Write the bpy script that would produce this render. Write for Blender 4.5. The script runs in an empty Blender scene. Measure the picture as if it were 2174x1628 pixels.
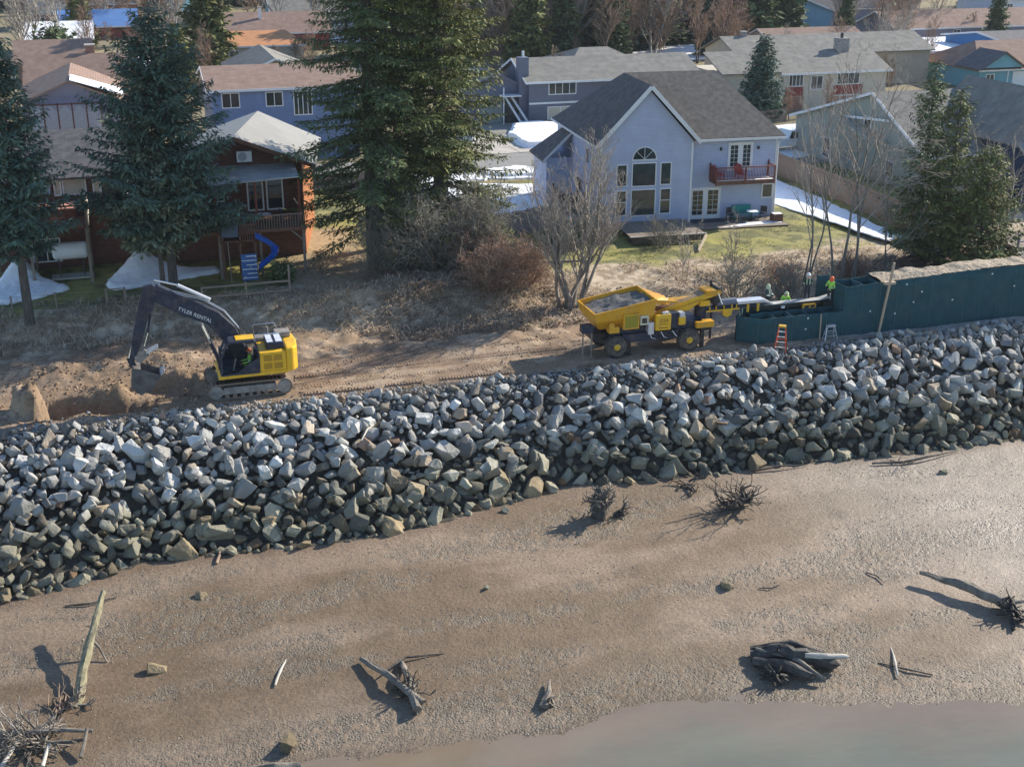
import bpy, bmesh, math, random
import numpy as np
from mathutils import Vector, Matrix, noise as mnoise
R = math.radians; PI = math.pi
S = bpy.context.scene
# ---------- camera, sky, sun, exposure ----------
CAMH, PITCH, YAW = 24.0, 20.8, 17.0
cd = bpy.data.cameras.new('camera'); cam = bpy.data.objects.new('camera', cd); S.collection.objects.link(cam)
cam.location = (0, 0, CAMH); cam.rotation_euler = (R(90 - PITCH), 0, R(-YAW))
cd.sensor_width = 36; cd.lens = 36 * 2700 / 2174.; cd.clip_end = 3000; cd.clip_start = .5
S.camera = cam
SUN_AZ, SUN_EL = (0.943, 0.333), 28.5          # direction towards the sun on the ground, and its height
W = bpy.data.worlds.new('World'); S.world = W; W.use_nodes = True
nt = W.node_tree; bg = nt.nodes['Background']
sky = nt.nodes.new('ShaderNodeTexSky'); sky.sky_type = 'NISHITA'; sky.sun_disc = False
sky.sun_elevation = R(SUN_EL); sky.sun_rotation = math.atan2(SUN_AZ[0], SUN_AZ[1])
sky.air_density = 1.0; sky.dust_density = .3; sky.ozone_density = 3.0
nt.links.new(sky.outputs[0], bg.inputs[0]); bg.inputs[1].default_value = 0.135
sl = bpy.data.lights.new('sun', 'SUN'); so = bpy.data.objects.new('sun', sl); S.collection.objects.link(so)
sl.energy = 5.0; sl.angle = R(.55); sl.color = (1, .91, .77)
so.rotation_euler = Vector((SUN_AZ[0], SUN_AZ[1], math.tan(R(SUN_EL)))).to_track_quat('Z', 'Y').to_euler()
so.location = (60, 60, 60)
vs = S.view_settings; vs.view_transform = 'Standard'; vs.look = 'None'; vs.gamma = 1; vs.use_curve_mapping = False; vs.exposure = 0.64
# ---------- helpers ----------
C = S.collection
rnd = random.Random(7)
def link(o, parent=None):
    C.objects.link(o)
    if parent: o.parent = parent
    return o
def tag(o, label=None, cat=None, group=None, kind=None):
    if label: o['label'] = label
    if cat: o['category'] = cat
    if group: o['group'] = group
    if kind: o['kind'] = kind
    return o
def thing(name, label, cat, loc=(0, 0, 0), rz=0, group=None):
    o = bpy.data.objects.new(name, None); o.empty_display_size = .3
    o.location = loc; o.rotation_euler = (0, 0, R(rz)); link(o)
    return tag(o, label, cat, group)
def copy_tree(o, parent=None):
    c = o.copy(); link(c, parent)
    for ch in o.children: copy_tree(ch, c)
    return c
def smoothstep(a, b, x):
    t = np.clip((x - a) / (b - a), 0, 1); return t * t * (3 - 2 * t)
class MB:
    def __init__(s): s.v = []; s.f = []
    def add(s, vs_, fs):
        n = len(s.v); s.v += [tuple(p) for p in vs_]; s.f += [tuple(i + n for i in f) for f in fs]; return s
    def box(s, x0, x1, y0, y1, z0, z1, M=None):
        p = [(x, y, z) for z in (z0, z1) for y in (y0, y1) for x in (x0, x1)]
        if M: p = [M @ Vector(q) for q in p]
        return s.add(p, [(0, 2, 3, 1), (4, 5, 7, 6), (0, 1, 5, 4), (2, 6, 7, 3), (0, 4, 6, 2), (1, 3, 7, 5)])
    def bar(s, p, q, w, h=None, up=(0, 0, 1)):
        p = Vector(p); q = Vector(q); h = h or w; d = (q - p).normalized(); up = Vector(up)
        if abs(d.dot(up)) > .99: up = Vector((0, 1, 0))
        a = d.cross(up).normalized() * w / 2; b = a.cross(d).normalized() * h / 2
        pts = [c + i * a + j * b for c in (p, q) for i, j in ((-1, -1), (1, -1), (1, 1), (-1, 1))]
        return s.add(pts, [(0, 1, 2, 3), (7, 6, 5, 4), (0, 4, 5, 1), (1, 5, 6, 2), (2, 6, 7, 3), (3, 7, 4, 0)])
    def tube(s, pts, r, n=6, cap=True):
        pts = [Vector(p) for p in pts]; m = len(pts); rs = r if isinstance(r, (list, tuple)) else [r] * m
        V = []; prev = None
        for i, p in enumerate(pts):
            d = (pts[min(i + 1, m - 1)] - pts[max(i - 1, 0)]).normalized()
            if prev is None: a = d.orthogonal().normalized()
            else:
                a = prev - d * prev.dot(d); a = a.normalized() if a.length > 1e-6 else d.orthogonal().normalized()
            prev = a; b = d.cross(a)
            for k in range(n):
                t = 2 * PI * k / n; V.append(p + (a * math.cos(t) + b * math.sin(t)) * rs[i])
        F = [(i * n + k, i * n + (k + 1) % n, (i + 1) * n + (k + 1) % n, (i + 1) * n + k) for i in range(m - 1) for k in range(n)]
        if cap: F += [tuple(range(n))[::-1], tuple((m - 1) * n + k for k in range(n))]
        return s.add(V, F)
    def prism(s, poly, a0, a1, axis='y'):
        """poly: list of 2D points; extruded from a0 to a1 along axis"""
        n = len(poly)
        def P(p, a): return {'y': (p[0], a, p[1]), 'x': (a, p[0], p[1]), 'z': (p[0], p[1], a)}[axis]
        V = [P(p, a0) for p in poly] + [P(p, a1) for p in poly]
        F = [tuple(range(n)), tuple(range(n, 2 * n))[::-1]] + [(i, i + n, (i + 1) % n + n, (i + 1) % n) for i in range(n)]
        return s.add(V, F)
    def slab(s, poly3, t):
        """polygon in 3D thickened downwards by t"""
        n = len(poly3); V = [tuple(p) for p in poly3] + [(p[0], p[1], p[2] - t) for p in poly3]
        F = [tuple(range(n)), tuple(range(n, 2 * n))[::-1]] + [(i, i + n, (i + 1) % n + n, (i + 1) % n) for i in range(n)]
        return s.add(V, F)
    def cyl(s, c, r, h, n=16, axis='z', r2=None):
        c = Vector(c); d = {'x': Vector((1, 0, 0)), 'y': Vector((0, 1, 0)), 'z': Vector((0, 0, 1))}[axis]
        return s.tube([c - d * h / 2, c + d * h / 2], [r, r if r2 is None else r2], n)
    def lathe(s, prof, n=16, axis='z', c=(0, 0, 0)):
        m = len(prof); V = []
        for r_, a in prof:
            for k in range(n):
                t = 2 * PI * k / n; x, y = r_ * math.cos(t), r_ * math.sin(t)
                q = {'z': (x, y, a), 'y': (x, a, y), 'x': (a, x, y)}[axis]; V.append((q[0] + c[0], q[1] + c[1], q[2] + c[2]))
        F = [(i * n + k, i * n + (k + 1) % n, (i + 1) * n + (k + 1) % n, (i + 1) * n + k) for i in range(m - 1) for k in range(n)]
        F += [tuple(range(n)), tuple((m - 1) * n + k for k in range(n))]
        return s.add(V, F)
    def mesh(s, name, mat, smooth=False, fix=True):
        me = bpy.data.meshes.new(name); me.from_pydata(s.v, [], s.f)
        if fix:
            bm = bmesh.new(); bm.from_mesh(me); bmesh.ops.recalc_face_normals(bm, faces=bm.faces); bm.to_mesh(me); bm.free()
        if smooth: me.shade_smooth()
        me.materials.append(mat); return me
    def build(s, name, mat, parent=None, smooth=False, loc=None, rot=None, bevel=0, label=None, fix=True):
        o = bpy.data.objects.new(name, s.mesh(name, mat, smooth, fix)); link(o, parent)
        if loc: o.location = loc
        if rot: o.rotation_euler = rot
        if label: o['label'] = label
        if bevel:
            b = o.modifiers.new('bevel', 'BEVEL'); b.width = bevel; b.segments = 2; b.limit_method = 'ANGLE'; b.angle_limit = R(40)
        return o
def inst(name, me, parent=None, loc=(0, 0, 0), rot=(0, 0, 0), sc=(1, 1, 1)):
    o = bpy.data.objects.new(name, me); link(o, parent); o.location = loc; o.rotation_euler = rot; o.scale = sc; return o
def npmesh(name, v, f, mat, attr=None, smooth=False, col=None):
    """v (n,3), f (m,3|4) numpy arrays -> mesh; attr: dict name -> per-vertex floats; col: (n,3) colours"""
    me = bpy.data.meshes.new(name); k = f.shape[1]; n, m = len(v), len(f)
    me.vertices.add(n); me.vertices.foreach_set('co', v.astype('f').ravel())
    me.loops.add(m * k); me.loops.foreach_set('vertex_index', f.astype('i').ravel())
    me.polygons.add(m); me.polygons.foreach_set('loop_start', np.arange(0, m * k, k, dtype='i')); me.polygons.foreach_set('loop_total', np.full(m, k, 'i'))
    if smooth: me.polygons.foreach_set('use_smooth', np.ones(m, bool))
    me.update(calc_edges=True)
    for a, d in (attr or {}).items():
        at_ = me.attributes.new(a, 'FLOAT', 'POINT'); at_.data.foreach_set('value', np.asarray(d, 'f'))
    if col is not None:
        at_ = me.color_attributes.new('col', 'FLOAT_COLOR', 'POINT'); at_.data.foreach_set('color', np.c_[col, np.ones(n)].astype('f').ravel())
    me.materials.append(mat); return me
# ---------- materials ----------
def mat(name, col, rough=.7, var=.15, scale=3., bump=0., bscale=None, metal=0, col2=None, attr=None, spec=.4, detail=6, stretch=None, wave=None, coat=0, lo=.35, hi=.65, trans=0):
    m = bpy.data.materials.new(name); m.use_nodes = True; n = m.node_tree.nodes; L = m.node_tree.links
    b = n['Principled BSDF']; b.inputs['Roughness'].default_value = rough; b.inputs['Metallic'].default_value = metal
    b.inputs['Specular IOR Level'].default_value = spec
    if coat: b.inputs['Coat Weight'].default_value = coat
    tc = n.new('ShaderNodeTexCoord'); mp = n.new('ShaderNodeMapping'); L.new(tc.outputs['Object'], mp.inputs[0])
    if stretch: mp.inputs['Scale'].default_value = stretch
    nz = n.new('ShaderNodeTexNoise'); nz.inputs['Scale'].default_value = scale; nz.inputs['Detail'].default_value = detail; nz.inputs['Roughness'].default_value = .6
    L.new(mp.outputs[0], nz.inputs['Vector'])
    rp = n.new('ShaderNodeMapRange'); rp.inputs[1].default_value = lo; rp.inputs[2].default_value = hi; L.new(nz.outputs[0], rp.inputs[0])
    mx = n.new('ShaderNodeMix'); mx.data_type = 'RGBA'; L.new(rp.outputs[0], mx.inputs[0])
    c = Vector(col); c2 = Vector(col2) if col2 else c * (1 + var); c1 = c if col2 else c * (1 - var)
    mx.inputs[6].default_value = (*c1, 1); mx.inputs[7].default_value = (*c2, 1); out = mx.outputs[2]
    if attr:
        va = n.new('ShaderNodeAttribute'); va.attribute_name = attr; mm = n.new('ShaderNodeMix'); mm.data_type = 'RGBA'; mm.blend_type = 'MULTIPLY'; mm.inputs[0].default_value = 1
        L.new(out, mm.inputs[6]); L.new(va.outputs['Color'], mm.inputs[7]); out = mm.outputs[2]
    hsrc = None
    if wave:   # (axis, scale, depth): regular courses (siding, shingles)
        wv = n.new('ShaderNodeTexWave'); wv.wave_type = 'BANDS'; wv.wave_profile = 'SAW'; wv.bands_direction = wave[0]; wv.inputs['Scale'].default_value = wave[1]
        wv.inputs['Distortion'].default_value = wave[3] if len(wave) > 3 else 0
        L.new(tc.outputs['Object'], wv.inputs['Vector'])
        bw = n.new('ShaderNodeBump'); bw.inputs['Strength'].default_value = 1; bw.inputs['Distance'].default_value = wave[2]; L.new(wv.outputs['Fac'], bw.inputs['Height']); hsrc = bw.outputs[0]; L.new(hsrc, b.inputs['Normal'])
        if len(wave) > 4:
            r2 = n.new('ShaderNodeMapRange'); r2.inputs[1].default_value = 0; r2.inputs[2].default_value = .25; r2.inputs[3].default_value = wave[4]; r2.inputs[4].default_value = 1
            L.new(wv.outputs['Fac'], r2.inputs[0]); mv = n.new('ShaderNodeVectorMath'); mv.operation = 'SCALE'; L.new(out, mv.inputs[0]); L.new(r2.outputs[0], mv.inputs['Scale']); out = mv.outputs[0]
    L.new(out, b.inputs['Base Color'])
    if bump:
        nb = n.new('ShaderNodeTexNoise'); nb.inputs['Scale'].default_value = bscale or scale * 4; nb.inputs['Detail'].default_value = 5; L.new(mp.outputs[0], nb.inputs['Vector'])
        bp = n.new('ShaderNodeBump'); bp.inputs['Strength'].default_value = 1; bp.inputs['Distance'].default_value = bump; L.new(nb.outputs[0], bp.inputs['Height'])
        if hsrc: L.new(hsrc, bp.inputs['Normal'])
        L.new(bp.outputs[0], b.inputs['Normal'])
    return m
def dirty(m, col=(.20, .14, .09), amt=.7, scale=3., lo=.5, hi=.72):
    n = m.node_tree.nodes; L = m.node_tree.links; b = n['Principled BSDF']; src = b.inputs['Base Color'].links[0].from_socket
    tc = n.new('ShaderNodeTexCoord'); nz = n.new('ShaderNodeTexNoise'); nz.inputs['Scale'].default_value = scale; nz.inputs['Detail'].default_value = 9; nz.inputs['Roughness'].default_value = .7; L.new(tc.outputs['Object'], nz.inputs['Vector'])
    mr = n.new('ShaderNodeMapRange'); mr.inputs[1].default_value = lo; mr.inputs[2].default_value = hi; mr.inputs[4].default_value = amt; L.new(nz.outputs[0], mr.inputs[0])
    mx = n.new('ShaderNodeMix'); mx.data_type = 'RGBA'; L.new(mr.outputs[0], mx.inputs[0]); L.new(src, mx.inputs[6]); mx.inputs[7].default_value = (*col, 1); L.new(mx.outputs[2], b.inputs['Base Color']); return m
def glass(name, col=(.03, .04, .045), rough=.06):
    m = mat(name, col, rough, .5, .6, spec=1.0, bump=0); return m
# ---------- numpy value noise ----------
_rs = np.random.RandomState(3); _tab = _rs.rand(256, 256)
def vnoise(x, y):
    xi = np.floor(x).astype(int); yi = np.floor(y).astype(int); fx = x - xi; fy = y - yi
    fx = fx * fx * (3 - 2 * fx); fy = fy * fy * (3 - 2 * fy)
    g = lambda i, j: _tab[(xi + i) & 255, (yi + j) & 255]
    return (g(0, 0) * (1 - fx) + g(1, 0) * fx) * (1 - fy) + (g(0, 1) * (1 - fx) + g(1, 1) * fx) * fy
def fbm(x, y, o=4):
    s = 0; a = .5; t = 0
    for k in range(o): s = s + a * vnoise(x + 17.3 * k, y - 9.1 * k); t += a; a *= .5; x = x * 2.03; y = y * 2.03
    return s / t
# ---------- terrain ----------
TOE_U = [-40, -7, -4, -1, 3, 7.4, 12, 17, 20, 22.4, 27.5, 33, 37, 41, 46, 90]
TOE_V = [51, 52.1, 52.7, 54, 53.7, 53.3, 53.7, 55.1, 56.2, 55.6, 55.1, 55.0, 54.6, 54.2, 54.3, 54.6]
WAT_U = [-40, -7, 2.5, 8.2, 13.2, 15.5, 17.6, 19.5, 21.3, 25.5, 31.3, 60]
WAT_V = [37, 37.6, 38.4, 38.0, 37.4, 37.9, 38.1, 37.9, 37.2, 35.7, 34.1, 31]
def toe(u): return np.interp(u, TOE_U, TOE_V)
def wat(u): return np.interp(u, WAT_U, WAT_V)
WATER_Z = -5.0
def box_mask(u, v, u0, u1, v0, v1, s=.3):
    return smoothstep(u0 - s, u0 + s, u) * (1 - smoothstep(u1 - s, u1 + s, u)) * smoothstep(v0 - s, v0 + s, v) * (1 - smoothstep(v1 - s, v1 + s, v))
def ground(u, v):
    u = np.asarray(u, float); v = np.asarray(v, float)
    n1 = fbm(u * .25, v * .25, 5) - .5; n2 = fbm(u * 1.3 + 40, v * 1.3, 4) - .5; n3 = fbm(u * 4 + 9, v * 4, 3) - .5
    t = toe(u); w = wat(u) + n1 * 1.2
    # mud flat falling to the water
    fl = (v - w) / np.maximum(t - w, 1); z = WATER_Z + np.clip(fl, -1.5, 1) * .85 + n1 * .12 * (fl > 0) + n2 * .05 + n3 * .02
    # rock slope underlay
    s = np.clip((v - t - .2) / (60.4 - t - .2), 0, 1); zr = -4.35 + s * 4.1
    z = np.where(v > t, np.maximum(z * (1 - np.clip((v - t) * 2, 0, 1)) + zr * np.clip((v - t) * 2, 0, 1), -4.6), z)
    # working bench
    zb = n2 * .16 + n3 * .07 + n1 * .15
    # ruts along the track
    rut = np.exp(-((v - 64.2 - .02 * u) / .28) ** 2) + np.exp(-((v - 62.0 + .01 * u) / .28) ** 2) + .7 * np.exp(-((v - 65.6) / .3) ** 2)
    zb = zb * (1 - .6 * box_mask(u, v, 5, 30, 61.5, 66.5, 1)); zb = zb - rut * .13 * box_mask(u, v, 7, 25, 60, 68, 1)
    cleat = 0 * np.sin(u * 2 * PI / .22) * (rut > .5) * box_mask(u, v, 7.5, 24, 60, 68, .5); zb = zb + cleat
    k = smoothstep(60.2, 60.9, v); z = z * (1 - k) + zb * k
    # bank up to the yards
    b0 = np.interp(u, [-20, 0, 8, 12, 16, 22, 26, 30, 40, 60], [73, 74, 73, 71.6, 70.6, 69.6, 71, 70.5, 69, 68.5])
    b1 = np.interp(u, [-20, 0, 8, 12, 16, 22, 26, 30, 40, 60], [77.5, 78, 77, 75.5, 74.5, 73.5, 75.5, 76, 75.5, 75])
    yard = 1.0 + .25 * smoothstep(80, 92, v) + n1 * .15 * (1 - smoothstep(95, 100, v)) + .75 * np.exp(-((u - 17) / 6.) ** 2 - ((v - 75) / 3.) ** 2)
    k = smoothstep(0, 1, (v + n1 * 2.5 - b0) / (b1 - b0)); z = z * (1 - k) + yard * k
    z = z + np.where((v > 66) & (v < b1), n2 * .35 * smoothstep(66, 68.5, v) * (1 - k), 0)
    # dirt heaps behind the digger
    z = z + .8 * np.exp(-((u - 1.5) / 2.5) ** 2 - ((v - 68.5) / 1.2) ** 2) + .55 * np.exp(-((u + 4.5) / 3) ** 2 - ((v - 69) / 1.3) ** 2)
    # pit dug by the excavator with steep walls, spoil rim at its left
    pn = n2 * .5 + n3 * .3
    pit = box_mask(u + pn, v + pn * .7, -5.2, .2, 62.4, 64.9, .22); z = z - 1.5 * pit
    pit2 = box_mask(u + pn, v + pn, -1.2, 2.6, 64.0, 66.6, .35); z = z - .75 * pit2 * (1 - pit)
    rim = box_mask(u + pn, v + pn, -6.5, -5.0, 62.7, 64.6, .18) * 1.15 + np.exp(-((u + 3.4) / .6) ** 2 - ((v - 62.1) / .45) ** 2) * .25
    rim = rim + .55 * np.exp(-((u + 1.5) / 1.6) ** 2 - ((v - 65.6) / .5) ** 2) + .7 * np.exp(-((u - 2.2) / .8) ** 2 - ((v - 66) / .8) ** 2)
    z = z + rim * (1 + n2 * .8 + n3) * (1 - .6 * pit)
    z = np.where(v > 100, 1.25 * smoothstep(100, 104, v) + z * (1 - smoothstep(100, 104, v)), z)
    z = z - .25 * box_mask(u, v, 33.6, 62, 62.0, 66, .2) * smoothstep(0, 1, z) 
    return z
def gz(u, v): return float(ground(np.array([u]), np.array([v]))[0])
def grid(us, vs):
    U, V = np.meshgrid(us, vs); n, m = len(vs), len(us)
    i = np.arange(n * m).reshape(n, m); F = np.stack([i[:-1, :-1], i[:-1, 1:], i[1:, 1:], i[1:, :-1]], -1).reshape(-1, 4)
    return U.ravel(), V.ravel(), F
def lerp3(a, b, t): return a * (1 - t[:, None]) + b * t[:, None]
def col3(*c): return np.array(c, float)[None, :]
# ground colours (true surface colours by where mud, gravel, dirt, dead grass, moss and turf lie)
def mud_colour(u, v):
    n1 = fbm(u * .18 + 3, v * .5, 5); n2 = fbm(u * .9, v * 1.6 + 5, 4); nf = fbm(u * 5, v * 5, 3)
    c = lerp3(col3(.190, .134, .084), col3(.280, .208, .146), smoothstep(.36, .64, n1))
    grav = smoothstep(.5, .62, fbm(u * .16 + 8, v * .55 + 2, 4)) * smoothstep(.35, .6, nf)
    shore = np.exp(-((v - wat(u) - 1.3) / 1.5) ** 2) * .8
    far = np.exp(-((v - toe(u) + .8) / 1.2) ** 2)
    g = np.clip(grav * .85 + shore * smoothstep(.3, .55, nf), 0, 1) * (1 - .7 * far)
    c = lerp3(c, col3(.195, .165, .125), g * .85)
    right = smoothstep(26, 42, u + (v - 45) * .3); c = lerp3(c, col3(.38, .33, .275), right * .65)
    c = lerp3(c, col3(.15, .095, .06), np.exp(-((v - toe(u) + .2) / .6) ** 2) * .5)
    wet = np.clip(np.exp(-(np.maximum(v - wat(u), 0) / .5) ** 2), 0, 1); c = c * (1 - .25 * wet[:, None])
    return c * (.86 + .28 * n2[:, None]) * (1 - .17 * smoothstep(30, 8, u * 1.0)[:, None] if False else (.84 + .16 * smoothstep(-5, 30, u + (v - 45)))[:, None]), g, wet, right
us = np.arange(-16, 66, .17)
def ground_mat(name, gravel=False, rough=.9):
    m = bpy.data.materials.new(name); m.use_nodes = True; n = m.node_tree.nodes; L = m.node_tree.links; b = n['Principled BSDF']
    a = n.new('ShaderNodeAttribute'); a.attribute_name = 'col'
    tc = n.new('ShaderNodeTexCoord')
    nz = n.new('ShaderNodeTexNoise'); nz.inputs['Scale'].default_value = 6; nz.inputs['Detail'].default_value = 9; nz.inputs['Roughness'].default_value = .7; L.new(tc.outputs['Object'], nz.inputs['Vector'])
    mr = n.new('ShaderNodeMapRange'); mr.inputs[1].default_value = .3; mr.inputs[2].default_value = .7; mr.inputs[3].default_value = .72; mr.inputs[4].default_value = 1.28; L.new(nz.outputs[0], mr.inputs[0])
    sc = n.new('ShaderNodeVectorMath'); sc.operation = 'SCALE'; L.new(a.outputs['Color'], sc.inputs[0]); L.new(mr.outputs[0], sc.inputs['Scale']); out = sc.outputs[0]
    bp = n.new('ShaderNodeBump'); bp.inputs['Distance'].default_value = .06; L.new(nz.outputs[0], bp.inputs['Height'])
    if gravel:
        vo = n.new('ShaderNodeTexVoronoi'); vo.inputs['Scale'].default_value = 11; vo.inputs['Randomness'].default_value = 1; L.new(tc.outputs['Object'], vo.inputs['Vector'])
        ga = n.new('ShaderNodeAttribute'); ga.attribute_name = 'gravel'
        bw = n.new('ShaderNodeRGBToBW'); L.new(vo.outputs['Color'], bw.inputs[0])
        m2 = n.new('ShaderNodeMapRange'); m2.inputs[3].default_value = .82; m2.inputs[4].default_value = 1.2; L.new(bw.outputs[0], m2.inputs[0])
        s2 = n.new('ShaderNodeVectorMath'); s2.operation = 'SCALE'; L.new(out, s2.inputs[0]); L.new(m2.outputs[0], s2.inputs['Scale'])
        mx = n.new('ShaderNodeMix'); mx.data_type = 'RGBA'; L.new(ga.outputs['Fac'], mx.inputs[0]); L.new(out, mx.inputs[6]); L.new(s2.outputs[0], mx.inputs[7]); out = mx.outputs[2]
        b2 = n.new('ShaderNodeBump'); mu = n.new('ShaderNodeMath'); mu.operation = 'MULTIPLY'; L.new(ga.outputs['Fac'], mu.inputs[0]); mu.inputs[1].default_value = -.05
        iv = n.new('ShaderNodeMath'); iv.operation = 'MULTIPLY'; L.new(vo.outputs['Distance'], iv.inputs[0]); L.new(ga.outputs['Fac'], iv.inputs[1])
        b2.invert = True; b2.inputs['Distance'].default_value = .05; L.new(iv.outputs[0], b2.inputs['Height']); L.new(bp.outputs[0], b2.inputs['Normal']); bp = b2
        wa = n.new('ShaderNodeAttribute'); wa.attribute_name = 'wet'
        mr3 = n.new('ShaderNodeMapRange'); mr3.inputs[3].default_value = .62; mr3.inputs[4].default_value = .40; L.new(wa.outputs['Fac'], mr3.inputs[0]); L.new(mr3.outputs[0], b.inputs['Roughness'])
    else: b.inputs['Roughness'].default_value = rough
    L.new(out, b.inputs['Base Color']); L.new(bp.outputs[0], b.inputs['Normal']); b.inputs['Specular IOR Level'].default_value = .35
    return m
# mud flat and river bed
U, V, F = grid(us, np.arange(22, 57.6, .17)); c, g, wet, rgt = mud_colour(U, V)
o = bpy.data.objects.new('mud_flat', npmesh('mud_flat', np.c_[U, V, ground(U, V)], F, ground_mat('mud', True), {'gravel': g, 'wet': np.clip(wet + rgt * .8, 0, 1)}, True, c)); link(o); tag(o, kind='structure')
# working bench, bank, yards
U, V, F = grid(us, np.arange(57.6, 104.2, .17))
def yard_colour(u, v):
    n1 = fbm(u * .3, v * .3, 5); n2 = fbm(u * 1.1 + 4, v * 1.1, 4); n3 = fbm(u * 3.1, v * 3.1, 4)
    dirt = lerp3(col3(.265, .185, .12), col3(.38, .285, .20), smoothstep(.4, .65, n2))
    dirt = lerp3(dirt, col3(.16, .11, .08), smoothstep(.52, .7, n1) * .5)
    dirt = lerp3(dirt, col3(.36, .35, .33), smoothstep(36, 41, u) * .8 * (1 - smoothstep(66, 67, v)))
    dead = lerp3(col3(.32, .245, .165), col3(.50, .41, .30), smoothstep(.4, .6, n3))
    turf = lerp3(col3(.15, .15, .06), col3(.30, .27, .10), smoothstep(.42, .62, n2)); turf = lerp3(turf, col3(.36, .33, .09), smoothstep(.5, .66, n1) * .7)
    b0 = np.interp(u, [-20, 0, 8, 12, 16, 22, 26, 30, 40, 60], [73, 74, 73, 71.6, 70.6, 69.6, 71, 70.5, 69, 68.5])
    k = smoothstep(-1, 1, v - b0 + (n2 - .5) * 5); c = lerp3(dirt, dead, k)
    k2 = smoothstep(76.2, 77.8, v + (n1 - .5) * 5 - np.interp(u, [-10, 8, 14, 24, 34, 45, 60], [1, 1.5, 5, 1.5, -.5, -.6, 6]))
    c = lerp3(c, turf, k2)
    # exposed brown soil faces of the pit
    p = box_mask(u, v, -6, 3, 61.8, 67, .5); c = lerp3(c, col3(.245, .172, .112), p * .8)
    # worn dirt between the left house and the big spruces
    p = box_mask(u, v, 9.5, 15.5, 74, 92, 1); c = lerp3(c, col3(.42, .31, .2), p * .8)
    # mulch bed at the right end by the fence
    p = box_mask(u + n2, v + n2 * 2, 46, 62, 68, 75.5, 1); c = lerp3(c, col3(.09, .05, .035), p * .85)
    return c * (.8 + .4 * n3[:, None])
o = bpy.data.objects.new('earth_ground', npmesh('earth_ground', np.c_[U, V, ground(U, V)], F, ground_mat('earth'), None, True, yard_colour(U, V))); link(o); tag(o, kind='structure')
# wide ground sheet to the horizon (below the fine sheets where they lie over it)
far_m = mat('far_turf', (.19, .16, .09), .95, .3, .06, col2=(.30, .25, .15), bump=.05, bscale=.8)
xs = np.r_[-300, -200, -100, -60, -17, 67, 120, 200, 300, 500]; ys = np.r_[-100, 0, 103.0, 103.95, 150, 200, 300, 400, 600]
U, V, F = grid(xs, ys); Z = np.where(V > 103.5, 1.2, -7.0)

o = bpy.data.objects.new('ground', npmesh('ground', np.c_[U, V, Z], F, far_m, None, False)); link(o); tag(o, kind='structure')
for sx0, sx1 in ((-60, -15.9), (65.9, 200)):       # banks to either side, beyond the frame
    U, V, F = grid(np.linspace(sx0, sx1, 30), np.arange(22, 104.2, .9)); Z = ground(U, V) - .02
    o = bpy.data.objects.new('river_bank', npmesh('river_bank', np.c_[U, V, Z], F, bpy.data.materials['earth'], None, True, lerp3(mud_colour(U, V)[0], yard_colour(U, V), smoothstep(55, 60, V)))); link(o); tag(o, kind='structure')
# water
wm = mat('river_water', (.9, .88, .86), .10, .25, .25, bump=.012, bscale=2.4, spec=.5, col2=(1.08, 1.1, 1.08), attr='col', stretch=(.5, 1.3, 1))
U, V, F = grid(np.r_[-120, -60, np.arange(-14, 50, .4), 120, 200], np.r_[-95, -50, 0, 20, np.arange(26, 42, .3)]); k = smoothstep(0, 4.5, wat(U) - V + (fbm(U * .5, V * .5, 4) - .5) * 3); wcol = lerp3(col3(.215, .165, .120), col3(.165, .17, .13), k)
o = bpy.data.objects.new('river_water', npmesh('river_water', np.c_[U, V, np.full(len(U), WATER_Z)], F, wm, None, False, wcol)); link(o); tag(o, kind='structure')
# ---------- riprap ----------
rip = tag(link(bpy.data.objects.new('riprap_bank', None)), kind='structure')
U, V, F = grid(us, np.arange(52, 61.4, .3)); K = (V > toe(U) - .3)
zz = np.where(K, ground(U, V) + .03, ground(U, V) - .3)
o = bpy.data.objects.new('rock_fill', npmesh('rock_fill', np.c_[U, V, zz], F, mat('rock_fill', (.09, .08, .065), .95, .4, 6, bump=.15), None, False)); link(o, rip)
def rock_mesh(seed, flat=.7, n=9):
    rr = random.Random(seed); bm = bmesh.new(); sx, sy, sz = rr.uniform(.9, 1.4), rr.uniform(.6, .95), rr.uniform(.42, .72) * flat / .7
    planes = []
    for _ in range(n):
        d = Vector((rr.gauss(0, 1), rr.gauss(0, 1), rr.gauss(0, 1))).normalized(); planes.append((d, rr.uniform(.55, .98)))
    bmesh.ops.create_cube(bm, size=1.75)
    for d, k in planes:
        r_ = bmesh.ops.bisect_plane(bm, geom=bm.verts[:] + bm.edges[:] + bm.faces[:], plane_co=d * k, plane_no=d, clear_outer=True)
        ed = [e for e in bm.edges if e.is_boundary]
        if ed: bmesh.ops.contextual_create(bm, geom=ed)
    bmesh.ops.scale(bm, vec=(sx * .62, sy * .62, sz * .62), verts=bm.verts)
    bmesh.ops.bevel(bm, geom=bm.edges[:], offset=.022, segments=1, affect='EDGES')
    bmesh.ops.triangulate(bm, faces=bm.faces[:]); bmesh.ops.subdivide_edges(bm, edges=[e for e in bm.edges if e.calc_length() > .22], cuts=1)
    for v in bm.verts: n_ = mnoise.noise_vector(v.co * 3.1 + Vector((seed, 0, 0))); v.co += n_ * .055 + mnoise.noise_vector(v.co * 7.5 + Vector((0, seed, 0))) * .02
    bmesh.ops.triangulate(bm, faces=bm.faces[:]); bmesh.ops.recalc_face_normals(bm, faces=bm.faces)
    me = bpy.data.meshes.new('rock'); bm.to_mesh(me); bm.free(); return me
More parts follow.
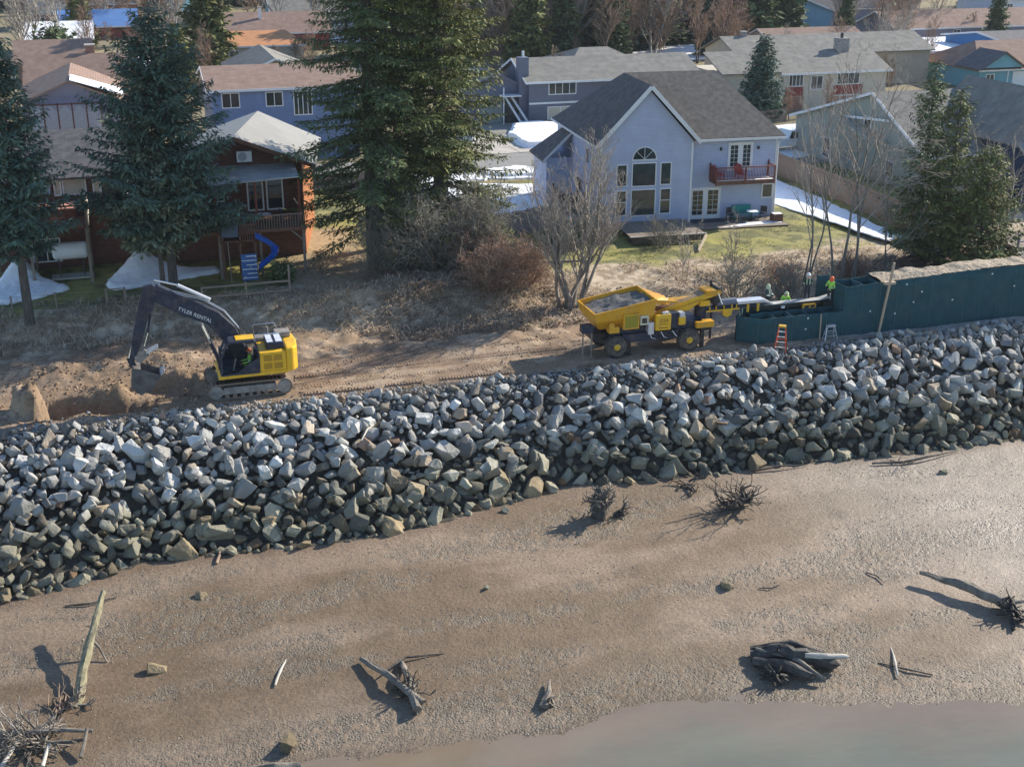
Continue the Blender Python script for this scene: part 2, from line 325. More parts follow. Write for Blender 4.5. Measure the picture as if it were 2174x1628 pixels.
def rock_material(name, base, b2, green=0):
    m = mat(name, base, .85, .2, 1.6, bump=.05, bscale=7, col2=b2, lo=.3, hi=.7, spec=.35); n = m.node_tree.nodes; L = m.node_tree.links; b = n['Principled BSDF']
    oi = n.new('ShaderNodeObjectInfo'); hs = n.new('ShaderNodeHueSaturation'); src = b.inputs['Base Color'].links[0].from_socket
    m1 = n.new('ShaderNodeMapRange'); m1.inputs[3].default_value = .62; m1.inputs[4].default_value = 1.4; L.new(oi.outputs['Random'], m1.inputs[0]); L.new(m1.outputs[0], hs.inputs['Value']); L.new(src, hs.inputs['Color'])
    # lower bank: wet tone and the shade of its facing, darkened into the colour
    ge = n.new('ShaderNodeNewGeometry'); sp = n.new('ShaderNodeSeparateXYZ'); L.new(ge.outputs['Position'], sp.inputs[0])
    nz = n.new('ShaderNodeTexNoise'); nz.inputs['Scale'].default_value = 1.3; L.new(ge.outputs['Position'], nz.inputs['Vector'])
    ad = n.new('ShaderNodeMath'); ad.operation = 'MULTIPLY_ADD'; ad.inputs[1].default_value = 2.2; L.new(nz.outputs[0], ad.inputs[0]); L.new(sp.outputs['Z'], ad.inputs[2])
    mr = n.new('ShaderNodeMapRange'); mr.inputs[1].default_value = -.2; mr.inputs[2].default_value = -1.9; L.new(ad.outputs[0], mr.inputs[0])
    mx = n.new('ShaderNodeMix'); mx.data_type = 'RGBA'; mx.blend_type = 'MULTIPLY'; L.new(mr.outputs[0], mx.inputs[0]); L.new(hs.outputs[0], mx.inputs[6]); mx.inputs[7].default_value = (.56, .53, .41, 1)
    L.new(mx.outputs[2], b.inputs['Base Color']); return m
RM = [rock_material('granite_grey', (.37, .365, .345), (.54, .53, .505)), rock_material('granite_pale', (.43, .425, .40), (.60, .595, .56)), rock_material('rock_dark', (.17, .185, .195), (.30, .31, .32)),
      rock_material('rock_tan', (.36, .29, .22), (.50, .42, .33)), rock_material('rock_rust', (.36, .22, .15), (.48, .33, .25))]
RMW = [.42, .27, .14, .14, .03]
ROCKS = []
for i in range(60):
    me = rock_mesh(100 + i, rnd.choice([.55, .7, .8, .95])); me.materials.append(rnd.choices(RM, RMW)[0]); ROCKS.append(me)
def slope_z(u, v):
    t = toe(u) + .1; s = np.clip((v - t - .2) / (60.4 - t - .2), 0, 1); return -4.35 + s * 4.2
placed = []
cell = {}
def try_place(u, v, r, k=.71):
    cu, cv = int(u // 1.2), int(v // 1.2)
    for a in (-1, 0, 1):
        for b_ in (-1, 0, 1):
            for (x, y, q) in cell.get((cu + a, cv + b_), ()):
                if (x - u) ** 2 + (y - v) ** 2 < ((q + r) * k) ** 2: return False
    cell.setdefault((cu, cv), []).append((u, v, r)); placed.append((u, v, r)); return True
for rmin, rmax, tries in ((.44, .62, 420), (.33, .44, 2000), (.24, .33, 7500), (.17, .27, 14000), (.11, .17, 9000)):
    for _ in range(tries):
        u = rnd.uniform(-15.5, 65); t = float(toe(u)); v = rnd.uniform(t - .15, 60.9 + .4 * math.sin(u * .8) + (.5 if u > 42 else 0)); r = rnd.uniform(rmin, rmax)
        if v > 59.2 and r > .50: continue
        if v > 60.2 and r > .34: continue
        if v > t + 5 and r > .6 and rnd.random() < .6: continue
        try_place(u, v, r)
rocks = []
for (u, v, r) in placed:
    z = float(slope_z(u, v)) + r * .30 + rnd.uniform(-.05, .22) + .02 - .22 * max(0, min(1, (v - 58.6) / 1.6))
    if v > 60.2: z = gz(u, v) + r * .2
    rocks.append((u, v, z, r, (rnd.uniform(-.95, .95), rnd.uniform(-.95, .95), rnd.uniform(0, 6.28)), rnd.choice(ROCKS)))
for _ in range(650):      # second layer lying in the gaps
    u = rnd.uniform(-15, 64); t = float(toe(u)); v = rnd.uniform(t + .8, 58.9); r = rnd.uniform(.22, .46)
    rocks.append((u, v, float(slope_z(u, v)) + .42 + r * .3, r, (rnd.uniform(-.9, .9), rnd.uniform(-.9, .9), rnd.uniform(0, 6.28)), rnd.choice(ROCKS)))
def in_view(u, v): 
    c_, s_ = math.cos(R(YAW)), math.sin(R(YAW)); d = u * s_ + v * c_; x = u * c_ - v * s_; return abs(x / d) < .43
view = sorted([q for q in rocks if in_view(q[0], q[1])], key=lambda q: -q[3] / (30 + q[1]))
big = view[:300]; bigset = set(map(id, big))
for (u, v, z, r, e, me) in big:
    inst('rock', me, rip, (u, v, z), e, (r * 1.62,) * 3)
_cache = {}
def arr(me):
    if me.name not in _cache:
        co = np.empty(len(me.vertices) * 3); me.vertices.foreach_get('co', co)
        me.calc_loop_triangles(); t = np.empty(len(me.loop_triangles) * 3, 'i'); me.loop_triangles.foreach_get('vertices', t); _cache[me.name] = (co.reshape(-1, 3), t.reshape(-1, 3))
    return _cache[me.name]
def join_instances(name, items, mats, tintvar=.38, parent=None):
    """items: (mesh, matrix, tint rgb) joined into one mesh with a colour per piece"""
    vs_, fs, cs = [], [], []; n = 0
    for me, M, tint in items:
        v, t = arr(me); M = np.array(M); vv = v @ M[:3, :3].T + M[:3, 3]; vs_.append(vv); fs.append(t + n); n += len(v); cs.append(np.tile(tint, (len(v), 1)))
    o = bpy.data.objects.new(name, npmesh(name, np.concatenate(vs_), np.concatenate(fs), mats, None, False, np.concatenate(cs))); link(o, parent); return o
items = []
tints = [((.45, .445, .425), .42), ((.60, .59, .55), .26), ((.27, .265, .255), .17), ((.45, .385, .305), .14), ((.42, .28, .2), .03)]
for q in rocks:
    if id(q) in bigset: continue
    u, v, z, r, e, me = q
    M = Matrix.Translation((u, v, z)) @ Matrix.Rotation(e[2], 4, 'Z') @ Matrix.Rotation(e[1], 4, 'Y') @ Matrix.Rotation(e[0], 4, 'X') @ Matrix.Scale(r * 1.62, 4)
    c_ = rnd.choices([t[0] for t in tints], [t[1] for t in tints])[0]; k = rnd.uniform(.65, 1.35); items.append((me, M, (c_[0] * k, c_[1] * k, c_[2] * k)))
small_m = rock_material('rubble', (.85, .85, .85), (1.15, 1.15, 1.15))
_n = small_m.node_tree.nodes; _L = small_m.node_tree.links
_hs = [x for x in _n if x.bl_idname == 'ShaderNodeHueSaturation'][0]; _at = _n.new('ShaderNodeAttribute'); _at.attribute_name = 'col'
_mm = _n.new('ShaderNodeMix'); _mm.data_type = 'RGBA'; _mm.blend_type = 'MULTIPLY'; _mm.inputs[0].default_value = 1
_L.new(_hs.inputs['Color'].links[0].from_socket, _mm.inputs[6]); _L.new(_at.outputs['Color'], _mm.inputs[7]); _L.new(_mm.outputs[2], _hs.inputs['Color'])
o = join_instances('rubble', items, small_m, parent=rip); o['kind'] = 'stuff'
# ---------- materials for buildings ----------
M_white = mat('white_trim', (.78, .79, .80), .5, .04, 3); M_glass = glass('window_glass', (.045, .06, .06)); M_glassd = glass('dark_glass', (.02, .026, .03))
M_blind = mat('blind', (.55, .50, .40), .8, .1, 5); M_concrete = mat('concrete', (.50, .46, .40), .85, .12, 1.2, bump=.01); M_concrete2 = mat('asphalt_grey', (.27, .265, .25), .9, .12, .8, bump=.01)
M_snow = mat('snow', (.90, .91, .93), .6, .05, 2.5, bump=.06, bscale=3); M_snow.node_tree.nodes['Principled BSDF'].inputs['Subsurface Weight'].default_value = 0
M_siding = mat('blue_grey_siding', (.47, .54, .72), .6, .05, .9, wave=('Z', 1.75, .012, 0, .80))
M_sidewall = M_siding
M_shingle = mat('brown_grey_shingle', (.16, .14, .12), .95, .25, 2.5, col2=(.26, .23, .195), bump=.02, bscale=20, wave=('Z', 4.2, .02, .6, .62))
M_shgrey = mat('grey_shingle', (.20, .195, .18), .95, .2, 1.2, col2=(.30, .285, .25), bump=.02, bscale=14, wave=('Z', 3.5, .015, .6, .75))
M_shdark = mat('charcoal_shingle', (.10, .10, .11), .95, .2, 2, col2=(.17, .165, .17), bump=.02, bscale=14, wave=('Z', 3.5, .02, .6, .6))
M_shbrown = mat('brown_shingle', (.26, .17, .13), .95, .15, 1.2, col2=(.34, .235, .19), bump=.02, bscale=14, wave=('Z', 3.5, .015, .6, .75))
M_shorange = mat('orange_tile_roof', (.55, .26, .12), .8, .1, 1, bump=.02); M_shpale = mat('pale_metal_roof', (.30, .29, .265), .55, .06, .6)
M_dwood = mat('dark_red_wood', (.125, .055, .04), .7, .3, 1.5, bump=.02, stretch=(1, 1, 6)); M_sunlog = mat('sunlit_log', (.42, .16, .06), .65, .25, 1.5, stretch=(1, 1, 6), wave=('Z', 1.6, .03, 0, .6))
M_deckw = mat('brown_deck_wood', (.17, .085, .055), .7, .25, 3, stretch=(1, 5, 1)); M_redwood = mat('red_stained_wood', (.22, .07, .045), .6, .2, 3); M_grwood = mat('grey_wood', (.24, .20, .165), .85, .2, 3, bump=.01)
M_slate = mat('slate_blue_siding', (.155, .17, .225), .65, .06, 1, wave=('Z', 1.75, .012, 0, .8)); M_blue = mat('blue_siding', (.19, .27, .45), .65, .06, 1, wave=('Z', 1.75, .012, 0, .8))
M_teal = mat('teal_siding', (.16, .36, .43), .65, .06, 1); M_palegrn = mat('pale_green_siding', (.33, .36, .32), .7, .06, 1, wave=('Z', 1.75, .01, 0, .85)); M_cream = mat('cream_siding', (.58, .52, .42), .7, .06, 1)
M_tan = mat('tan_siding', (.52, .42, .32), .7, .06, 1); M_redb = mat('red_barn_siding', (.26, .06, .05), .7, .12, 1.5); M_brick = mat('brick', (.33, .17, .13), .9, .2, 6); M_stone = mat('chimney_stone', (.30, .28, .27), .9, .35, 5, bump=.05)
M_black = mat('black_metal', (.03, .03, .033), .5, .2, 4); M_lav = mat('lavender_siding', (.24, .23, .31), .7, .06, 1); M_navy = mat('navy_siding', (.03, .055, .10), .7, .1, 1)
for m_, a_ in ((M_siding, .10), (M_white, .12), (M_slate, .15), (M_blue, .15), (M_cream, .25), (M_palegrn, .2), (M_tan, .2), (M_lav, .15), (M_shgrey, .35), (M_shbrown, .3), (M_shdark, .25), (M_shingle, .25), (M_concrete, .3), (M_concrete2, .3)): dirty(m_, (.14, .12, .095), a_, .8, .42, .7)
dirty(M_snow, (.45, .40, .34), .35, 1.3, .52, .75)
# ---------- building helpers ----------
_wc = {}
def window(parent, loc, w, h, rz=0, style='two', fr=.09, mat_f=None, mat_g=None, name='window', label=None):
    """loc = centre of sill on the wall plane, wall facing local -y"""
    mat_f = mat_f or M_white; mat_g = mat_g or M_glass; key = (round(w, 2), round(h, 2), style, fr, mat_f.name, mat_g.name)
    if key not in _wc:
        f = MB(); a = w / 2; f.box(-a, a, -.06, .02, 0, fr); f.box(-a, a, -.06, .02, h - fr, h); f.box(-a, -a + fr, -.06, .02, fr, h - fr); f.box(a - fr, a, -.06, .02, fr, h - fr)
        if style in ('two', 'door2', 'four', 'french'): f.box(-fr * .4, fr * .4, -.05, .02, fr, h - fr)
        if style in ('four',):
            for s_ in (-1, 1): f.box(s_ * w / 4 - fr * .35, s_ * w / 4 + fr * .35, -.05, .02, fr, h - fr)
        if style == 'sash': f.box(-a + fr, a - fr, -.05, .02, h * .52, h * .52 + fr * .7)
        if style == 'french':
            for s_ in (-1, 1):
                c = s_ * w / 4; q = w / 4 - fr * .4
                f.box(c - q, c - q + .16, -.05, .02, fr, h - fr); f.box(c + q - .16, c + q, -.05, .02, fr, h - fr); f.box(c - q, c + q, -.048, .02, fr, .32); f.box(c - q, c + q, -.048, .02, h - .24, h - fr)
                f.box(c - .012, c + .012, -.045, .02, .3, h - .2)
                for k in range(1, 5): z = .32 + (h - .56) * k / 5; f.box(c - q + .16, c + q - .16, -.044, .02, z - .012, z + .012)
        g = MB().box(-a + fr * .6, a - fr * .6, -.022, .012, fr * .6, h - fr * .6)
        _wc[key] = (f.mesh(name, mat_f), g.mesh('pane', mat_g))
    o = inst(name, _wc[key][0], parent, loc, (0, 0, R(rz))); inst('pane', _wc[key][1], o)
    if label: o['label'] = label
    return o
def roof_slabs(parent, polys, m, t=.14, name='roof', fascia=None):
    """each roof plane its own slab; eaves boards under the given edges"""
    b = MB()
    for p in polys: b.slab(p, t)
    o = b.build(name, m, parent)
    if fascia:
        f = MB()
        for p, q in fascia: f.bar((p[0], p[1], p[2] - t * .6), (q[0], q[1], q[2] - t * .6), .05, .22)
        f.build('fascia', M_white, parent)
    return o
def house(name, label, x0, x1, y0, y1, zb, ze, zr, wm, rm, axis='x', yr=None, hip=0, ov=.5, wins=(), chim=None, parent=None, rz=0, trim=True, cat='house', foot=None):
    """windows: (face f|l|r, along, z, w, h, style). ridge along x or y"""
    t = thing(name, label, cat, (x0, y0, zb), rz); w, d = x1 - x0, y1 - y0; H = ze - zb; P = zr - zb
    yr = (d / 2 if axis == 'x' else w / 2) if yr is None else yr; b = MB()
    if axis == 'x':
        if hip: b.box(0, w, 0, d, -.3, H)
        else: b.prism([(0, -.3), (d, -.3), (d, H), (yr, P - .12), (0, H)], 0, w, 'x')
    else:
        if hip: b.box(0, w, 0, d, -.3, H)
        else: b.prism([(0, -.3), (w, -.3), (w, H), (yr, P - .12), (0, H)], 0, d, 'y')
    b.build('wall', wm, t); e = .06
    if axis == 'x':
        sl = (P - H) / yr; s2 = (P - H) / (d - yr); A, B = (-ov, -ov, H - sl * ov + e), (w + ov, -ov, H - sl * ov + e); Cc, D = (w + ov, d + ov, H - s2 * ov + e), (-ov, d + ov, H - s2 * ov + e)
        r0, r1 = (-ov + hip, yr, P + e), (w + ov - hip, yr, P + e)
        roof_slabs(t, [[A, B, r1, r0]], rm, fascia=[(A, B)] if trim else None); roof_slabs(t, [[Cc, D, r0, r1]], rm)
        if hip: roof_slabs(t, [[D, A, r0]], rm); roof_slabs(t, [[B, Cc, r1]], rm)
        elif trim:
            f = MB(); f.bar((r0[0] - .03, r0[1], r0[2] - .1), (A[0] - .03, A[1], A[2] - .1), .05, .24); f.bar((r0[0] - .03, r0[1], r0[2] - .1), (D[0] - .03, D[1], D[2] - .1), .05, .24); f.build('rake_board', M_white, t)
    else:
        sl = (P - H) / yr; s2 = (P - H) / (w - yr); A, D = (-ov, -ov, H - sl * ov + e), (-ov, d + ov, H - sl * ov + e); B, Cc = (w + ov, -ov, H - s2 * ov + e), (w + ov, d + ov, H - s2 * ov + e)
        r0, r1 = (yr, -ov, P + e), (yr, d + ov, P + e)
        roof_slabs(t, [[D, A, r0, r1]], rm); roof_slabs(t, [[B, Cc, r1, r0]], rm)
        if trim:
            f = MB(); f.bar((A[0], A[1] - .03, A[2] - .1), (r0[0], r0[1] - .03, r0[2] - .1), .05, .24); f.bar((r0[0], r0[1] - .03, r0[2] - .1), (B[0], B[1] - .03, B[2] - .1), .05, .24); f.build('rake_board', M_white, t)
    if foot: MB().box(-.03, w + .03, -.03, .0, -.3, foot).build('foundation', M_concrete, t)
    for (f, a, z, ww, hh, st, *kw) in wins:
        loc = {'f': (a, 0, z), 'l': (0, a, z), 'r': (w, a, z)}[f]; r_ = {'f': 0, 'l': -90, 'r': 90}[f]; nm = kw[0] if kw else 'window'; mg = kw[1] if len(kw) > 1 else None
        window(t, loc, ww, hh, r_, st, name=nm, mat_g=mg)
    if chim:
        cx, cy, cw, cz, cm = chim; c = MB().box(cx - cw / 2, cx + cw / 2, cy - cw / 2, cy + cw / 2, P - 2.5 if cz < 90 else 0, P + cz).build('chimney', cm, t)
        MB().box(cx - cw / 2 - .08, cx + cw / 2 + .08, cy - cw / 2 - .08, cy + cw / 2 + .08, P + cz, P + cz + .12).build('cap', M_concrete, c)
    return t
# ---------- main house ----------
HA = -4.5
mh = thing('main_house', 'pale blue two storey house with tall gable and half round window', 'house', (33.184, 86.506, 1.1), HA)
w = MB(); w.prism([(0, -.4), (7.1, -.4), (7.1, 6.35), (3.55, 10.15), (0, 6.35)], 0, 1.3, 'y'); w.box(0, 14.3, 1.2, 12.5, -.4, 6.3); w.build('wall', M_siding, mh)
A, B, Cc = (-.38, -.4, 6.28), (3.6, -.4, 10.47), (7.5, -.4, 6.35); R1, R2 = (3.75, 6.85, 10.5), (11.1, 6.85, 10.5); BL, V_, FR, BR = (-.38, 12.9, 6.28), (7.42, .75, 6.3), (14.75, .75, 6.3), (14.75, 12.9, 6.3)
roof_slabs(mh, [[A, B, R1, BL]], M_shdark); roof_slabs(mh, [[B, Cc, V_, R1]], M_shingle); roof_slabs(mh, [[V_, FR, R2, R1]], M_shingle); roof_slabs(mh, [[FR, BR, R2]], M_shingle); roof_slabs(mh, [[BR, BL, R1, R2]], M_shingle)  # left slope's shade is painted in by using the charcoal shingle there
MB().bar((A[0] - .02, -.44, A[2] - .10), (B[0], -.44, B[2] - .10), .28, .06, (0, -1, 0)).build('rake_board', M_white, mh); MB().bar((B[0], -.445, B[2] - .10), (Cc[0] + .05, -.445, Cc[2] - .12), .28, .06, (0, -1, 0)).build('rake_board', M_white, mh)
MB().bar((7.5, .70, 6.16), (14.78, .70, 6.16), .10, .17).build('gutter', M_white, mh); MB().bar((-.42, -.3, 6.15), (-.42, 12.9, 6.15), .10, .14).build('gutter', M_white, mh)
for q in ((-.012, .11, -.03, .0, -.3, 6.2), (6.98, 7.13, -.03, .0, -.3, 6.2), (14.18, 14.33, 1.17, 1.2, -.3, 6.2)): MB().box(*q).build('corner_board', M_white, mh)
f = MB(); f.tube([(14.75, .8, 6.1), (14.45, 1.1, 5.8), (14.36, 1.12, 5.6), (14.36, 1.12, .1)], .045); f.build('downspout', M_white, mh)
for x_, z_, w_, h_, s_ in ((1.66, 3.13, .86, 1.68, 'one'), (3.36, 3.08, 1.92, 1.8, 'one'), (5.05, 3.13, .9, 1.72, 'one'), (1.66, .93, .88, 1.95, 'sash'), (3.36, .86, 1.96, 2.05, 'one'), (5.08, .95, .9, 1.96, 'sash')):
    window(mh, (x_, 0, z_), w_, h_, 0, s_, .085)
seg = [(3.36 + .92 * math.cos(PI * k / 16), 5.1 + .92 * math.sin(PI * k / 16)) for k in range(17)]
o = MB().prism(seg, -.03, .0, 'y').build('arched_window', M_glass, mh)
f = MB()
for k in range(16): f.bar((seg[k][0], -.04, seg[k][1]), (seg[k + 1][0], -.04, seg[k + 1][1]), .07, .08)
f.box(2.40, 4.32, -.07, .0, 5.03, 5.12)
for k in (4, 8, 12): f.bar((3.36, -.045, 5.12), (3.36 + .86 * math.cos(PI * k / 16), -.045, 5.1 + .86 * math.sin(PI * k / 16)), .03, .03)
f.build('frame', M_white, o)
window(mh, (8.72, 1.2, .12), 2.45, 2.42, 0, 'french', .11, name='french_door', mat_g=M_glassd)
window(mh, (11.35, 1.2, 3.72), 2.0, 2.15, 0, 'french', .11, name='french_door')
window(mh, (13.72, 1.2, 1.5), .92, 1.12, 0, 'one', .09)
window(mh, (0, 3.4, 4.4), .5, 1.0, -90, 'one', .06, mat_f=M_lav); window(mh, (0, 5.6, 1.2), 1.6, 1.6, -90, 'two', .08, mat_f=M_siding)
for x_ in (9.75, 12.75): f = MB().box(x_ - .07, x_ + .07, 1.05, 1.2, 5.3, 5.52).build('wall_lamp', M_black, mh)
# satellite-dish shaped ornament and lower side roof
lw = MB().box(-2.0, 0, 8.2, 12.4, -.4, 3.9).build('side_wing', M_siding, mh)
roof_slabs(mh, [[(-2.35, 7.8, 3.75), (0, 7.8, 6.0), (0, 10.4, 6.0), (-2.35, 12.6, 3.75)]], M_shdark, name='side_roof')
for pts in ([(-2.35, 7.77, 3.7), (0, 7.77, 5.95)],): MB().bar(*pts, .05, .18).build('rake_board', M_white, mh)
ds = MB().lathe([(.02, 0), (.36, .06), (.44, .16), (.42, .16), (.02, .04)], 18, 'x').build('satellite_dish', M_black, mh, loc=(-.75, 2.6, 3.1), rot=(0, .3, 2.6))
f = MB().tube([(-.02, 2.6, 2.9), (-.7, 2.6, 3.1)], .03).build('dish_arm', M_black, mh)
# balcony
bz = 3.2; bl = MB().box(8.95, 13.7, -.15, 1.19, bz - .2, bz); bl.box(8.95, 13.7, -.16, -.1, bz - .28, bz + .02); bl = bl.build('balcony', M_deckw, mh)
MB().box(9.1, 13.6, -.09, 1.1, bz, bz + .045).build('snow_layer', M_snow, bl)
f = MB(); f.box(8.93, 13.72, -.18, -.06, bz + .98, bz + 1.05); f.box(8.93, 13.72, -.15, -.09, bz + .12, bz + .18)
for x_ in (8.96, 11.3, 13.62): f.box(x_, x_ + .09, -.17, -.08, bz - .3, bz + 1.0)
f.box(8.93, 9.03, -.1, 1.2, bz + .98, bz + 1.05); f.box(13.62, 13.72, -.1, 1.2, bz + .98, bz + 1.05); f.box(13.62, 13.72, 1.08, 1.19, bz, bz + 1.25); f.box(8.93, 9.03, 1.08, 1.19, bz, bz + 1.2); f.build('railing', M_redwood, bl)
pm = MB().box(-.016, .016, -.016, .016, 0, .82).mesh('baluster', M_redwood)
for k in range(36): inst('baluster', pm, bl, (9.15 + k * .125, -.12, bz + .16))
sm_ = MB().box(8.97, 9.0, -.08, 1.1, bz + .0, bz + .98); sm_.build('side_panel', M_redwood, bl)
M_red = mat('red_plastic', (.50, .045, .04), .5, .1, 3); M_green = mat('teal_paint', (.02, .26, .25), .5, .1, 3)
def adirondack(loc, rz, label):
    t = thing('garden_chair', label, 'chair', loc, rz, 'red chairs on the balcony')
    MB().box(-.28, .28, -.3, .28, .32, .37).build('seat', M_red, t)
    b = MB()
    for k in range(5): x = -.24 + k * .12; b.bar((x, .26, .35), (x * 1.15, .52, 1.05 - abs(k - 2) * .06), .10, .03)
    b.build('backrest', M_red, t)
    for s_ in (-1, 1): MB().box(s_ * .3 - .03, s_ * .3 + .03, -.3, -.24, 0, .55).build('leg', M_red, t); MB().box(s_ * .3 - .03, s_ * .3 + .03, .22, .28, 0, .5).build('leg', M_red, t); MB().box(s_ * .3 - .06, s_ * .3 + .06, -.34, .36, .55, .58).build('armrest', M_red, t)
    return t
MW = Matrix.Translation((33.184, 86.506, 1.1)) @ Matrix.Rotation(R(HA), 4, 'Z')
def ml(x, y, z): return tuple(MW @ Vector((x, y, z)))
adirondack(ml(11.2, .55, bz + .045), HA + 8, 'red slatted chair on the balcony in front of the upper french door'); adirondack(ml(9.5, .6, bz + .045), HA + 40, 'red slatted chair on the balcony beside its left side panel')
# patio deck by the french doors
pd = thing('patio_deck', 'low wooden patio deck below the french doors with lattice skirt', 'deck', ml(7.2, -1.9, -.15), HA)
bm_ = MB().box(0, .135, 0, 3.05, .2, .24).mesh('board', M_grwood)
for k in range(49): inst('board', bm_, pd, (k * .145, 0, 0))
MB().box(.02, 7.1, .04, .1, -.3, .195).build('skirt', M_deckw, pd); MB().box(7.02, 7.1, .04, 3.0, -.3, .195).build('skirt', M_deckw, pd)
o = MB().add([(1.6, .12, .26), (6.9, .75, .26), (6.9, 1.5, .26), (4.2, 1.2, .26)], [(0, 1, 2, 3)]).add([(1.6, .12, .245), (6.9, .75, .245), (6.9, 1.5, .245), (4.2, 1.2, .245)], [(3, 2, 1, 0)]).build('snow_layer', M_snow, pd)
MB().box(.3, 2.9, 1.9, 2.95, .243, .26).build('doormat', mat('dark_mat', (.05, .06, .08), .9, .1, 4), pd)
# second lower deck with lattice
ld = thing('lattice_deck', 'low deck with pale edge board and diagonal lattice skirt on the lawn', 'deck', ml(1.0, -4.6, -.02), HA)
for k in range(16): inst('board', bm_, ld, (0, 1.9 - k * .0, 0), sc=(1, 1, 1)) if 0 else None
b2 = MB().box(0, 5.6, 0, .135, .52, .56).mesh('board', M_grwood)
for k in range(30): inst('board', b2, ld, (0, .02 + k * .145, 0))
MB().box(-.05, 5.7, -.16, .01, .50, .575).build('edge_board', M_concrete, ld)
f = MB()
for k in range(-4, 48):
    x = k * .125
    for s_ in (-1, 1):
        p = Vector((x, .05 + .01 * s_, 0)); q = Vector((x + s_ * .5, .05 + .01 * s_, .5)); 
        if min(p.x, q.x) >= 0 and max(p.x, q.x) <= 5.6: f.bar(p, q, .028, .01)
o = f.build('lattice', M_tan, ld); o['kind'] = 'stuff'
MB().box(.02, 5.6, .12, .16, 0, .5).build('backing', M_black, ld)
rmp = thing('garden_ramp', 'weathered timber ramp at the end of the lattice deck', 'ramp', ml(6.65, -4.6, .03), HA - 30)
MB().add([(0, 0, .5), (.12, 0, .5), (.12, -3.2, .04), (0, -3.2, .04), (0, 0, .3), (.12, 0, .3), (.12, -3.2, -.1), (0, -3.2, -.1)], [(0, 1, 2, 3), (4, 7, 6, 5), (0, 4, 5, 1), (1, 5, 6, 2), (2, 6, 7, 3), (3, 7, 4, 0)]).build('kerb_board', M_tan, rmp)
# furniture on the patio
t = thing('garden_bench', 'teal painted bench against the blue house wall', 'bench', ml(11.6, .75, .10), HA)
MB().box(-.75, .75, -.25, .2, .42, .47).build('seat', M_green, t); MB().box(-.75, .75, .18, .24, .5, 1.0).build('backrest', M_green, t)
for s_ in (-1, 1):
    for y_ in (-.2, .18): MB().box(s_ * .68 - .03, s_ * .68 + .03, y_ - .03, y_ + .03, 0, .42).build('leg', M_green, t)
t = thing('patio_table', 'small table with snow on its top before the teal bench', 'table', ml(12.1, .0, .10), HA)
MB().cyl((0, 0, .68), .5, .04, 20).build('tabletop', M_green, t); MB().cyl((0, 0, .715), .44, .03, 20).build('snow_layer', M_snow, t); MB().tube([(0, 0, 0), (0, 0, .66)], .04).build('pedestal', M_black, t); MB().cyl((0, 0, .03), .25, .05, 14).build('base', M_black, t)
for x_, y_, r_, lb in ((10.55, .35, 25, 'dark patio chair at the left of the snowy table'), (13.1, .25, -35, 'dark patio chair at the right of the snowy table')):
    t = thing('patio_chair', lb, 'chair', ml(x_, y_, .10), HA + r_, 'dark chairs on the patio'); MB().box(-.25, .25, -.25, .25, .4, .44).build('seat', M_black, t); MB().box(-.25, .25, .23, .27, .5, .95).build('backrest', M_black, t)
    for a in (-1, 1):
        for b_ in (-1, 1): MB().box(a * .23 - .02, a * .23 + .02, b_ * .23 - .02, b_ * .23 + .02, 0, .5 if b_ > 0 else .4).build('leg', M_black, t)
t = thing('planter_box', 'brown timber planter box on the right end of the patio', 'planter', ml(13.9, -.5, .09), HA); MB().box(-.4, .4, -.35, .35, 0, .55).build('box', M_deckw, t, bevel=.02); MB().box(-.34, .34, -.29, .29, .55, .58).build('snow_layer', M_snow, t)
# side porch at the left of the main house
t = thing('side_porch', 'dark brown porch with railing at the left wall of the blue house', 'porch', ml(-1.9, 3.2, 0), HA)
MB().box(0, 1.85, 0, 3.6, 1.0, 1.12).build('floor', M_deckw, t)
f = MB(); f.box(0, .08, 0, 3.6, 2.0, 2.08); f.box(0, 1.85, 0, .08, 2.0, 2.08)
for k in range(20): f.box(.02, .06, k * .18, k * .18 + .05, 1.1, 2.0)
for k in range(10): f.box(k * .18, k * .18 + .05, .02, .06, 1.1, 2.0)
f.build('railing', M_deckw, t)
for x_, y_ in ((.02, .02), (1.7, .02), (.02, 3.45)): MB().box(x_, x_ + .12, y_, y_ + .12, -.1, 2.2).build('post', M_deckw, t)
# ---------- left timber house with a hot tub deck ----------
ha = house('timber_house', 'dark red timber house with grey shingle roof and a raised deck', -8.5, -.2, 87, 97, 1.2, 7.35, 9.4, M_dwood, M_shdark, 'x', wins=[('f', 5.2, 4.75, 1.5, 1.15, 'one', 'window', M_blind), ('f', 4.15, 4.75, .5, 1.1, 'one', 'window', M_blind), ('f', 6.6, 4.75, .55, 1.1, 'one', 'window', M_blind), ('f', 3.0, .4, 1.8, 1.6, 'two')], trim=False)
t = thing('raised_deck', 'raised timber deck on posts in front of the dark red house', 'deck', (-8.6, 83, 1.1))
MB().box(0, 6.0, 0, 3.95, 3.55, 3.78).build('floor', M_deckw, t)
f = MB(); f.box(0, 6.0, 0, .08, 4.95, 5.05); f.box(5.92, 6.0, 0, 3.9, 4.95, 5.05)
for k in range(8): f.box(0, 5.95, .02, .06, 3.85 + k * .06, 3.88 + k * .06)
f.build('railing', M_deckw, t)
for x_ in (3.0, 5.86): MB().box(x_, x_ + .12, -.02, .1, 3.5, 5.05).build('rail_post', M_grwood, t)
for x_, y_ in ((2.3, .1), (5.75, .1), (2.3, 3.7), (5.75, 3.7)): MB().box(x_, x_ + .18, y_, y_ + .18, -.2, 3.55).build('post', M_grwood, t)
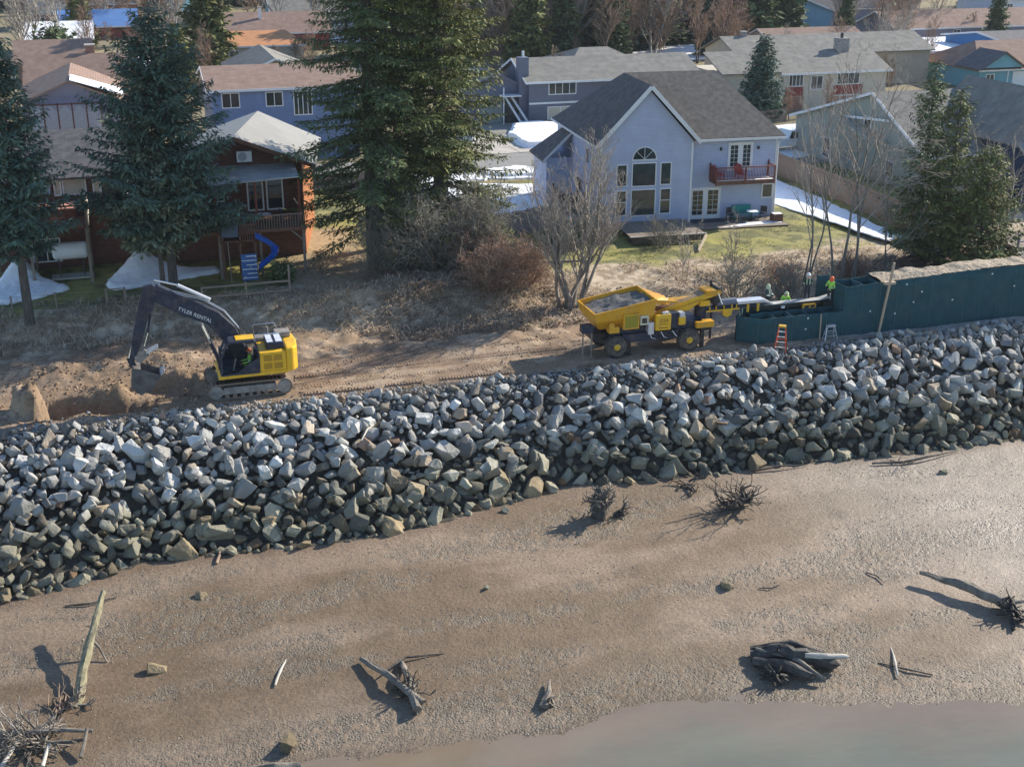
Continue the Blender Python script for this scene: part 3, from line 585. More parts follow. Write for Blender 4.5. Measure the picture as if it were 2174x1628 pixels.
MB().add([(6.02, .1, 3.7), (6.02, 3.6, 3.7), (6.02, 3.6, 4.95), (6.02, .1, 4.95)], [(0, 1, 2, 3)]).box(6.0, 6.05, .1, 3.6, 3.7, 4.95).build('side_panel', mat('pale_panel', (.75, .68, .60), .6, .08, 2), t)
t = thing('hot_tub', 'hot tub with salmon cover standing on the raised deck', 'hot tub', (-5.7, 84.2, 4.88))
MB().box(0, 2.4, 0, 2.0, 0, .75).build('cabinet', M_redwood, t, bevel=.1); MB().box(-.06, 2.46, -.06, 2.06, .75, .86).build('cover', mat('salmon_cover', (.62, .30, .22), .6, .08, 2), t, bevel=.04)
t = thing('fuel_tank', 'white horizontal fuel tank under the raised deck', 'tank', (-3.95, 84.5, 1.15))
MB().lathe([(.02, -1.12), (.35, -1.08), (.52, -.98), (.54, -.9), (.54, .9), (.52, .98), (.35, 1.08), (.02, 1.12)], 24, 'x', (0, 0, 1.75)).build('barrel', M_white, t, smooth=False)
for x_ in (-.75, .75):
    for y_ in (-.35, .35): MB().bar((x_, y_, 0), (x_, y_ * .6, 1.4), .07).build('leg', M_black, t)
MB().box(-1.3, 1.3, -.6, .6, 0, .1).build('base_slab', M_concrete, t)
t = thing('wall_box', 'small grey blue utility box on the dark red house wall', 'utility box', (-5.0, 86.8, 6.15)); MB().box(-.22, .22, 0, .2, 0, .55).build('box', mat('grey_box', (.35, .40, .50), .6, .1, 2), t, bevel=.02)
# ---------- log house with heat pump and covered deck ----------
hb = thing('log_house', 'red brown log house with pale metal roof and a covered deck', 'house', (0, 0, 0))
P5 = lambda y, px, xr: [(2.6, y, 1.0), (xr, y, 1.0), (xr, y, 7.4), (px, y, 9.3), (2.6, y, 7.45)]
MB().add(P5(86, 6.9, 11.4) + P5(94.6, 9.5, 13.3), [(0, 1, 2, 3, 4), (9, 8, 7, 6, 5), (0, 5, 6, 1), (1, 6, 7, 2), (2, 7, 8, 3), (3, 8, 9, 4), (4, 9, 5, 0)]).build('wall', M_dwood, hb)
MB().add([(11.42, 86, 1), (13.34, 94.6, 1), (13.34, 94.6, 7.4), (11.42, 86, 7.4)], [(0, 1, 2, 3)]).build('side_wall', M_sunlog, hb)  # sunlit side: warm sunlight painted into the log colour
e0, r0, r1, e1 = (12.2, 85.0, 7.42), (6.85, 84.6, 9.62), (9.7, 95.3, 9.6), (14.2, 95.3, 7.42)
roof_slabs(hb, [[e0, e1, r1, r0]], M_shpale, .16); roof_slabs(hb, [[r0, r1, (3.0, 95.3, 7.42), (1.6, 85.0, 7.42)]], M_shpale, .16)
MB().bar((e0[0], e0[1] - .04, e0[2] - .1), (r0[0], r0[1] - .04, r0[2] - .1), .06, .26).build('rake_board', M_deckw, hb)
MB().slab([(4.9, 82.6, 6.95), (10.75, 82.6, 7.2), (10.9, 86.0, 7.5), (4.9, 86, 7.5)], .06).build('awning', mat('corrugated_metal', (.62, .63, .62), .45, .1, 2, metal=.3, wave=('X', 3.2, .03, 0, .7)), hb)
for (x_, z_, w_, h_, s_) in ((9.5, 4.35, 1.15, 2.4, 'one'), (8.2, 4.35, 1.1, 2.4, 'one'), (3.6, 4.6, 1.4, 1.2, 'two')): window(hb, (x_, 86, z_), w_, h_, 0, s_, .1, mat_g=M_glassd)
window(hb, (5.9, 86, 5.1), .5, .9, 0, 'sash', .09)
dk = MB().box(2.2, 10.8, 81.4, 86, 3.95, 4.15).build('deck_floor', M_deckw, hb)
f = MB(); f.box(2.2, 10.8, 81.4, 81.48, 5.0, 5.07); f.box(10.72, 10.8, 81.4, 86, 5.0, 5.07); f.build('deck_railing', M_grwood, dk)
pm = MB().box(-.02, .02, -.02, .02, 0, .9).mesh('baluster', M_grwood)
for k in range(50): inst('baluster', pm, dk, (2.4 + k * .17, 81.44, 4.12))
for x_ in (2.4, 5.3, 7.9, 10.7): MB().box(x_ - .08, x_ + .08, 81.5, 81.66, .9, 3.95).build('deck_post', M_grwood, hb); MB().box(x_ - .07, x_ + .07, 82.7, 82.84, 4.1, 6.95).build('awning_post', M_redwood, hb)
f = MB(); f.bar((10.7, 81.6, 3.2), (9.9, 81.6, 3.95), .1); f.bar((10.7, 81.6, 3.2), (11.0, 82.6, 3.95), .1); f.build('brace', M_grwood, hb)
t = thing('heat_pump', 'white heat pump unit mounted on the log house gable', 'heat pump', (7.62, 85.6, 7.75))
MB().box(-.5, .5, 0, .36, 0, .72).build('case', M_white, t, bevel=.03); MB().lathe([(.02, -.03), (.27, -.03), (.29, 0), (.29, .02)], 20, 'y', (-.12, 0, .36)).build('fan_grille', mat('fan_grey', (.42, .43, .45), .6, .1, 5), t)
for x_ in (-.3, .3): MB().bar((x_, 0, -.03), (x_, .4, -.03), .05).build('bracket', M_black, t)
t = thing('deck_table', 'round table with pale top on the covered deck', 'table', (8.3, 82.6, 4.15)); MB().cyl((0, 0, .7), .5, .04, 18).build('tabletop', M_white, t); MB().tube([(0, 0, 0), (0, 0, .7)], .05).build('pedestal', M_black, t)
for x_, y_, r_, lb in ((7.5, 82.4, 80, 'dark deck chair left of the pale round table'), (9.2, 82.6, -80, 'dark deck chair right of the pale round table')):
    t = thing('deck_chair', lb, 'chair', (x_, y_, 4.15), r_, 'dark chairs on the covered deck'); MB().box(-.24, .24, -.24, .24, .4, .45).build('seat', M_black, t); MB().box(-.24, .24, .2, .25, .5, .95).build('backrest', M_black, t)
    for a in (-1, 1):
        for b_ in (-1, 1): MB().box(a * .2 - .02, a * .2 + .02, b_ * .2 - .02, b_ * .2 + .02, 0, .5 if b_ > 0 else .4).build('leg', M_black, t)
# play tower
M_plwood = mat('play_tower_wood', (.15, .075, .05), .75, .25, 3); M_slide = mat('blue_plastic', (.012, .10, .45), .35, .08, 2, spec=.5); M_climb = mat('blue_climbing_wall', (.05, .13, .33), .6, .1, 2)
t = thing('play_tower', 'wooden play tower with blue spiral slide and climbing wall', 'play tower', (5.4, 80.9, 1.0))
for x_ in (0, 1.1, 2.05):
    for y_ in (0, 1.3): MB().box(x_, x_ + .1, y_, y_ + .1, 0, 2.9 if x_ else 3.9).build('post', M_plwood, t)
MB().box(0, 2.15, 0, 1.4, 2.55, 2.65).build('platform', M_plwood, t); MB().box(0, 1.05, -.03, .02, 2.9, 4.2).build('side_panel', mat('blue_grey_panel', (.10, .13, .19), .7, .1, 2), t)
MB().box(1.1, 2.15, -.03, .03, 3.6, 3.7).build('rail', M_plwood, t)
pm = MB().box(0, .06, -.02, .02, 2.65, 3.6).mesh('slat', M_plwood)
for k in range(7): inst('slat', pm, t, (1.15 + k * .15, 0, 0))
cw = MB().add([(1.1, -.1, 1.75), (2.1, -.1, 1.75), (2.1, -.45, .1), (1.1, -.45, .1), (1.1, -.04, 1.75), (2.1, -.04, 1.75), (2.1, -.39, .1), (1.1, -.39, .1)], [(0, 1, 2, 3), (4, 7, 6, 5), (0, 4, 5, 1), (1, 5, 6, 2), (2, 6, 7, 3), (3, 7, 4, 0)]).build('climbing_wall', M_climb, t)
f = MB()
for k in range(6): z = .25 + k * .27; y = -.45 + (z - .1) * .212; f.box(1.12 + .3 * (k % 2), 2.08, y - .06, y - .01, z, z + .05)
f.build('rung', M_white, cw)
for k in range(7): x_, z_ = 1.3 + (k * .37) % .75, .35 + k * .2; MB().cyl((x_, -.46 + (z_ - .1) * .212, z_), .05, .1, 8, 'y').build('hand_hold', M_tan, cw)
MB().tube([(.42, -.3, -.1), (.34, -.3, 2.7)], .035).build('pole', M_grwood, t)
pts = [(2.15 + 1.15 * math.sin(a), .1 - .15 * a, 2.75 - .62 * a) for a in np.linspace(0, 2.9, 16)]; pts = [(2.1, .1, 2.8)] + pts + [(2.2, -.35, .75)]
b = MB(); prof = [(-.28, .26), (-.26, .05), (-.12, -.06), (.12, -.06), (.26, .05), (.28, .26), (.22, .24), (.2, .08), (.1, 0), (-.1, 0), (-.2, .08), (-.22, .24)]
rows = []
for i, p in enumerate(pts):
    p = Vector(p); d = (Vector(pts[min(i + 1, len(pts) - 1)]) - Vector(pts[max(i - 1, 0)])); d.z = 0; d.normalize(); s_ = Vector((-d.y, d.x, 0)); rows.append([p + s_ * a + Vector((0, 0, c)) for a, c in prof])
V = [q for r_ in rows for q in r_]; n_ = len(prof); b.add(V, [(i * n_ + k, i * n_ + (k + 1) % n_, (i + 1) * n_ + (k + 1) % n_, (i + 1) * n_ + k) for i in range(len(rows) - 1) for k in range(n_)]).build('slide', M_slide, t)
# ---------- neighbour houses ----------
hc = house('lattice_porch_house', 'brown roofed house with white lattice screened upper porch', -7.5, 0, 112, 124, 1.2, 8.6, 10.2, M_lav, M_shbrown, 'y', wins=[('f', 2.3, 3.1, 1.2, 1.2, 'two'), ('f', 4.2, 3.1, 1.8, 1.2, 'two')], trim=False)
for k in range(5):
    f = MB(); x0 = .55 + k * 1.12
    for j in range(-12, 14):
        for s_ in (-1, 1):
            x = x0 + j * .12 if s_ > 0 else x0 + 1.0 - j * .12; p = [x, 5.1]; q = [x + s_ * 2.05, 7.15]
            lo, hi = x0, x0 + 1.0; tp = [p[0], p[1]]; 
            t0 = max(0, (lo - x) * s_ if s_ > 0 else (x - hi)); t1 = min(2.05, (hi - x) if s_ > 0 else (x - lo))
            if t1 > t0 + .03: f.bar((x + s_ * t0, -.62 + .01 * s_, 5.1 + t0), (x + s_ * t1, -.62 + .01 * s_, 5.1 + t1), .05, .012)
    o = f.build('lattice_panel', M_white, hc); o['kind'] = 'stuff'
f = MB()
for k in range(6): f.box(.44 + k * 1.12, .54 + k * 1.12, -.68, -.58, 5.0, 7.3)
f.box(.4, 6.2, -.68, -.58, 5.0, 5.1); f.box(.4, 6.2, -.68, -.58, 7.15, 7.25); f.build('lattice_frame', M_dwood, hc)
MB().box(.3, 6.3, -.6, .0, 4.85, 4.98).build('porch_floor', M_deckw, hc); MB().slab([(3.9, -.9, 8.95), (8.0, -.9, 7.6), (8.0, 3, 7.6), (3.9, 3, 8.95)], .05).build('snow_layer', M_snow, hc, loc=(0, 0, .22))
house('low_roof_house', 'long low house under a brown roof with a brick chimney', -7.5, 1.5, 122, 134, 1.2, 7.6, 10.6, M_tan, M_shbrown, 'x', chim=(5.5, 6.5, .8, .7, M_brick), trim=False)
house('blue_house', 'bright blue two storey house under a brown shingle roof', 8.2, 21.5, 120, 132, 1.2, 7.95, 9.3, M_blue, M_shbrown, 'x', wins=[('f', 1.65, 5.0, 1.65, 1.4, 'two'), ('f', 5.6, 5.0, 1.6, 1.35, 'two'), ('f', 8.2, 4.1, 1.75, 2.25, 'four'), ('f', 1.2, 2.0, .9, .7, 'one'), ('f', 6.0, 2.0, 1.6, .9, 'two')])
hd = house('slate_house', 'slate blue two storey house with long grey roof beyond the driveway', 42.6, 62.5, 133, 143, 1.2, 5.8, 7.6, M_slate, M_shgrey, 'x', wins=[('f', 3.8, 3.0, 3.2, 1.5, 'four'), ('f', 3.6, .35, 3.0, 1.4, 'two', 'window', M_blind)])
MB().box(-.9, .2, .8, 1.9, -1, 6.95).build('chimney', M_slate, hd); MB().tube([(-.3, 1.3, 6.95), (-.3, 1.3, 7.6)], .14, 8).build('flue', M_white, hd)
MB().box(0, 19.9, -.06, 0, 2.05, 2.25).build('band_board', M_white, hd)
gw = MB().prism([(-5.8, 0), (-.9, 0), (-.9, 4.2), (-3.35, 5.3), (-5.8, 4.2)], 1.5, 9, 'y').build('garage_wing', M_slate, hd)
roof_slabs(hd, [[(-6.2, 9, 4.1), (-6.2, 1.1, 4.1), (-3.35, 1.1, 5.45), (-3.35, 9, 5.45)]], M_slate, name='garage_roof'); roof_slabs(hd, [[(-.5, 1.1, 4.1), (-.5, 9, 4.1), (-3.35, 9, 5.45), (-3.35, 1.1, 5.45)]], M_slate, name='garage_roof')
o = MB().box(-5.5, -2.6, 1.42, 1.52, 0, 2.3).build('garage_door', M_palegrn, hd)
for k in range(4): MB().box(-5.3 + k * .66, -4.85 + k * .66, 1.38, 1.41, 1.75, 2.05).build('pane', M_glassd, o)
f = MB(); f.bar((-2.6, .9, 3.1), (-1.2, -1.9, 0), .1, .22); f.bar((-1.9, .9, 3.1), (-.4, -1.9, 0), .1, .22); f.box(-3, -.9, -.2, 1.4, 3.0, 3.1); f.box(-2.95, -2.85, -.15, -.05, 0, 4.0); f.build('staircase', M_white, hd)
MB().box(-2.4, -.9, .9, 1.48, 0, 3.0).build('stair_side', M_black, hd)
hg = house('red_panel_house', 'house with pale walls, red panels below wide windows and a stone chimney', 73.5, 87.0, 133.5, 143.5, 1.2, 5.5, 7.3, M_cream, M_shgrey, 'x', wins=[('f', 1.6, 2.65, 1.9, 1.5, 'four'), ('f', 8.4, 2.65, 3.0, 1.6, 'four'), ('f', 8.4, .15, 3.6, 1.3, 'four'), ('f', 4.3, 2.2, 1.6, 1.6, 'two', 'window', M_glassd)])
for a, b_ in ((.3, 2.6), (6.6, 10.4)): MB().box(a, b_, -.04, -.0, 1.55, 2.6).build('red_panel', M_redb, hg)
for a, b_ in ((0, 2.7), (6.4, 13.5)): MB().box(a, b_, -.03, -.0, -.3, 1.5).build('brick_base', M_brick, hg)
MB().box(9.3, 10.7, 4.2, 5.4, 4, 7.4).build('chimney', M_stone, hg); MB().tube([(10, 4.8, 7.4), (10, 4.8, 8.0)], .18, 8).build('flue', M_black, hg)
roof_slabs(hg, [[(-8, -.4, 4.4), (-.5, -.4, 4.4), (-.5, 5, 6.3), (-8, 5, 6.3)]], M_shgrey, name='garage_roof'); MB().box(-7.5, 0, .1, 9, -.3, 4.3).build('garage', M_cream, hg)
house('long_grey_roof_house', 'long house with weathered grey brown roof behind the stone chimney', 76, 104, 150, 160, 1.2, 5.6, 7.4, M_tan, M_shgrey, 'x', chim=(3, 5, .6, .5, M_stone), trim=False)
hh = house('green_gable_house', 'pale green house with white rakes behind the board fence', 62.5, 75.5, 89, 110.5, 1.2, 4.7, 8.55, M_palegrn, M_shgrey, 'x', yr=8.0, wins=[('l', 9.0, 3.6, 1.2, 1.6, 'one'), ('l', 15.5, .4, 1.3, 1.9, 'one'), ('l', 5, .6, 1.2, 1.4, 'one')])
roof_slabs(hh, [[(-1.6, 5.5, 3.6), (-1.6, 12.5, 4.9), (0, 12.5, 4.9), (0, 5.5, 3.6)]], M_palegrn, .25, name='porch_roof')
MB().bar((-.53, 5, 5.4), (-.53, 14, 4.6), .1, .2).build('rake_board', M_white, hh)
hr = house('dark_wall_house', 'house with navy lower wall, snowy porch roof and lavender gable at the right edge', 68.5, 82, 84.5, 97, 1.2, 6.2, 9.6, M_navy, M_shgrey, 'y', yr=3.2, wins=[('f', 5, .8, 1.6, 1.4, 'two')])
MB().prism([(.1, 5.0), (13, 5.0), (13, 5.3), (3.2, 8.1), (.1, 5.3)], -.05, .0, 'y').build('gable_panel', M_lav, hr)
roof_slabs(hr, [[(-.9, -2.2, 3.1), (9, -2.2, 3.1), (9, 0, 4.9), (-.9, 0, 4.9)]], M_shpale, name='porch_roof')
hj = house('teal_house', 'teal house with garage and brown roof at the right', 105.5, 120, 141, 154, 1.2, 3.9, 6.6, M_teal, M_shbrown, 'x', hip=4, wins=[('f', 1.6, 1.0, 1.3, 1.0, 'two')])
MB().box(5, 9.5, -.06, 0, 0, 2.2).build('garage_door', M_white, hj); MB().box(4.2, 4.35, -.05, 0, 0, 2.6).build('corner_board', M_white, hj)
MB().prism([(-.5, 2.9), (5.5, 2.9), (2.5, 4.7)], -1.2, -.0, 'y').build('entry_gable', M_teal, hj); roof_slabs(hj, [[(-1, -1.6, 2.8), (2.5, -1.6, 4.9), (2.5, 4, 4.9), (-1, 4, 2.8)]], M_shdark, name='entry_roof'); roof_slabs(hj, [[(2.5, -1.6, 4.9), (6, -1.6, 2.8), (6, 4, 2.8), (2.5, 4, 4.9)]], M_shbrown, name='entry_roof')  # left entry slope charcoal, right brown: shade painted into one roof
hk = thing('flat_roof_building', 'low flat roofed building covered in snow with a rooftop unit', 'building', (105, 156, 1.2)); MB().box(0, 23, 0, 16, -.3, 3.0).build('wall', M_cream, hk); MB().box(-.3, 23.3, -.3, 16.3, 3.0, 3.3).build('snow_layer', M_snow, hk)
u_ = MB().box(13, 17, 7, 9, 3.6, 4.6).build('rooftop_unit', M_white, hk); 
for x_ in (13, 14.3, 15.6, 16.8): MB().box(x_, x_ + .15, 6.9, 7.1, 3.3, 4.8).build('unit_leg', M_white, u_)
house('bright_blue_house', 'bright blue windowless wall of a house at the right edge', 117.5, 134, 150.5, 166, 1.2, 5.6, 6.6, mat('azure_siding', (.07, .22, .46), .65, .06, 1), M_shdark, 'x')
# far rows
house('far_blue_gable_house', 'light blue gabled house with white trim behind young firs', 110.5, 121.5, 205, 219, 1.2, 5.9, 7.9, mat('sky_blue_siding', (.18, .36, .50), .65, .06, 1), M_shgrey, 'y', wins=[('r', 2, 2, 1, 1.2, 'one')])
house('far_grey_roof_house', 'pale house with grey roof left of the light blue gable', 98, 109, 212, 226, 1.2, 6.4, 9.2, M_palegrn, M_shgrey, 'y')
house('far_shed_roof_house', 'grey roofed house right of the light blue gable', 122, 137, 214, 226, 1.2, 5.6, 9.0, M_lav, M_shdark, 'x')
house('red_barn_house', 'dark red gabled house with pale brown roof', 17.5, 34, 213, 225, 1.2, 4.2, 6.8, M_redb, M_shbrown, 'x', chim=(6, 4, .5, .9, M_white))
hp = house('carport_house', 'open carport house under an orange roof', 15, 27.5, 197, 206, 1.2, 3.9, 5.5, M_cream, M_shorange, 'x', wins=[('f', 2.2, .5, 1.4, 1.5, 'two')], hip=2.5)
house('tan_gable_house', 'tan house with a shallow gable and vent above the blue house', 14, 23.5, 160, 176, 1.2, 4.0, 6.0, M_tan, M_shgrey, 'y', wins=[('f', 4.7, 3.4, .5, .6, 'one', 'vent', M_blind)])
house('far_blue_roof_house', 'house with a long blue metal roof at the upper left', -8, 4.5, 240, 250, 1.2, 3.6, 5.9, M_redb, mat('blue_metal_roof', (.12, .24, .50), .5, .08, 1), 'x')
house('far_brown_house', 'small brown roofed house at the top left', -5, 6, 285, 297, 1.2, 4.2, 7.2, M_brick, M_shgrey, 'x', chim=(7, 5, .7, .6, M_white))
house('white_house', 'white walled low house beside the snowy garden', -12.5, -3, 216, 228, 1.2, 3.9, 5.9, M_cream, M_snow, 'x')
house('far_teal_house', 'teal and white house at the top centre left', 29, 42, 246, 258, 1.2, 4.6, 7.3, M_teal, M_shgrey, 'x', wins=[('f', 9.5, .3, 2.4, 2.2, 'two')])
house('far_slate_roof_house', 'low house with a dark slate roof beside the giant spruce', 38.5, 48, 232, 244, 1.2, 3.6, 5.6, M_cream, M_shdark, 'x')
house('far_mint_roof_house', 'small house with pale green roof in the distance', 12, 20, 262, 272, 1.2, 4.2, 6.2, M_cream, M_teal, 'x')
house('far_hidden_roof_house', 'low grey hip roof beyond the slate blue house', 56, 67, 158, 170, 1.2, 3.7, 5.6, M_cream, M_shgrey, 'x', hip=4)
house('far_long_brown_house', 'long low brown roofed house with a dull blue wall at the right', 126, 156, 192, 204, 1.2, 3.9, 6.2, M_lav, M_shbrown, 'x', wins=[('f', 12, .8, 1.4, 1.4, 'two')])
house('far_white_house', 'white house with a grey roof in the top right corner', 156, 172, 205, 218, 1.2, 7.2, 9.6, mat('pale_blue_siding', (.6, .66, .74), .65, .06, 1), M_shdark, 'x', wins=[('f', 2, 3.6, 1.3, 1.5, 'two')])
house('far_dark_roof_house', 'low house with a dark red fence beside the fir', 96, 112, 178, 188, 1.2, 3.6, 5.4, M_cream, M_shbrown, 'x')
for i, (x, y, w_, d_, m1, m2, lb) in enumerate([(60, 262, 14, 10, M_palegrn, M_shgrey, 'grey roof half hidden by tall bare trees'), (84, 250, 13, 11, M_tan, M_shbrown, 'brown roof seen between far firs'), (150, 250, 15, 11, M_cream, M_shgrey, 'pale low house on the far right street'), (-14, 262, 6, 10, M_redb, M_shpale, 'snow dusted roof at the far left edge'), (58, 208, 12, 10, M_redb, M_snow, 'snowy roof behind the bare poplars'), (-12, 180, 9, 10, M_brick, M_shbrown, 'reddish roofed house left of the tall spruce'), (140, 290, 15, 10, M_cream, M_shgrey, 'grey roof close to the far woods')]):
    house('far_house', lb, x, x + w_, y, y + d_, 1.2, 4.2, 6.6, m1, m2, 'x', trim=False, wins=[('f', w_ * .3, 1, 1.5, 1.3, 'two'), ('f', w_ * .7, 1, 1.5, 1.3, 'two')])
# ---------- streets, drives, snow ----------
def sheet(name, pts, z, m, kind='structure', thick=None, rough=None, label=None):
    """flat ground sheet from an outline, slightly wavy edge"""
    bm = bmesh.new(); vs_ = []
    n = len(pts)
    for i in range(n):
        a = Vector(pts[i]); b = Vector(pts[(i + 1) % n]); k = max(1, int((b - a).length / (rough[0] if rough else 1e9)))
        for j in range(k):
            p = a.lerp(b, j / k)
            if rough: p += Vector((mnoise.noise(Vector((p.x, p.y, 3)) * rough[2]), mnoise.noise(Vector((p.x, p.y, 9)) * rough[2]))) * rough[1]
            vs_.append(bm.verts.new((p.x, p.y, z)))
    f = bm.faces.new(vs_); 
    if f.normal.z < 0: f.normal_flip()
    if thick:
        r_ = bmesh.ops.extrude_face_region(bm, geom=[f]); tv = [v for v in r_['geom'] if isinstance(v, bmesh.types.BMVert)]
        for v in tv: v.co.z += thick
        bmesh.ops.bevel(bm, geom=[e for e in bm.edges if all(v in tv for v in e.verts)], offset=thick * .8, segments=2, affect='EDGES')
    bmesh.ops.triangulate(bm, faces=bm.faces[:]); me = bpy.data.meshes.new(name); bm.to_mesh(me); bm.free(); me.materials.append(m)
    o = bpy.data.objects.new(name, me); link(o); tag(o, kind=kind); return o
sheet('street', [(-80, 109.5), (140, 109.5), (140, 116.6), (-80, 116.6)], 1.29, M_concrete2); sheet('street', [(-80, 183), (200, 183), (200, 191), (-80, 191)], 1.27, M_concrete2)
sheet('street', [(57, 104), (63, 104), (63, 109.6), (57, 109.6)], 1.28, M_concrete2)
sheet('front_lawn', [(8, 104.2), (60, 104.2), (60, 109.4), (8, 109.4)], 1.262, mat('winter_lawn', (.20, .19, .08), .95, .2, 1.4, col2=(.36, .27, .14)))
slabs = thing('driveway', 'pale concrete slab driveway before the slate blue house', 'driveway', (29, 116.8, 1.2)); slabs['kind'] = 'structure'; del slabs['label']; del slabs['category']
for i in range(5):
    for j in range(3):
        inst('slab', _wc.setdefault('slab', MB().box(0, 2.45, 0, 2.9, -.1, .1).mesh('slab', M_concrete)), slabs, (i * 2.5, j * 2.95, rnd.uniform(-.01, .01)))
sheet('garage_apron', [(29, 125.7), (42.4, 125.7), (42.4, 134.4), (36, 134.4), (29, 134.4)], 1.27, M_concrete2)
RG = (.5, .35, 1.1)
sheet('snow_cover', [(22, 100.5), (31, 98.6), (36.5, 96.8), (36, 101), (31, 103), (27.5, 104.5), (30, 105.5), (36, 104.2), (36.5, 108), (24, 109)], 1.275, M_snow, thick=.12, rough=RG)
sheet('snow_cover', [(22.5, 88.6), (28, 89.4), (33.0, 89.6), (33.4, 95.5), (33, 97.8), (26, 99.8), (22, 99.5)], 1.24, M_snow, thick=.12, rough=RG)
sheet('snow_cover', [(30, 106.6), (36.5, 104.5), (37, 107), (34, 109.6), (30, 108.6)], 1.27, M_snow, thick=.35, rough=RG)
sheet('snow_cover', [(37.5, 118.6), (43.6, 117.5), (46, 128), (43.5, 131.5), (40.5, 131.5), (37.5, 125)], 1.27, M_snow, thick=.6, rough=RG)
sheet('snow_cover', [(51.6, 76.8), (53.3, 77.5), (54.2, 95), (54.2, 104), (48.9, 103.5), (49.0, 93), (50.4, 84)], 1.23, M_snow, thick=.06, rough=RG)
sheet('snow_cover', [(58.5, 116.9), (88, 116.9), (88, 124), (78, 126), (66, 123), (58.5, 121)], 1.27, M_snow, thick=.08, rough=RG)
sheet('snow_cover', [(57, 104.2), (69, 111), (62, 111), (57, 109.8)], 1.31, M_snow, thick=.04, rough=RG)
sheet('snow_cover', [(-14, 200), (4, 197), (8, 205), (2, 214), (-12, 214)], 1.27, M_snow, thick=.1, rough=(2, 1.5, .3))
sheet('snow_cover', [(60, 184), (100, 180), (98, 200), (70, 204)], 1.33, M_snow, thick=.08, rough=(2, 1.5, .3)); sheet('snow_cover', [(36, 222), (47, 222), (50, 231), (38, 231)], 1.27, M_snow, thick=.08, rough=(2, 1.5, .3))
sheet('snow_cover', [(84, 166), (104, 176), (134, 180), (134, 190), (104, 186)], 1.30, M_snow, thick=.08, rough=(2, 1.5, .3)); sheet('snow_cover', [(-12, 100), (6, 100), (6, 109), (-12, 109)], 1.27, M_snow, thick=.08, rough=RG)
def snow_pile(label, pts, peak, h, seed):
    """heaped snow: outline pts, highest at peak"""
    poly = [Vector(p) for p in pts]; us_ = np.linspace(min(p[0] for p in pts), max(p[0] for p in pts), 60); vs_ = np.linspace(min(p[1] for p in pts), max(p[1] for p in pts), 40); U, V, F = grid(us_, vs_)
    d = np.full(len(U), 1e9); ins = np.zeros(len(U), bool); n = len(poly)
    for i in range(n):
        a, b = poly[i], poly[(i + 1) % n]; ab = b - a; t_ = np.clip(((U - a.x) * ab.x + (V - a.y) * ab.y) / ab.length_squared, 0, 1); d = np.minimum(d, np.hypot(U - a.x - t_ * ab.x, V - a.y - t_ * ab.y))
        c = ((a.y > V) != (b.y > V)) & (U < (b.x - a.x) * (V - a.y) / ((b.y - a.y) or 1e-9) + a.x); ins ^= c
    sd = np.where(ins, d, -d) + (fbm(U * 2 + seed, V * 2, 3) - .5) * .5; pk = np.exp(-((U - peak[0]) ** 2 + (V - peak[1]) ** 2) / peak[2] ** 2)
    z = ground(U, V) + np.where(sd > 0, np.minimum(sd * 1.1, .25 + h * pk) + .0, np.maximum(sd * 2, -.4)) + (fbm(U * 3, V * 3, 4) - .5) * .12
    o = bpy.data.objects.new('snow_pile', npmesh('snow_pile', np.c_[U, V, z], F, M_snow, None, True)); link(o); tag(o, label, 'snow pile'); return o
snow_pile('tall snow heap beside the trunk of the large spruce left of the play tower', [(-2.1, 82.3), (-.5, 86.6), (1.2, 86.6), (3.2, 84.4), (5.2, 84.1), (5.3, 83.0), (2.5, 82.0), (.4, 81.2), (-1.6, 81.0)], (-.6, 85.2, 1.7), 1.9, 1)
snow_pile('snow heap at the left edge of the photo behind the leaning trunk', [(-9.5, 79.8), (-8.2, 87), (-6.3, 87), (-5.9, 84.6), (-4.0, 82.2), (-5.6, 80.6), (-7.6, 79.6)], (-7.3, 85.4, 1.6), 1.5, 5)
# ---------- trees ----------
def leaf_mat(name, c1, c2, rough=.75):
    m = mat(name, c1, rough, .2, .9, col2=c2, attr='col', spec=.25); return m
M_needle = leaf_mat('spruce_needles', (.075, .115, .055), (.145, .18, .085)); M_needleb = leaf_mat('blue_spruce_needles', (.060, .105, .085), (.12, .175, .135)); M_needlep = leaf_mat('pale_young_needles', (.13, .17, .12), (.22, .255, .185))
M_needley = leaf_mat('olive_needles', (.10, .125, .045), (.19, .20, .08))
M_bark = mat('bark', (.11, .095, .085), .95, .3, 4, bump=.03, stretch=(1, 1, .3)); M_barkg = mat('alder_bark', (.30, .28, .25), .9, .25, 3, col2=(.48, .46, .42), stretch=(1, 1, .5)); M_twig = mat('grey_twigs', (.26, .23, .20), .9, .2, 1, col2=(.40, .36, .31))
M_twigb = mat('brown_twigs', (.20, .14, .10), .9, .2, 1, col2=(.34, .25, .18)); M_twigr = mat('russet_twigs', (.25, .155, .11), .9, .2, 1, col2=(.38, .27, .20)); M_dead = mat('dead_twigs', (.20, .19, .16), .9, .2, 1, col2=(.33, .31, .25))
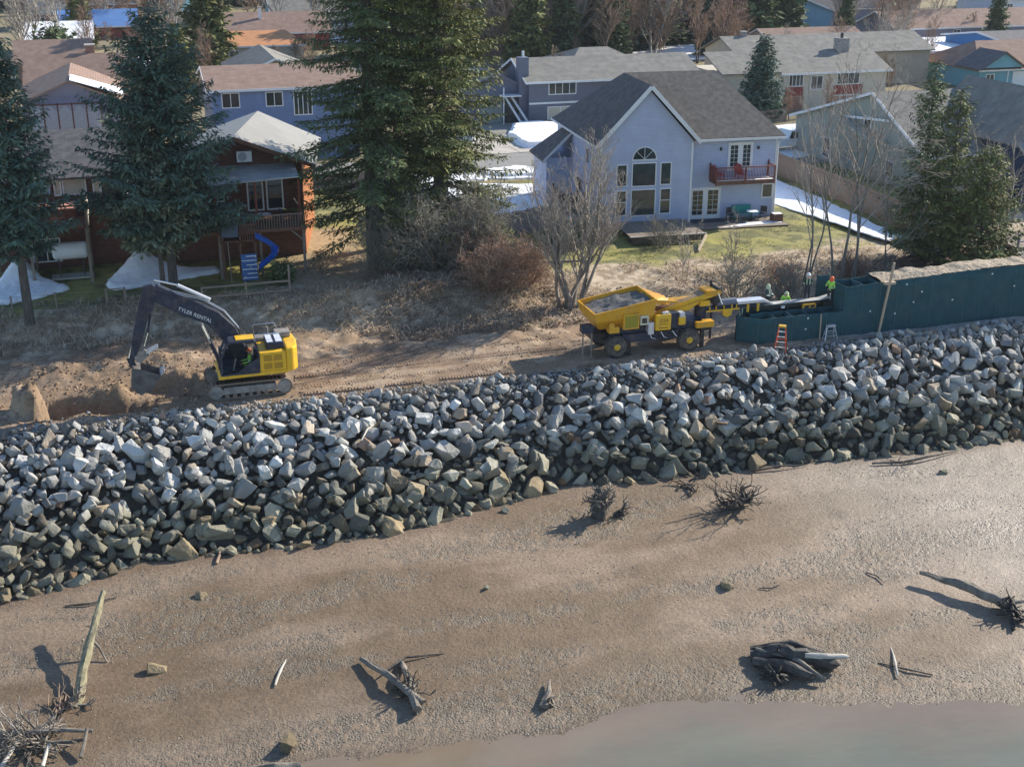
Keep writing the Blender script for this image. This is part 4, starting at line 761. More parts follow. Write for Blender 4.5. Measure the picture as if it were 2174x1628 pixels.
def conifer(name, h, rad, zb, seed, mneedle, dens=1.0, card=(.36, .15), e0=(-.28, .35), e1=.16, whorl=.42, prof=.85, nbr=6, ragged=.3, lean=0, bare_low=0.):
    rs = np.random.RandomState(seed); P0, D0, LN, CW, TN = [], [], [], [], []; wood = MB(); tips = []
    wood.tube([(0, 0, -.3), (0, 0, h * .3), (0, 0, h * .65), (0, 0, h)], [h * .016 + .05, h * .012 + .02, h * .006 + .02, .01], 7)
    limbs = MB(); z = zb
    while z < h - .15:
        t = (z - zb) / (h - zb); n = max(3, int(round(nbr * (1 - .3 * t)))); a0 = rs.rand() * 6.28
        for k in range(n):
            L = rad * ((1 - t) ** prof) * (1 - ragged + ragged * 1.3 * rs.rand()) + .18
            if t < .12: L *= .72 + .28 * t / .12
            A = a0 + k * 2 * PI / n + rs.randn() * .2; d = np.array([math.cos(A), math.sin(A), 0]); pp = np.array([-d[1], d[0], 0]); zz = z + rs.randn() * .1
            ea = e0[0] * (1 - t) + e0[1] * t + rs.randn() * .07; m = max(3, int(L / .115 * dens)); s = np.linspace(.10 if t > .15 else .25, 1, m)
            side = rs.randn() * .12
            def pt(s_): return d * (L * s_)[:, None] + pp * (side * L * s_ ** 2)[:, None] + np.array([0, 0, 1]) * (zz + L * (ea * s_ + e1 * s_ ** 2))[:, None]
            c = pt(s); q = pt(np.array([0, .35, .7, 1.0])); limbs.tube([tuple(x) for x in q], [.012 * L + .01, .009 * L + .008, .006 * L + .005, .004], 3, False)
            tone = .78 + .44 * rs.rand()
            for sg in (-1, 1):
                tl = np.minimum(.16 + .42 * L * (1 - s), 1.15) * (.6 + .6 * rs.rand(m)); nc = 4
                for j in range(nc):
                    keep = (j * .26) < tl + .05
                    if not keep.any(): continue
                    dr = d[None] * (.55 + .2 * rs.randn(m))[:, None] + pp[None] * sg * (.8 + .2 * rs.randn(m))[:, None] + np.array([0, 0, 1])[None] * (-.22 + .22 * rs.randn(m))[:, None]
                    dr /= np.linalg.norm(dr, axis=1)[:, None]; base = c + dr * np.minimum(j * .26, tl)[:, None] + rs.randn(m, 3) * .035
                    P0.append(base[keep]); D0.append((dr + rs.randn(m, 3) * .28)[keep]); TN.append(np.full(keep.sum(), tone) * (.8 + .4 * rs.rand(keep.sum())) * (1 + .1 * j))
        z += whorl * (.75 + .5 * rs.rand()) * (1 - .35 * t)
    P0 = np.concatenate(P0); D0 = np.concatenate(D0); TN = np.concatenate(TN); D0 /= np.linalg.norm(D0, axis=1)[:, None]; n = len(P0)
    nr = rs.randn(n, 3) * .45 + np.array([0, 0, 1]); sd = np.cross(D0, nr); sd /= np.linalg.norm(sd, axis=1)[:, None] + 1e-9
    ln = card[0] * (.65 + .7 * rs.rand(n)); wd = card[1] * (.6 + .8 * rs.rand(n)); mid = P0 + D0 * (ln * .45)[:, None]
    v = np.stack([P0, mid + sd * (wd / 2)[:, None], P0 + D0 * ln[:, None] - np.array([0, 0, .05]), mid - sd * (wd / 2)[:, None]], 1).reshape(-1, 3)
    if lean: v[:, 0] += lean * (np.maximum(v[:, 2], 0) / h) ** 1.5 * h
    f = np.arange(n * 4).reshape(n, 4); hue = rs.rand(n); col = np.stack([TN * (.92 + .22 * hue), TN, TN * (1.0 - .18 * hue)], 1)
    crown = npmesh('crown', v, f, mneedle, None, False, np.repeat(col, 4, 0))
    return wood.mesh('trunk', M_bark), limbs.mesh('limbs', M_bark, fix=False), crown
def put_conifer(name, label, loc, meshes, rz=0, sc=1, group=None):
    t = thing(name, label, 'tree', loc, rz, group); t.scale = (sc,) * 3 if not isinstance(sc, tuple) else sc
    inst('trunk', meshes[0], t); inst('limb', meshes[1], t)['kind'] = 'stuff'; inst('crown', meshes[2], t); return t
def g3(u, v, dz=-.05): return (u, v, gz(u, v) + dz)
put_conifer('spruce_tree', 'large dark spruce with snow heap at its trunk beside the play tower', g3(2.17, 80.1), conifer('s1', 17.2, 6.1, 4.3, 11, M_needleb, 1.1, (.38, .12), (-.22, .5), .2, .42, .78, 6, .5), 20)
put_conifer('spruce_tree', 'dark spruce with a bare leaning lower trunk at the left edge', g3(-6.3, 76.3), conifer('s2', 16.6, 3.5, 4.6, 12, M_needleb, 1.1, (.38, .12), (-.2, .4), .2, .44, .6, 6, .5), 70)
put_conifer('young_spruce_tree', 'shorter pale green spruce standing in front of the large dark spruce', g3(1.5, 78.9), conifer('s3', 9.6, 3.2, 3.3, 13, M_needlep, 1.1, (.34, .15), (.05, .7), .2, .34, .7, 7), 0)
put_conifer('giant_spruce_tree', 'giant ragged spruce with its bare trunk showing, left of the twin spruces', g3(15.6, 82.6), conifer('b1', 37, 6.2, 3.0, 14, M_needle, 1.05, (.34, .11), (-.42, .2), .14, .68, .5, 6, .65), 10)  # unseen top made taller so its shadow falls on the left bench
put_conifer('giant_spruce_tree', 'giant dense spruce nearest the driveway, right of the twin spruces', g3(20.0, 81.6), conifer('b2', 34, 5.7, 1.6, 15, M_needley, 1.1, (.33, .105), (-.38, .3), .16, .56, .5, 6, .5), 130)  # height above the frame also raised to shade the left bench
put_conifer('giant_spruce_tree', 'tall dark spruce squeezed between and behind the giant pair', g3(18.2, 86.5), conifer('b3', 27, 3.4, 8, 16, M_needle, .8, (.42, .14), (-.34, .3), .16, .9, .5, 5, .6), 50)
put_conifer('spruce_tree', 'tall thin topped spruce at the end of the board fence', g3(51.9, 73.9), conifer('r1', 13.2, 3.1, .8, 17, M_needle, 1.05, (.32, .11), (-.15, .6), .2, .48, .85, 5, .65), 0)
put_conifer('spruce_tree', 'thin topped spruce in the middle of the group behind the green barrier', g3(53.0, 72.4), conifer('r2', 11.8, 3.2, .6, 18, M_needley, 1.05, (.32, .11), (-.15, .6), .2, .48, .8, 5, .65), 0)
put_conifer('spruce_tree', 'bushy low spruce on the right of the group behind the green barrier', g3(54.6, 70.6), conifer('r3', 8.8, 3.3, .4, 19, M_needley, 1.05, (.32, .12), (-.1, .5), .2, .42, .7, 6, .5), 0)
put_conifer('spruce_tree', 'blue spruce standing behind the right end of the pale blue house', (67.6, 127.5, 1.2), conifer('m1', 9.3, 3.0, .5, 20, M_needleb, .9, (.42, .2), (-.05, .6), .2, .4, .85, 7, .3), 0)
FC = [conifer('f%d' % i, 14, r_, .8, 30 + i, m_, .42, (.85, .42), (-.2, .4), .15, .62, p_, 6, .4) for i, (r_, m_, p_) in enumerate([(3.4, M_needle, .8), (2.8, M_needleb, .8), (4.0, M_needley, .7), (3.2, M_needle, .6)])]
GFC = 'conifers standing among the far houses'
for i, (x, y, s_, k, lb) in enumerate([(13.0, 190, 1.15, 2, 'tall olive conifer beside the dark red barn house'), (104.2, 201, .62, 0, 'small fir at the left of the light blue gable'), (106.6, 202, .5, 0, 'smallest fir touching the light blue gable wall'), (142, 187, .68, 3, 'fir in front of the white house at the top right'), (47, 208, 1.3, 1, 'tall blue green conifer behind the giant spruces'), (78.5, 196, 1.4, 1, 'dense dark conifer left of the brown leafless bush'), (84, 199, 1.5, 0, 'tall dark conifer right above the brown leafless bush'), (70.5, 200, 1.35, 2, 'olive conifer behind the bare poplars'), (61.5, 205, 1.3, 0, 'dark conifer left of the bare poplars'), (55, 196, 1.25, 3, 'dark conifer above the slate blue garage'), (-4.6, 226, .75, 2, 'olive conifer near the blue metal roof'), (7.8, 168, .62, 2, 'yellow green conifer right of the large left spruce'), (97, 232, 1.2, 1, 'conifer behind the pale gabled house'), (118, 238, 1.25, 3, 'conifer above the light blue gable'), (57.5, 180, 1.0, 2, 'olive conifer between the pale poplars behind the slate blue chimney'), (64, 183, .95, 0, 'dark conifer directly behind the far hip roof'), (71, 181, .9, 3, 'dark conifer at the right of the far hip roof'), (89, 186, .95, 1, 'blue green conifer above the snowy gap between the grey roofs'), (117, 193, .7, 0, 'fir before the light blue gabled house on its right'), (129, 240, 1.2, 0, 'conifer left of the far street lamp'), (150, 236, 1.1, 1, 'conifer behind the long brown roof')]):
    put_conifer('conifer_tree', lb, (x, y, 1.1), FC[k], i * 47, s_, GFC)
# far woods that read as one mass
def join_trees(name, spots, meshes, m, kind='stuff'):
    V, F, Cc = [], [], []; n = 0
    for (x, y, z, s_, rz) in spots:
        me = rnd.choice(meshes); nv = len(me.vertices); co = np.empty(nv * 3); me.vertices.foreach_get('co', co); co = co.reshape(-1, 3)
        nl = len(me.loops); li = np.empty(nl, 'i'); me.loops.foreach_get('vertex_index', li)
        c_, s2 = math.cos(rz), math.sin(rz); co = np.c_[co[:, 0] * c_ - co[:, 1] * s2, co[:, 0] * s2 + co[:, 1] * c_, co[:, 2]] * s_ + np.array([x, y, z])
        V.append(co); F.append(li.reshape(-1, 4) + n); n += nv
        if me.color_attributes: a = np.empty(nv * 4); me.color_attributes[0].data.foreach_get('color', a); Cc.append(a.reshape(-1, 4)[:, :3] * rnd.uniform(.7, 1.2))
    o = bpy.data.objects.new(name, npmesh(name, np.concatenate(V), np.concatenate(F), m, None, False, np.concatenate(Cc) if Cc else None)); link(o); o['kind'] = kind; return o
FW = [conifer('w%d' % i, 16, 3.6, .5, 60 + i, M_needle, .25, (1.5, .8), (-.2, .4), .15, .9, .7, 5, .4)[2] for i in range(2)]
spots = [(x + rnd.uniform(-4, 4), y + rnd.uniform(-6, 6), 1, rnd.uniform(.9, 1.5), rnd.uniform(0, 6)) for y in (315, 328, 342) for x in range(-30, 270, 8)]
o = join_trees('far_woods', spots, FW, M_needle)
M_cw = mat('cottonwood_bark', (.16, .14, .12), .9, .25, 3, col2=(.30, .27, .24), stretch=(1, 1, .5))
# ---------- bare trees ----------
def grow(segs, p, d, r, L, depth, rs, up, spread, forks, shrink, kink=.12):
    m = 3 if L > .8 else 2; q = p.copy()
    for i in range(m):
        d = d + rs.randn(3) * kink + np.array([0, 0, up]); d = d / np.linalg.norm(d); nq = q + d * L / m; r1 = r * (1 - .35 * (i + 1) / m); segs.append((q, nq, r * (1 - .35 * i / m), r1)); q = nq
        if depth > 0 and (i < m - 1 or depth > 1):
            for _ in range(forks if i == m - 1 else max(1, forks - 1)):
                a = np.cross(d, rs.randn(3)); a /= np.linalg.norm(a) + 1e-9; nd = d * math.cos(spread * (.6 + .7 * rs.rand())) + a * math.sin(spread * (.6 + .7 * rs.rand())); grow(segs, q, nd / np.linalg.norm(nd), r1 * (.55 + .2 * rs.rand()), L * shrink * (.7 + .5 * rs.rand()), depth - 1, rs, up, spread, forks, shrink, kink)
def segs_mesh(name, segs, m, rmin=.006):
    A = np.array([s[0] for s in segs]); B = np.array([s[1] for s in segs]); ra = np.maximum(np.array([s[2] for s in segs]), rmin); rb = np.maximum(np.array([s[3] for s in segs]), rmin); n = len(A)
    d = B - A; d /= np.linalg.norm(d, axis=1)[:, None] + 1e-9; h = np.where(np.abs(d[:, 2:3]) > .9, np.array([[1., 0, 0]]), np.array([[0, 0, 1.]])); a = np.cross(d, h); a /= np.linalg.norm(a, axis=1)[:, None]; b = np.cross(d, a); V = []
    for P, rr in ((A, ra), (B, rb)):
        for k in range(3): t = 2 * PI * k / 3; V.append(P + (a * math.cos(t) + b * math.sin(t)) * rr[:, None])
    v = np.stack(V, 1).reshape(-1, 3); i = np.arange(n)[:, None] * 6; f = np.concatenate([i + np.array([[k, (k + 1) % 3, 3 + (k + 1) % 3, 3 + k]]) for k in range(3)])
    return npmesh(name, v, f, m, None, True)
def bare(h, seed, r0=.16, depth=4, up=.05, spread=.6, forks=2, shrink=.62, m1=None, m2=None, stems=1, fan=.0, rmin=.007, first=.3, kink=.1, side=0):
    """returns trunk mesh, twig mesh"""
    rs = np.random.RandomState(seed); T, G = [], []
    for s in range(stems):
        a = rs.rand() * 6.28; d = np.array([math.cos(a) * fan, math.sin(a) * fan, 1.]); d /= np.linalg.norm(d); p = np.array([math.cos(a) * .2 * (stems > 1), math.sin(a) * .2 * (stems > 1), -.2]); H = h * (.8 + .2 * rs.rand()) if s else h; n = max(5, int(H / .8)); r = r0 * (.7 + .3 * rs.rand())
        for i in range(n):
            d = d + rs.randn(3) * kink * .6 + np.array([0, 0, .1]); d /= np.linalg.norm(d); q = p + d * H / n; t0, t1 = i / n, (i + 1) / n; T.append((p, q, r * (1 - .9 * t0), r * (1 - .9 * t1)))
            if t1 > first:
                for _ in range(2 + side):
                    A = rs.rand() * 6.28; nd = np.array([math.cos(A) * math.sin(spread * 1.3), math.sin(A) * math.sin(spread * 1.3), math.cos(spread * 1.3)]); nd = nd + d * .3; nd /= np.linalg.norm(nd)
                    grow(G, q - d * H / n * rs.rand(), nd, r * (1 - .9 * t1) * .5 + .012, H * .26 * (1.15 - t1) + .4, depth, rs, up, spread, forks, shrink, kink)
            p = q
    return segs_mesh('trunk', T, m1 or M_barkg, rmin * 1.5), segs_mesh('twigs', G, m2 or M_twig, rmin)
def put_bare(name, label, loc, ms, rz=0, sc=1, group=None, cat='tree'):
    t = thing(name, label, cat, loc, rz, group); t.scale = (sc,) * 3; inst('trunk', ms[0], t); inst('crown', ms[1], t); return t
put_bare('bare_tree', 'many stemmed leafless tree behind the gravel hopper', g3(26.0, 71.8), bare(10.4, 5, .17, 3, .10, .5, 2, .62, stems=5, fan=.30, first=.3, rmin=.009, m1=M_cw), 0)
put_bare('bare_tree', 'leafless tree with a thick curved trunk left of the hopper', g3(25.3, 72.3), bare(7.2, 6, .17, 3, .12, .55, 2, .6, stems=3, fan=.5, first=.3, rmin=.010, m1=M_cw), 40)
AL = dict(m1=mat('dark_alder_bark', (.13, .12, .10), .9, .25, 3, col2=(.26, .24, .21), stretch=(1, 1, .5)), m2=M_twig, rmin=.009)
put_bare('slender_alder', 'slender multi stemmed alder, leftmost of the row behind the workers', g3(41.3, 70.3), bare(15.8, 7, .09, 2, .12, .55, 1, .6, stems=3, fan=.07, first=.3, side=-1, **AL), 0)
put_bare('slender_alder', 'thick forked alder in the middle of the row behind the workers', g3(43.7, 70.4), bare(14.6, 8, .13, 2, .1, .6, 2, .62, stems=2, fan=.09, first=.34, side=-1, **AL), 20)
put_bare('slender_alder', 'tall pale alder with spreading twigs, rightmost of the row behind the workers', g3(44.9, 70.3), bare(14.9, 9, .12, 3, .06, .75, 2, .6, stems=2, fan=.10, first=.3, side=-1, **AL), 80)
put_bare('slender_alder', 'leafless alder leaning over the board fence before the spruces', g3(48.2, 71.4), bare(10.0, 10, .08, 3, .03, .8, 2, .62, stems=2, fan=.3, first=.25, side=-1, **AL), 150)
put_bare('slender_alder', 'thin leafless alder in front of the dark wall at the right edge', g3(58.5, 73.5), bare(9.5, 23, .10, 2, .05, .7, 2, .62, stems=3, fan=.25, first=.2, **AL), 10)
SP = bare(4.6, 21, .045, 2, .12, .5, 2, .6, stems=2, fan=.12, first=.3, rmin=.011, m1=M_twigb, m2=M_twig)
put_bare('sapling', 'thin leafless sapling before the lattice deck', g3(33.9, 73.0), SP, 0, 1.0); put_bare('sapling', 'thin leafless sapling before the patio deck', g3(37.9, 73.2), SP, 100, .95); put_bare('sapling', 'thin leafless sapling in the snowy lawn beside the giant spruces', g3(24.2, 86), SP, 200, 1.1)
BU = bare(2.9, 22, .06, 3, .08, .75, 2, .68, stems=5, fan=.7, first=.1, rmin=.011, m1=M_twigb, m2=M_dead)
put_bare('bare_shrub', 'leafless grey shrub left of the workers behind the conveyor', g3(36.3, 70.0), BU, 0, 1.1, cat='shrub'); put_bare('bare_shrub', 'leafless brown shrub at the corner of the lattice deck', g3(36.0, 80.6), BU, 70, .8, cat='shrub'); put_bare('bare_shrub', 'leafless shrub at the side porch of the pale blue house', g3(31.4, 84.2), BU, 140, 1.0, cat='shrub')
put_bare('bare_shrub', 'leafless shrub between the alders behind the workers', g3(39.4, 69.3), BU, 190, .9, cat='shrub')
SH = bare(6.5, 24, .07, 3, .04, .8, 2, .7, stems=6, fan=.5, first=.1, rmin=.012, m1=M_twigb, m2=M_dead)
put_bare('bare_shrub', 'tall grey leafless shrub under the right giant spruce', g3(20.4, 78.2), SH, 0, 1.0, cat='shrub'); put_bare('bare_shrub', 'grey leafless shrub between the giant spruces and the plank fence', g3(21.8, 79.4), SH, 90, .85, cat='shrub'); put_bare('bare_shrub', 'grey leafless shrub below the trunk of the left giant spruce', g3(17.5, 79.3), SH, 190, .8, cat='shrub')
BR = bare(3.0, 25, .05, 3, .04, .8, 2, .72, stems=9, fan=.7, first=.05, rmin=.011, m1=M_twigr, m2=M_twigr)
for i, (x, y, s_, r_, lb) in enumerate([(22.0, 73.9, 1.1, 0, 'russet bramble thicket below the plank fence'), (20.7, 73.2, .95, 60, 'russet bramble thicket left of the largest thicket'), (23.6, 74.2, 1.0, 120, 'russet bramble thicket nearest the many stemmed tree'), (21.2, 75.6, 1.1, 200, 'russet bramble thicket behind the others under the giant spruce'), (40.5, 72.0, .6, 30, 'low russet brambles at the foot of the alders'), (45.5, 71.5, .65, 130, 'low russet brambles right of the alders')]):
    put_bare('bramble_thicket', lb, g3(x, y), BR, r_, s_, 'russet brambles on the bank', 'shrub')
# background leafless trees
FB = [bare(13, 40 + i, .2, 2, .06, .6, 2, .62, stems=st, fan=.2, first=.2, rmin=.03, m1=m1, m2=m2) for i, (st, m1, m2) in enumerate([(1, M_barkg, M_twig), (2, M_bark, M_twigb), (3, M_barkg, M_twig), (2, M_bark, M_twigr)])]
GB = 'leafless trees among the far houses'
bl_ = [(55.8, 186, 1.25, 2), (58.9, 182.4, 1.35, 0), (62, 190, 1.2, 0), (65.5, 186.5, 1.3, 2), (68, 178, 1.0, 1), (73, 184, 1.25, 1), (75, 183.6, 1.3, 1), (77, 190, 1.3, 1), (80, 187, 1.2, 2), (83.3, 178, .85, 3), (86, 176, .95, 3), (88, 182, .8, 3), (-10, 223, 1.2, 0), (-7.6, 214, 1.1, 0), (-3, 205, .7, 3), (-12, 205, 1.1, 2), (2.5, 190, .6, 3), (30, 236, 1.1, 0), (36, 240, 1.1, 2), (12, 176, .6, 3), (24, 172, .6, 1), (121, 190, .95, 3), (125, 186, .9, 1), (118, 196, 1.0, 2), (132, 206, 1.0, 2), (107, 156, .62, 1), (103, 160, .6, 2), (99, 163, .65, 1), (110, 168, .7, 2), (92, 168, .5, 0), (138, 200, .9, 0), (144, 214, 1.0, 2), (150, 180, .5, 3), (90, 215, 1.1, 0), (96, 225, 1.1, 2), (10, 230, 1.1, 2), (-2, 245, 1, 0), (5, 136, .42, 3), (8, 110, .38, 3), (66, 128, .3, 0), (71, 127, .3, 3), (78, 126, .28, 0), (76.5, 129, .35, 3)]
LM = [('slate blue house', 52, 138), ('red panelled house', 80, 138), ('dark red barn house', 26, 219), ('bright blue house', 15, 126), ('light blue gable', 116, 212), ('white walled house', -8, 222), ('teal house', 112, 147), ('snowy flat roof', 116, 164), ('orange carport roof', 21, 201), ('far hip roof', 64, 174), ('long brown roof', 141, 198), ('far teal house', 35, 252), ('white house in the corner', 164, 211), ('lattice porch house', -4, 118), ('grey brown roof', 92, 155), ('blue metal roof', -2, 245)]
used = {}
for i, (x, y, s_, k) in enumerate(bl_):
    nm, lx, ly = min(LM, key=lambda q: (q[1] - x) ** 2 + (q[2] - y) ** 2); dx, dy = x - lx, y - ly
    rel = ('right of' if dx > 0 else 'left of') if abs(dx) > abs(dy) * .8 else ('behind' if dy > 0 else 'in front of'); kd = ['pale leafless', 'dark twiggy', 'many stemmed pale', 'russet leafless'][k]
    key = (kd, nm); n_ = used.get(key, []); used[key] = n_ + [(x, y)]; ad = ''
    if n_: px_, py_ = n_[-1]; ad = ', the ' + ('farther' if y > py_ else 'nearer') + (' right' if x > px_ else ' left') + ' one'
    lb = '%s tree %s the %s%s' % (kd, rel, nm, ad); lb = lb + ' of several' if lb in used else lb; used[lb] = 1
    put_bare('leafless_tree', lb, (x, y, 1.1), FB[k], i * 67, s_, GB)
FBl = [bare(12, 50 + i, .2, 2, .06, .6, 2, .6, stems=2, fan=.2, first=.15, rmin=.05, m1=M_bark, m2=M_twigb) for i in range(2)]
join_trees('far_leafless_woods', [(x + rnd.uniform(-4, 4), y + rnd.uniform(-8, 8), 1, rnd.uniform(.8, 1.25), rnd.uniform(0, 6)) for y in (262, 292, 306) for x in range(-20, 250, 9)], [f[1] for f in FBl], M_twigb)
# ---------- dead grass and ground cover ----------
def blades(name, n, sampler, ln, wd, m, seed, lie=.6, label=None):
    rs = np.random.RandomState(seed); u, v = sampler(rs, n); n = len(u); z = ground(u, v) - .01; A = rs.rand(n) * 6.28; L = ln * (.5 + rs.rand(n)); el = (1 - lie) + lie * rs.rand(n) * .8; dx, dy = np.cos(A), np.sin(A)
    p0 = np.c_[u, v, z]; h1 = L * .5 * el; o1 = L * .5 * np.sqrt(np.maximum(1 - el ** 2, 0)); p1 = p0 + np.c_[dx * o1, dy * o1, h1]; p2 = p1 + np.c_[dx * L * .5, dy * L * .5, (el - .75) * L * .4]; p2[:, 2] = np.maximum(p2[:, 2], z + .01); w = wd * (.6 + .8 * rs.rand(n)); s = np.c_[-dy * w, dx * w, np.zeros(n)] / 2
    V = np.stack([p0 - s, p0 + s, p1 + s * .9, p1 - s * .9, p2 + s * .15, p2 - s * .15], 1).reshape(-1, 3); i = np.arange(n)[:, None] * 6; F = np.concatenate([i + np.array([[0, 1, 2, 3]]), i + np.array([[3, 2, 4, 5]])]); t = (.6 + .7 * rs.rand(n)); col = np.repeat(np.stack([t, t * (.93 + .1 * rs.rand(n)), t * (.85 + .2 * rs.rand(n))], 1), 6, 0)
    o = bpy.data.objects.new(name, npmesh(name, V, F, m, None, False, col)); link(o); o['kind'] = 'stuff'; return o
M_straw = mat('straw', (.42, .32, .22), .85, .1, .5, col2=(.60, .49, .36), attr='col'); M_strawr = mat('rusty_straw', (.33, .24, .17), .85, .1, .5, col2=(.48, .38, .28), attr='col')
BK = [-20, 0, 8, 12, 16, 22, 26, 30, 40, 60]; B0v = [73, 74, 73, 71.6, 70.6, 69.6, 71, 70.5, 69, 68.5]; B1v = [77.5, 78, 77, 75.5, 74.5, 73.5, 75.5, 76, 75.5, 75]
def bank_s(rs, n):
    u = rs.uniform(-15, 50, n); b0 = np.interp(u, BK, B0v) - .8; b1 = np.interp(u, BK, B1v) + 1.2; v = b0 + (b1 - b0) * rs.rand(n); k = fbm(u * .6 + 2, v * .6, 3) > .44; return u[k], v[k]
blades('dead_grass', 30000, bank_s, .55, .035, M_straw, 1, .75)
def bank_r(rs, n): u = rs.uniform(14, 26, n); v = rs.uniform(69, 79, n); return u, v
blades('dead_fern_litter', 8000, bank_r, .6, .05, M_strawr, 2, .7)
def lawn_s(rs, n):
    u = rs.uniform(-14, 55, n); v = rs.uniform(76, 90, n); k = fbm(u * .4 + 9, v * .4, 3) > .5; return u[k], v[k]
blades('lawn_tufts', 26000, lawn_s, .16, .03, mat('lawn_blade', (.17, .17, .06), .9, .1, .6, col2=(.36, .33, .12), attr='col'), 3, .4)
# ---------- machines ----------
M_yel = mat('machine_yellow', (.78, .44, .015), .42, .1, 1.5, col2=(.84, .50, .03), spec=.5); M_yel2 = mat('slinger_yellow', (.68, .33, .012), .5, .15, 1.5, col2=(.76, .40, .03), bump=.006, bscale=6)
M_char = mat('charcoal_paint', (.024, .032, .058), .5, .2, 2); M_chrome = mat('chrome_rod', (.75, .75, .76), .2, .03, 2, metal=1); M_track = mat('track_steel', (.20, .18, .16), .8, .3, 5, bump=.01); M_rub = mat('tyre_rubber', (.045, .047, .055), .85, .3, 5)
M_mudst = mat('muddy_steel', (.26, .24, .22), .75, .3, 3, bump=.02); M_grv = mat('gravel_load', (.17, .165, .155), .95, .4, 7, bump=.08, bscale=14); M_silver = mat('galvanised_cover', (.66, .67, .70), .35, .08, 2, metal=.4)
dirty(M_yel, (.28, .20, .12), .55, 2.2, .5, .75); dirty(M_yel2, (.30, .20, .12), .6, 3, .48, .7); dirty(M_char, (.20, .155, .115), .5, 3, .48, .75); dirty(M_rub, (.22, .17, .12), .8, 4, .4, .65); dirty(M_track, (.24, .17, .11), .85, 4, .35, .6); dirty(M_black, (.18, .14, .10), .5, 3, .48, .7)
def text_mesh(name, s, size, m, parent, loc, rot, ext=.004, shear=0, offset=0):
    c = bpy.data.curves.new(name, 'FONT'); c.body = s; c.size = size; c.extrude = ext; c.align_x = 'CENTER'; c.align_y = 'CENTER'; c.shear = shear; c.offset = offset
    o = bpy.data.objects.new(name, c); link(o); dg = bpy.context.evaluated_depsgraph_get(); me = bpy.data.meshes.new_from_object(o.evaluated_get(dg)); bpy.data.objects.remove(o)
    me.materials.clear(); me.materials.append(m); o = bpy.data.objects.new(name, me); link(o, parent); o.location = loc; o.rotation_euler = rot; return o
ex = thing('excavator', 'yellow and black tracked excavator with its arm reaching into the pit', 'excavator', (0, 0, 0)); ex.location = (5.0, 63.9, .02)
def X(p): return [(a - 5.0, b) for a, b in p]
# tracks
def track(y0, y1):
    t = MB(); r = .43; L = 1.72; path = []
    for k in range(11): a = -PI / 2 - PI * k / 10; path.append((-L + r * math.cos(a), r + r * math.sin(a)))
    for k in range(11): a = PI / 2 - PI * k / 10; path.append((L + r * math.cos(a), r + r * math.sin(a)))
    inn = [(x * .93, r + (z - r) * .80) for x, z in path]; n = len(path)
    V = [(x, y, z) for y in (y0, y1) for x, z in path] + [(x, y, z) for y in (y0, y1) for x, z in inn]
    F = [(i, (i + 1) % n, n + (i + 1) % n, n + i) for i in range(n)] + [(2 * n + i, 3 * n + i, 3 * n + (i + 1) % n, 2 * n + (i + 1) % n) for i in range(n)] + [(i, 2 * n + i, 2 * n + (i + 1) % n, (i + 1) % n) for i in range(n)] + [(n + i, n + (i + 1) % n, 3 * n + (i + 1) % n, 3 * n + i) for i in range(n)]
    t.add(V, F); o = t.build('track', M_track, ex)
    per = []; tot = 0; P = path + [path[0]]
    for i in range(n): a, b = Vector(P[i]), Vector(P[i + 1]); per.append((tot, a, b)); tot += (b - a).length
    sm = MB().box(-.075, .075, y0 - .01, y1 + .01, 0, .028).box(-.012, .012, y0 - .01, y1 + .01, .028, .055).mesh('track_shoe', M_track)
    N = 46
    for k in range(N):
        s = tot * k / N
        for (t0, a, b) in per[::-1]:
            if s >= t0: p = a.lerp(b, (s - t0) / (b - a).length); d = (b - a).normalized(); break
        ang = math.atan2(d.y, d.x); inst('track_shoe', sm, o, (p.x, 0, p.y), (0, -ang + PI, 0))
    for sg, nm in ((-1, 'idler'), (1, 'sprocket')): MB().cyl((sg * L, y0 + .03, r), r * .78, .1, 20, 'y').build(nm, M_mudst, o); MB().cyl((sg * L, y0 - .01, r), r * .35, .08, 14, 'y').build('hub', M_mudst, o)
    for k in range(7): MB().cyl((-1.2 + k * .4, y0 + .05, .16), .11, .12, 12, 'y').build('roller', M_track, o)
    MB().prism([(-1.5, .26), (1.45, .26), (1.3, .62), (-1.3, .62)], y0 + .04, y1 - .04, 'y').build('track_frame', M_mudst, o)
track(-1.5, -.95); track(.95, 1.5)
MB().box(-.9, .9, -1.0, 1.0, .45, .8).cyl((0, 0, .92), .62, .26, 24).build('undercarriage', M_mudst, ex)
# upper works turned so the cab faces left
b = MB().prism(X([(3.45, 1.06), (7.0, 1.12), (7.0, 1.3), (3.6, 1.28)]), -1.42, 1.38, 'y').build('platform', M_yel, ex, bevel=.02)
MB().box(-1.45, .54, -.44, 1.36, 1.28, 1.42).build('front_deck', M_char, ex, bevel=.02); MB().box(-1.3, .2, .95, 1.36, 1.42, 2.0).build('storage_box', M_char, ex, bevel=.03)
cabp = [(3.62, 1.30), (5.52, 1.30), (5.55, 2.2), (5.42, 2.9), (5.3, 3.0), (4.15, 3.0), (3.95, 2.92), (3.66, 2.2)]
f = MB()
for y in (-1.42, -.44):
    for i in range(len(cabp)): p, q = X([cabp[i]])[0], X([cabp[(i + 1) % len(cabp)]])[0]; f.bar((p[0], y, p[1]), (q[0], y, q[1]), .09, .09, (0, 1, 0))
for p in cabp: q = X([p])[0]; f.bar((q[0], -1.42, q[1]), (q[0], -.44, q[1]), .08)
cab = f.build('cab_frame', M_char, ex)
MB().prism(X([(3.95, 2.98), (5.42, 2.98), (5.36, 3.06), (4.1, 3.06)]), -1.4, -.46, 'y').build('cab_roof', M_char, ex, bevel=.02); MB().box(-.55, .38, -1.3, -.55, 3.055, 3.10).build('roof_hatch', M_yel, ex, bevel=.015)
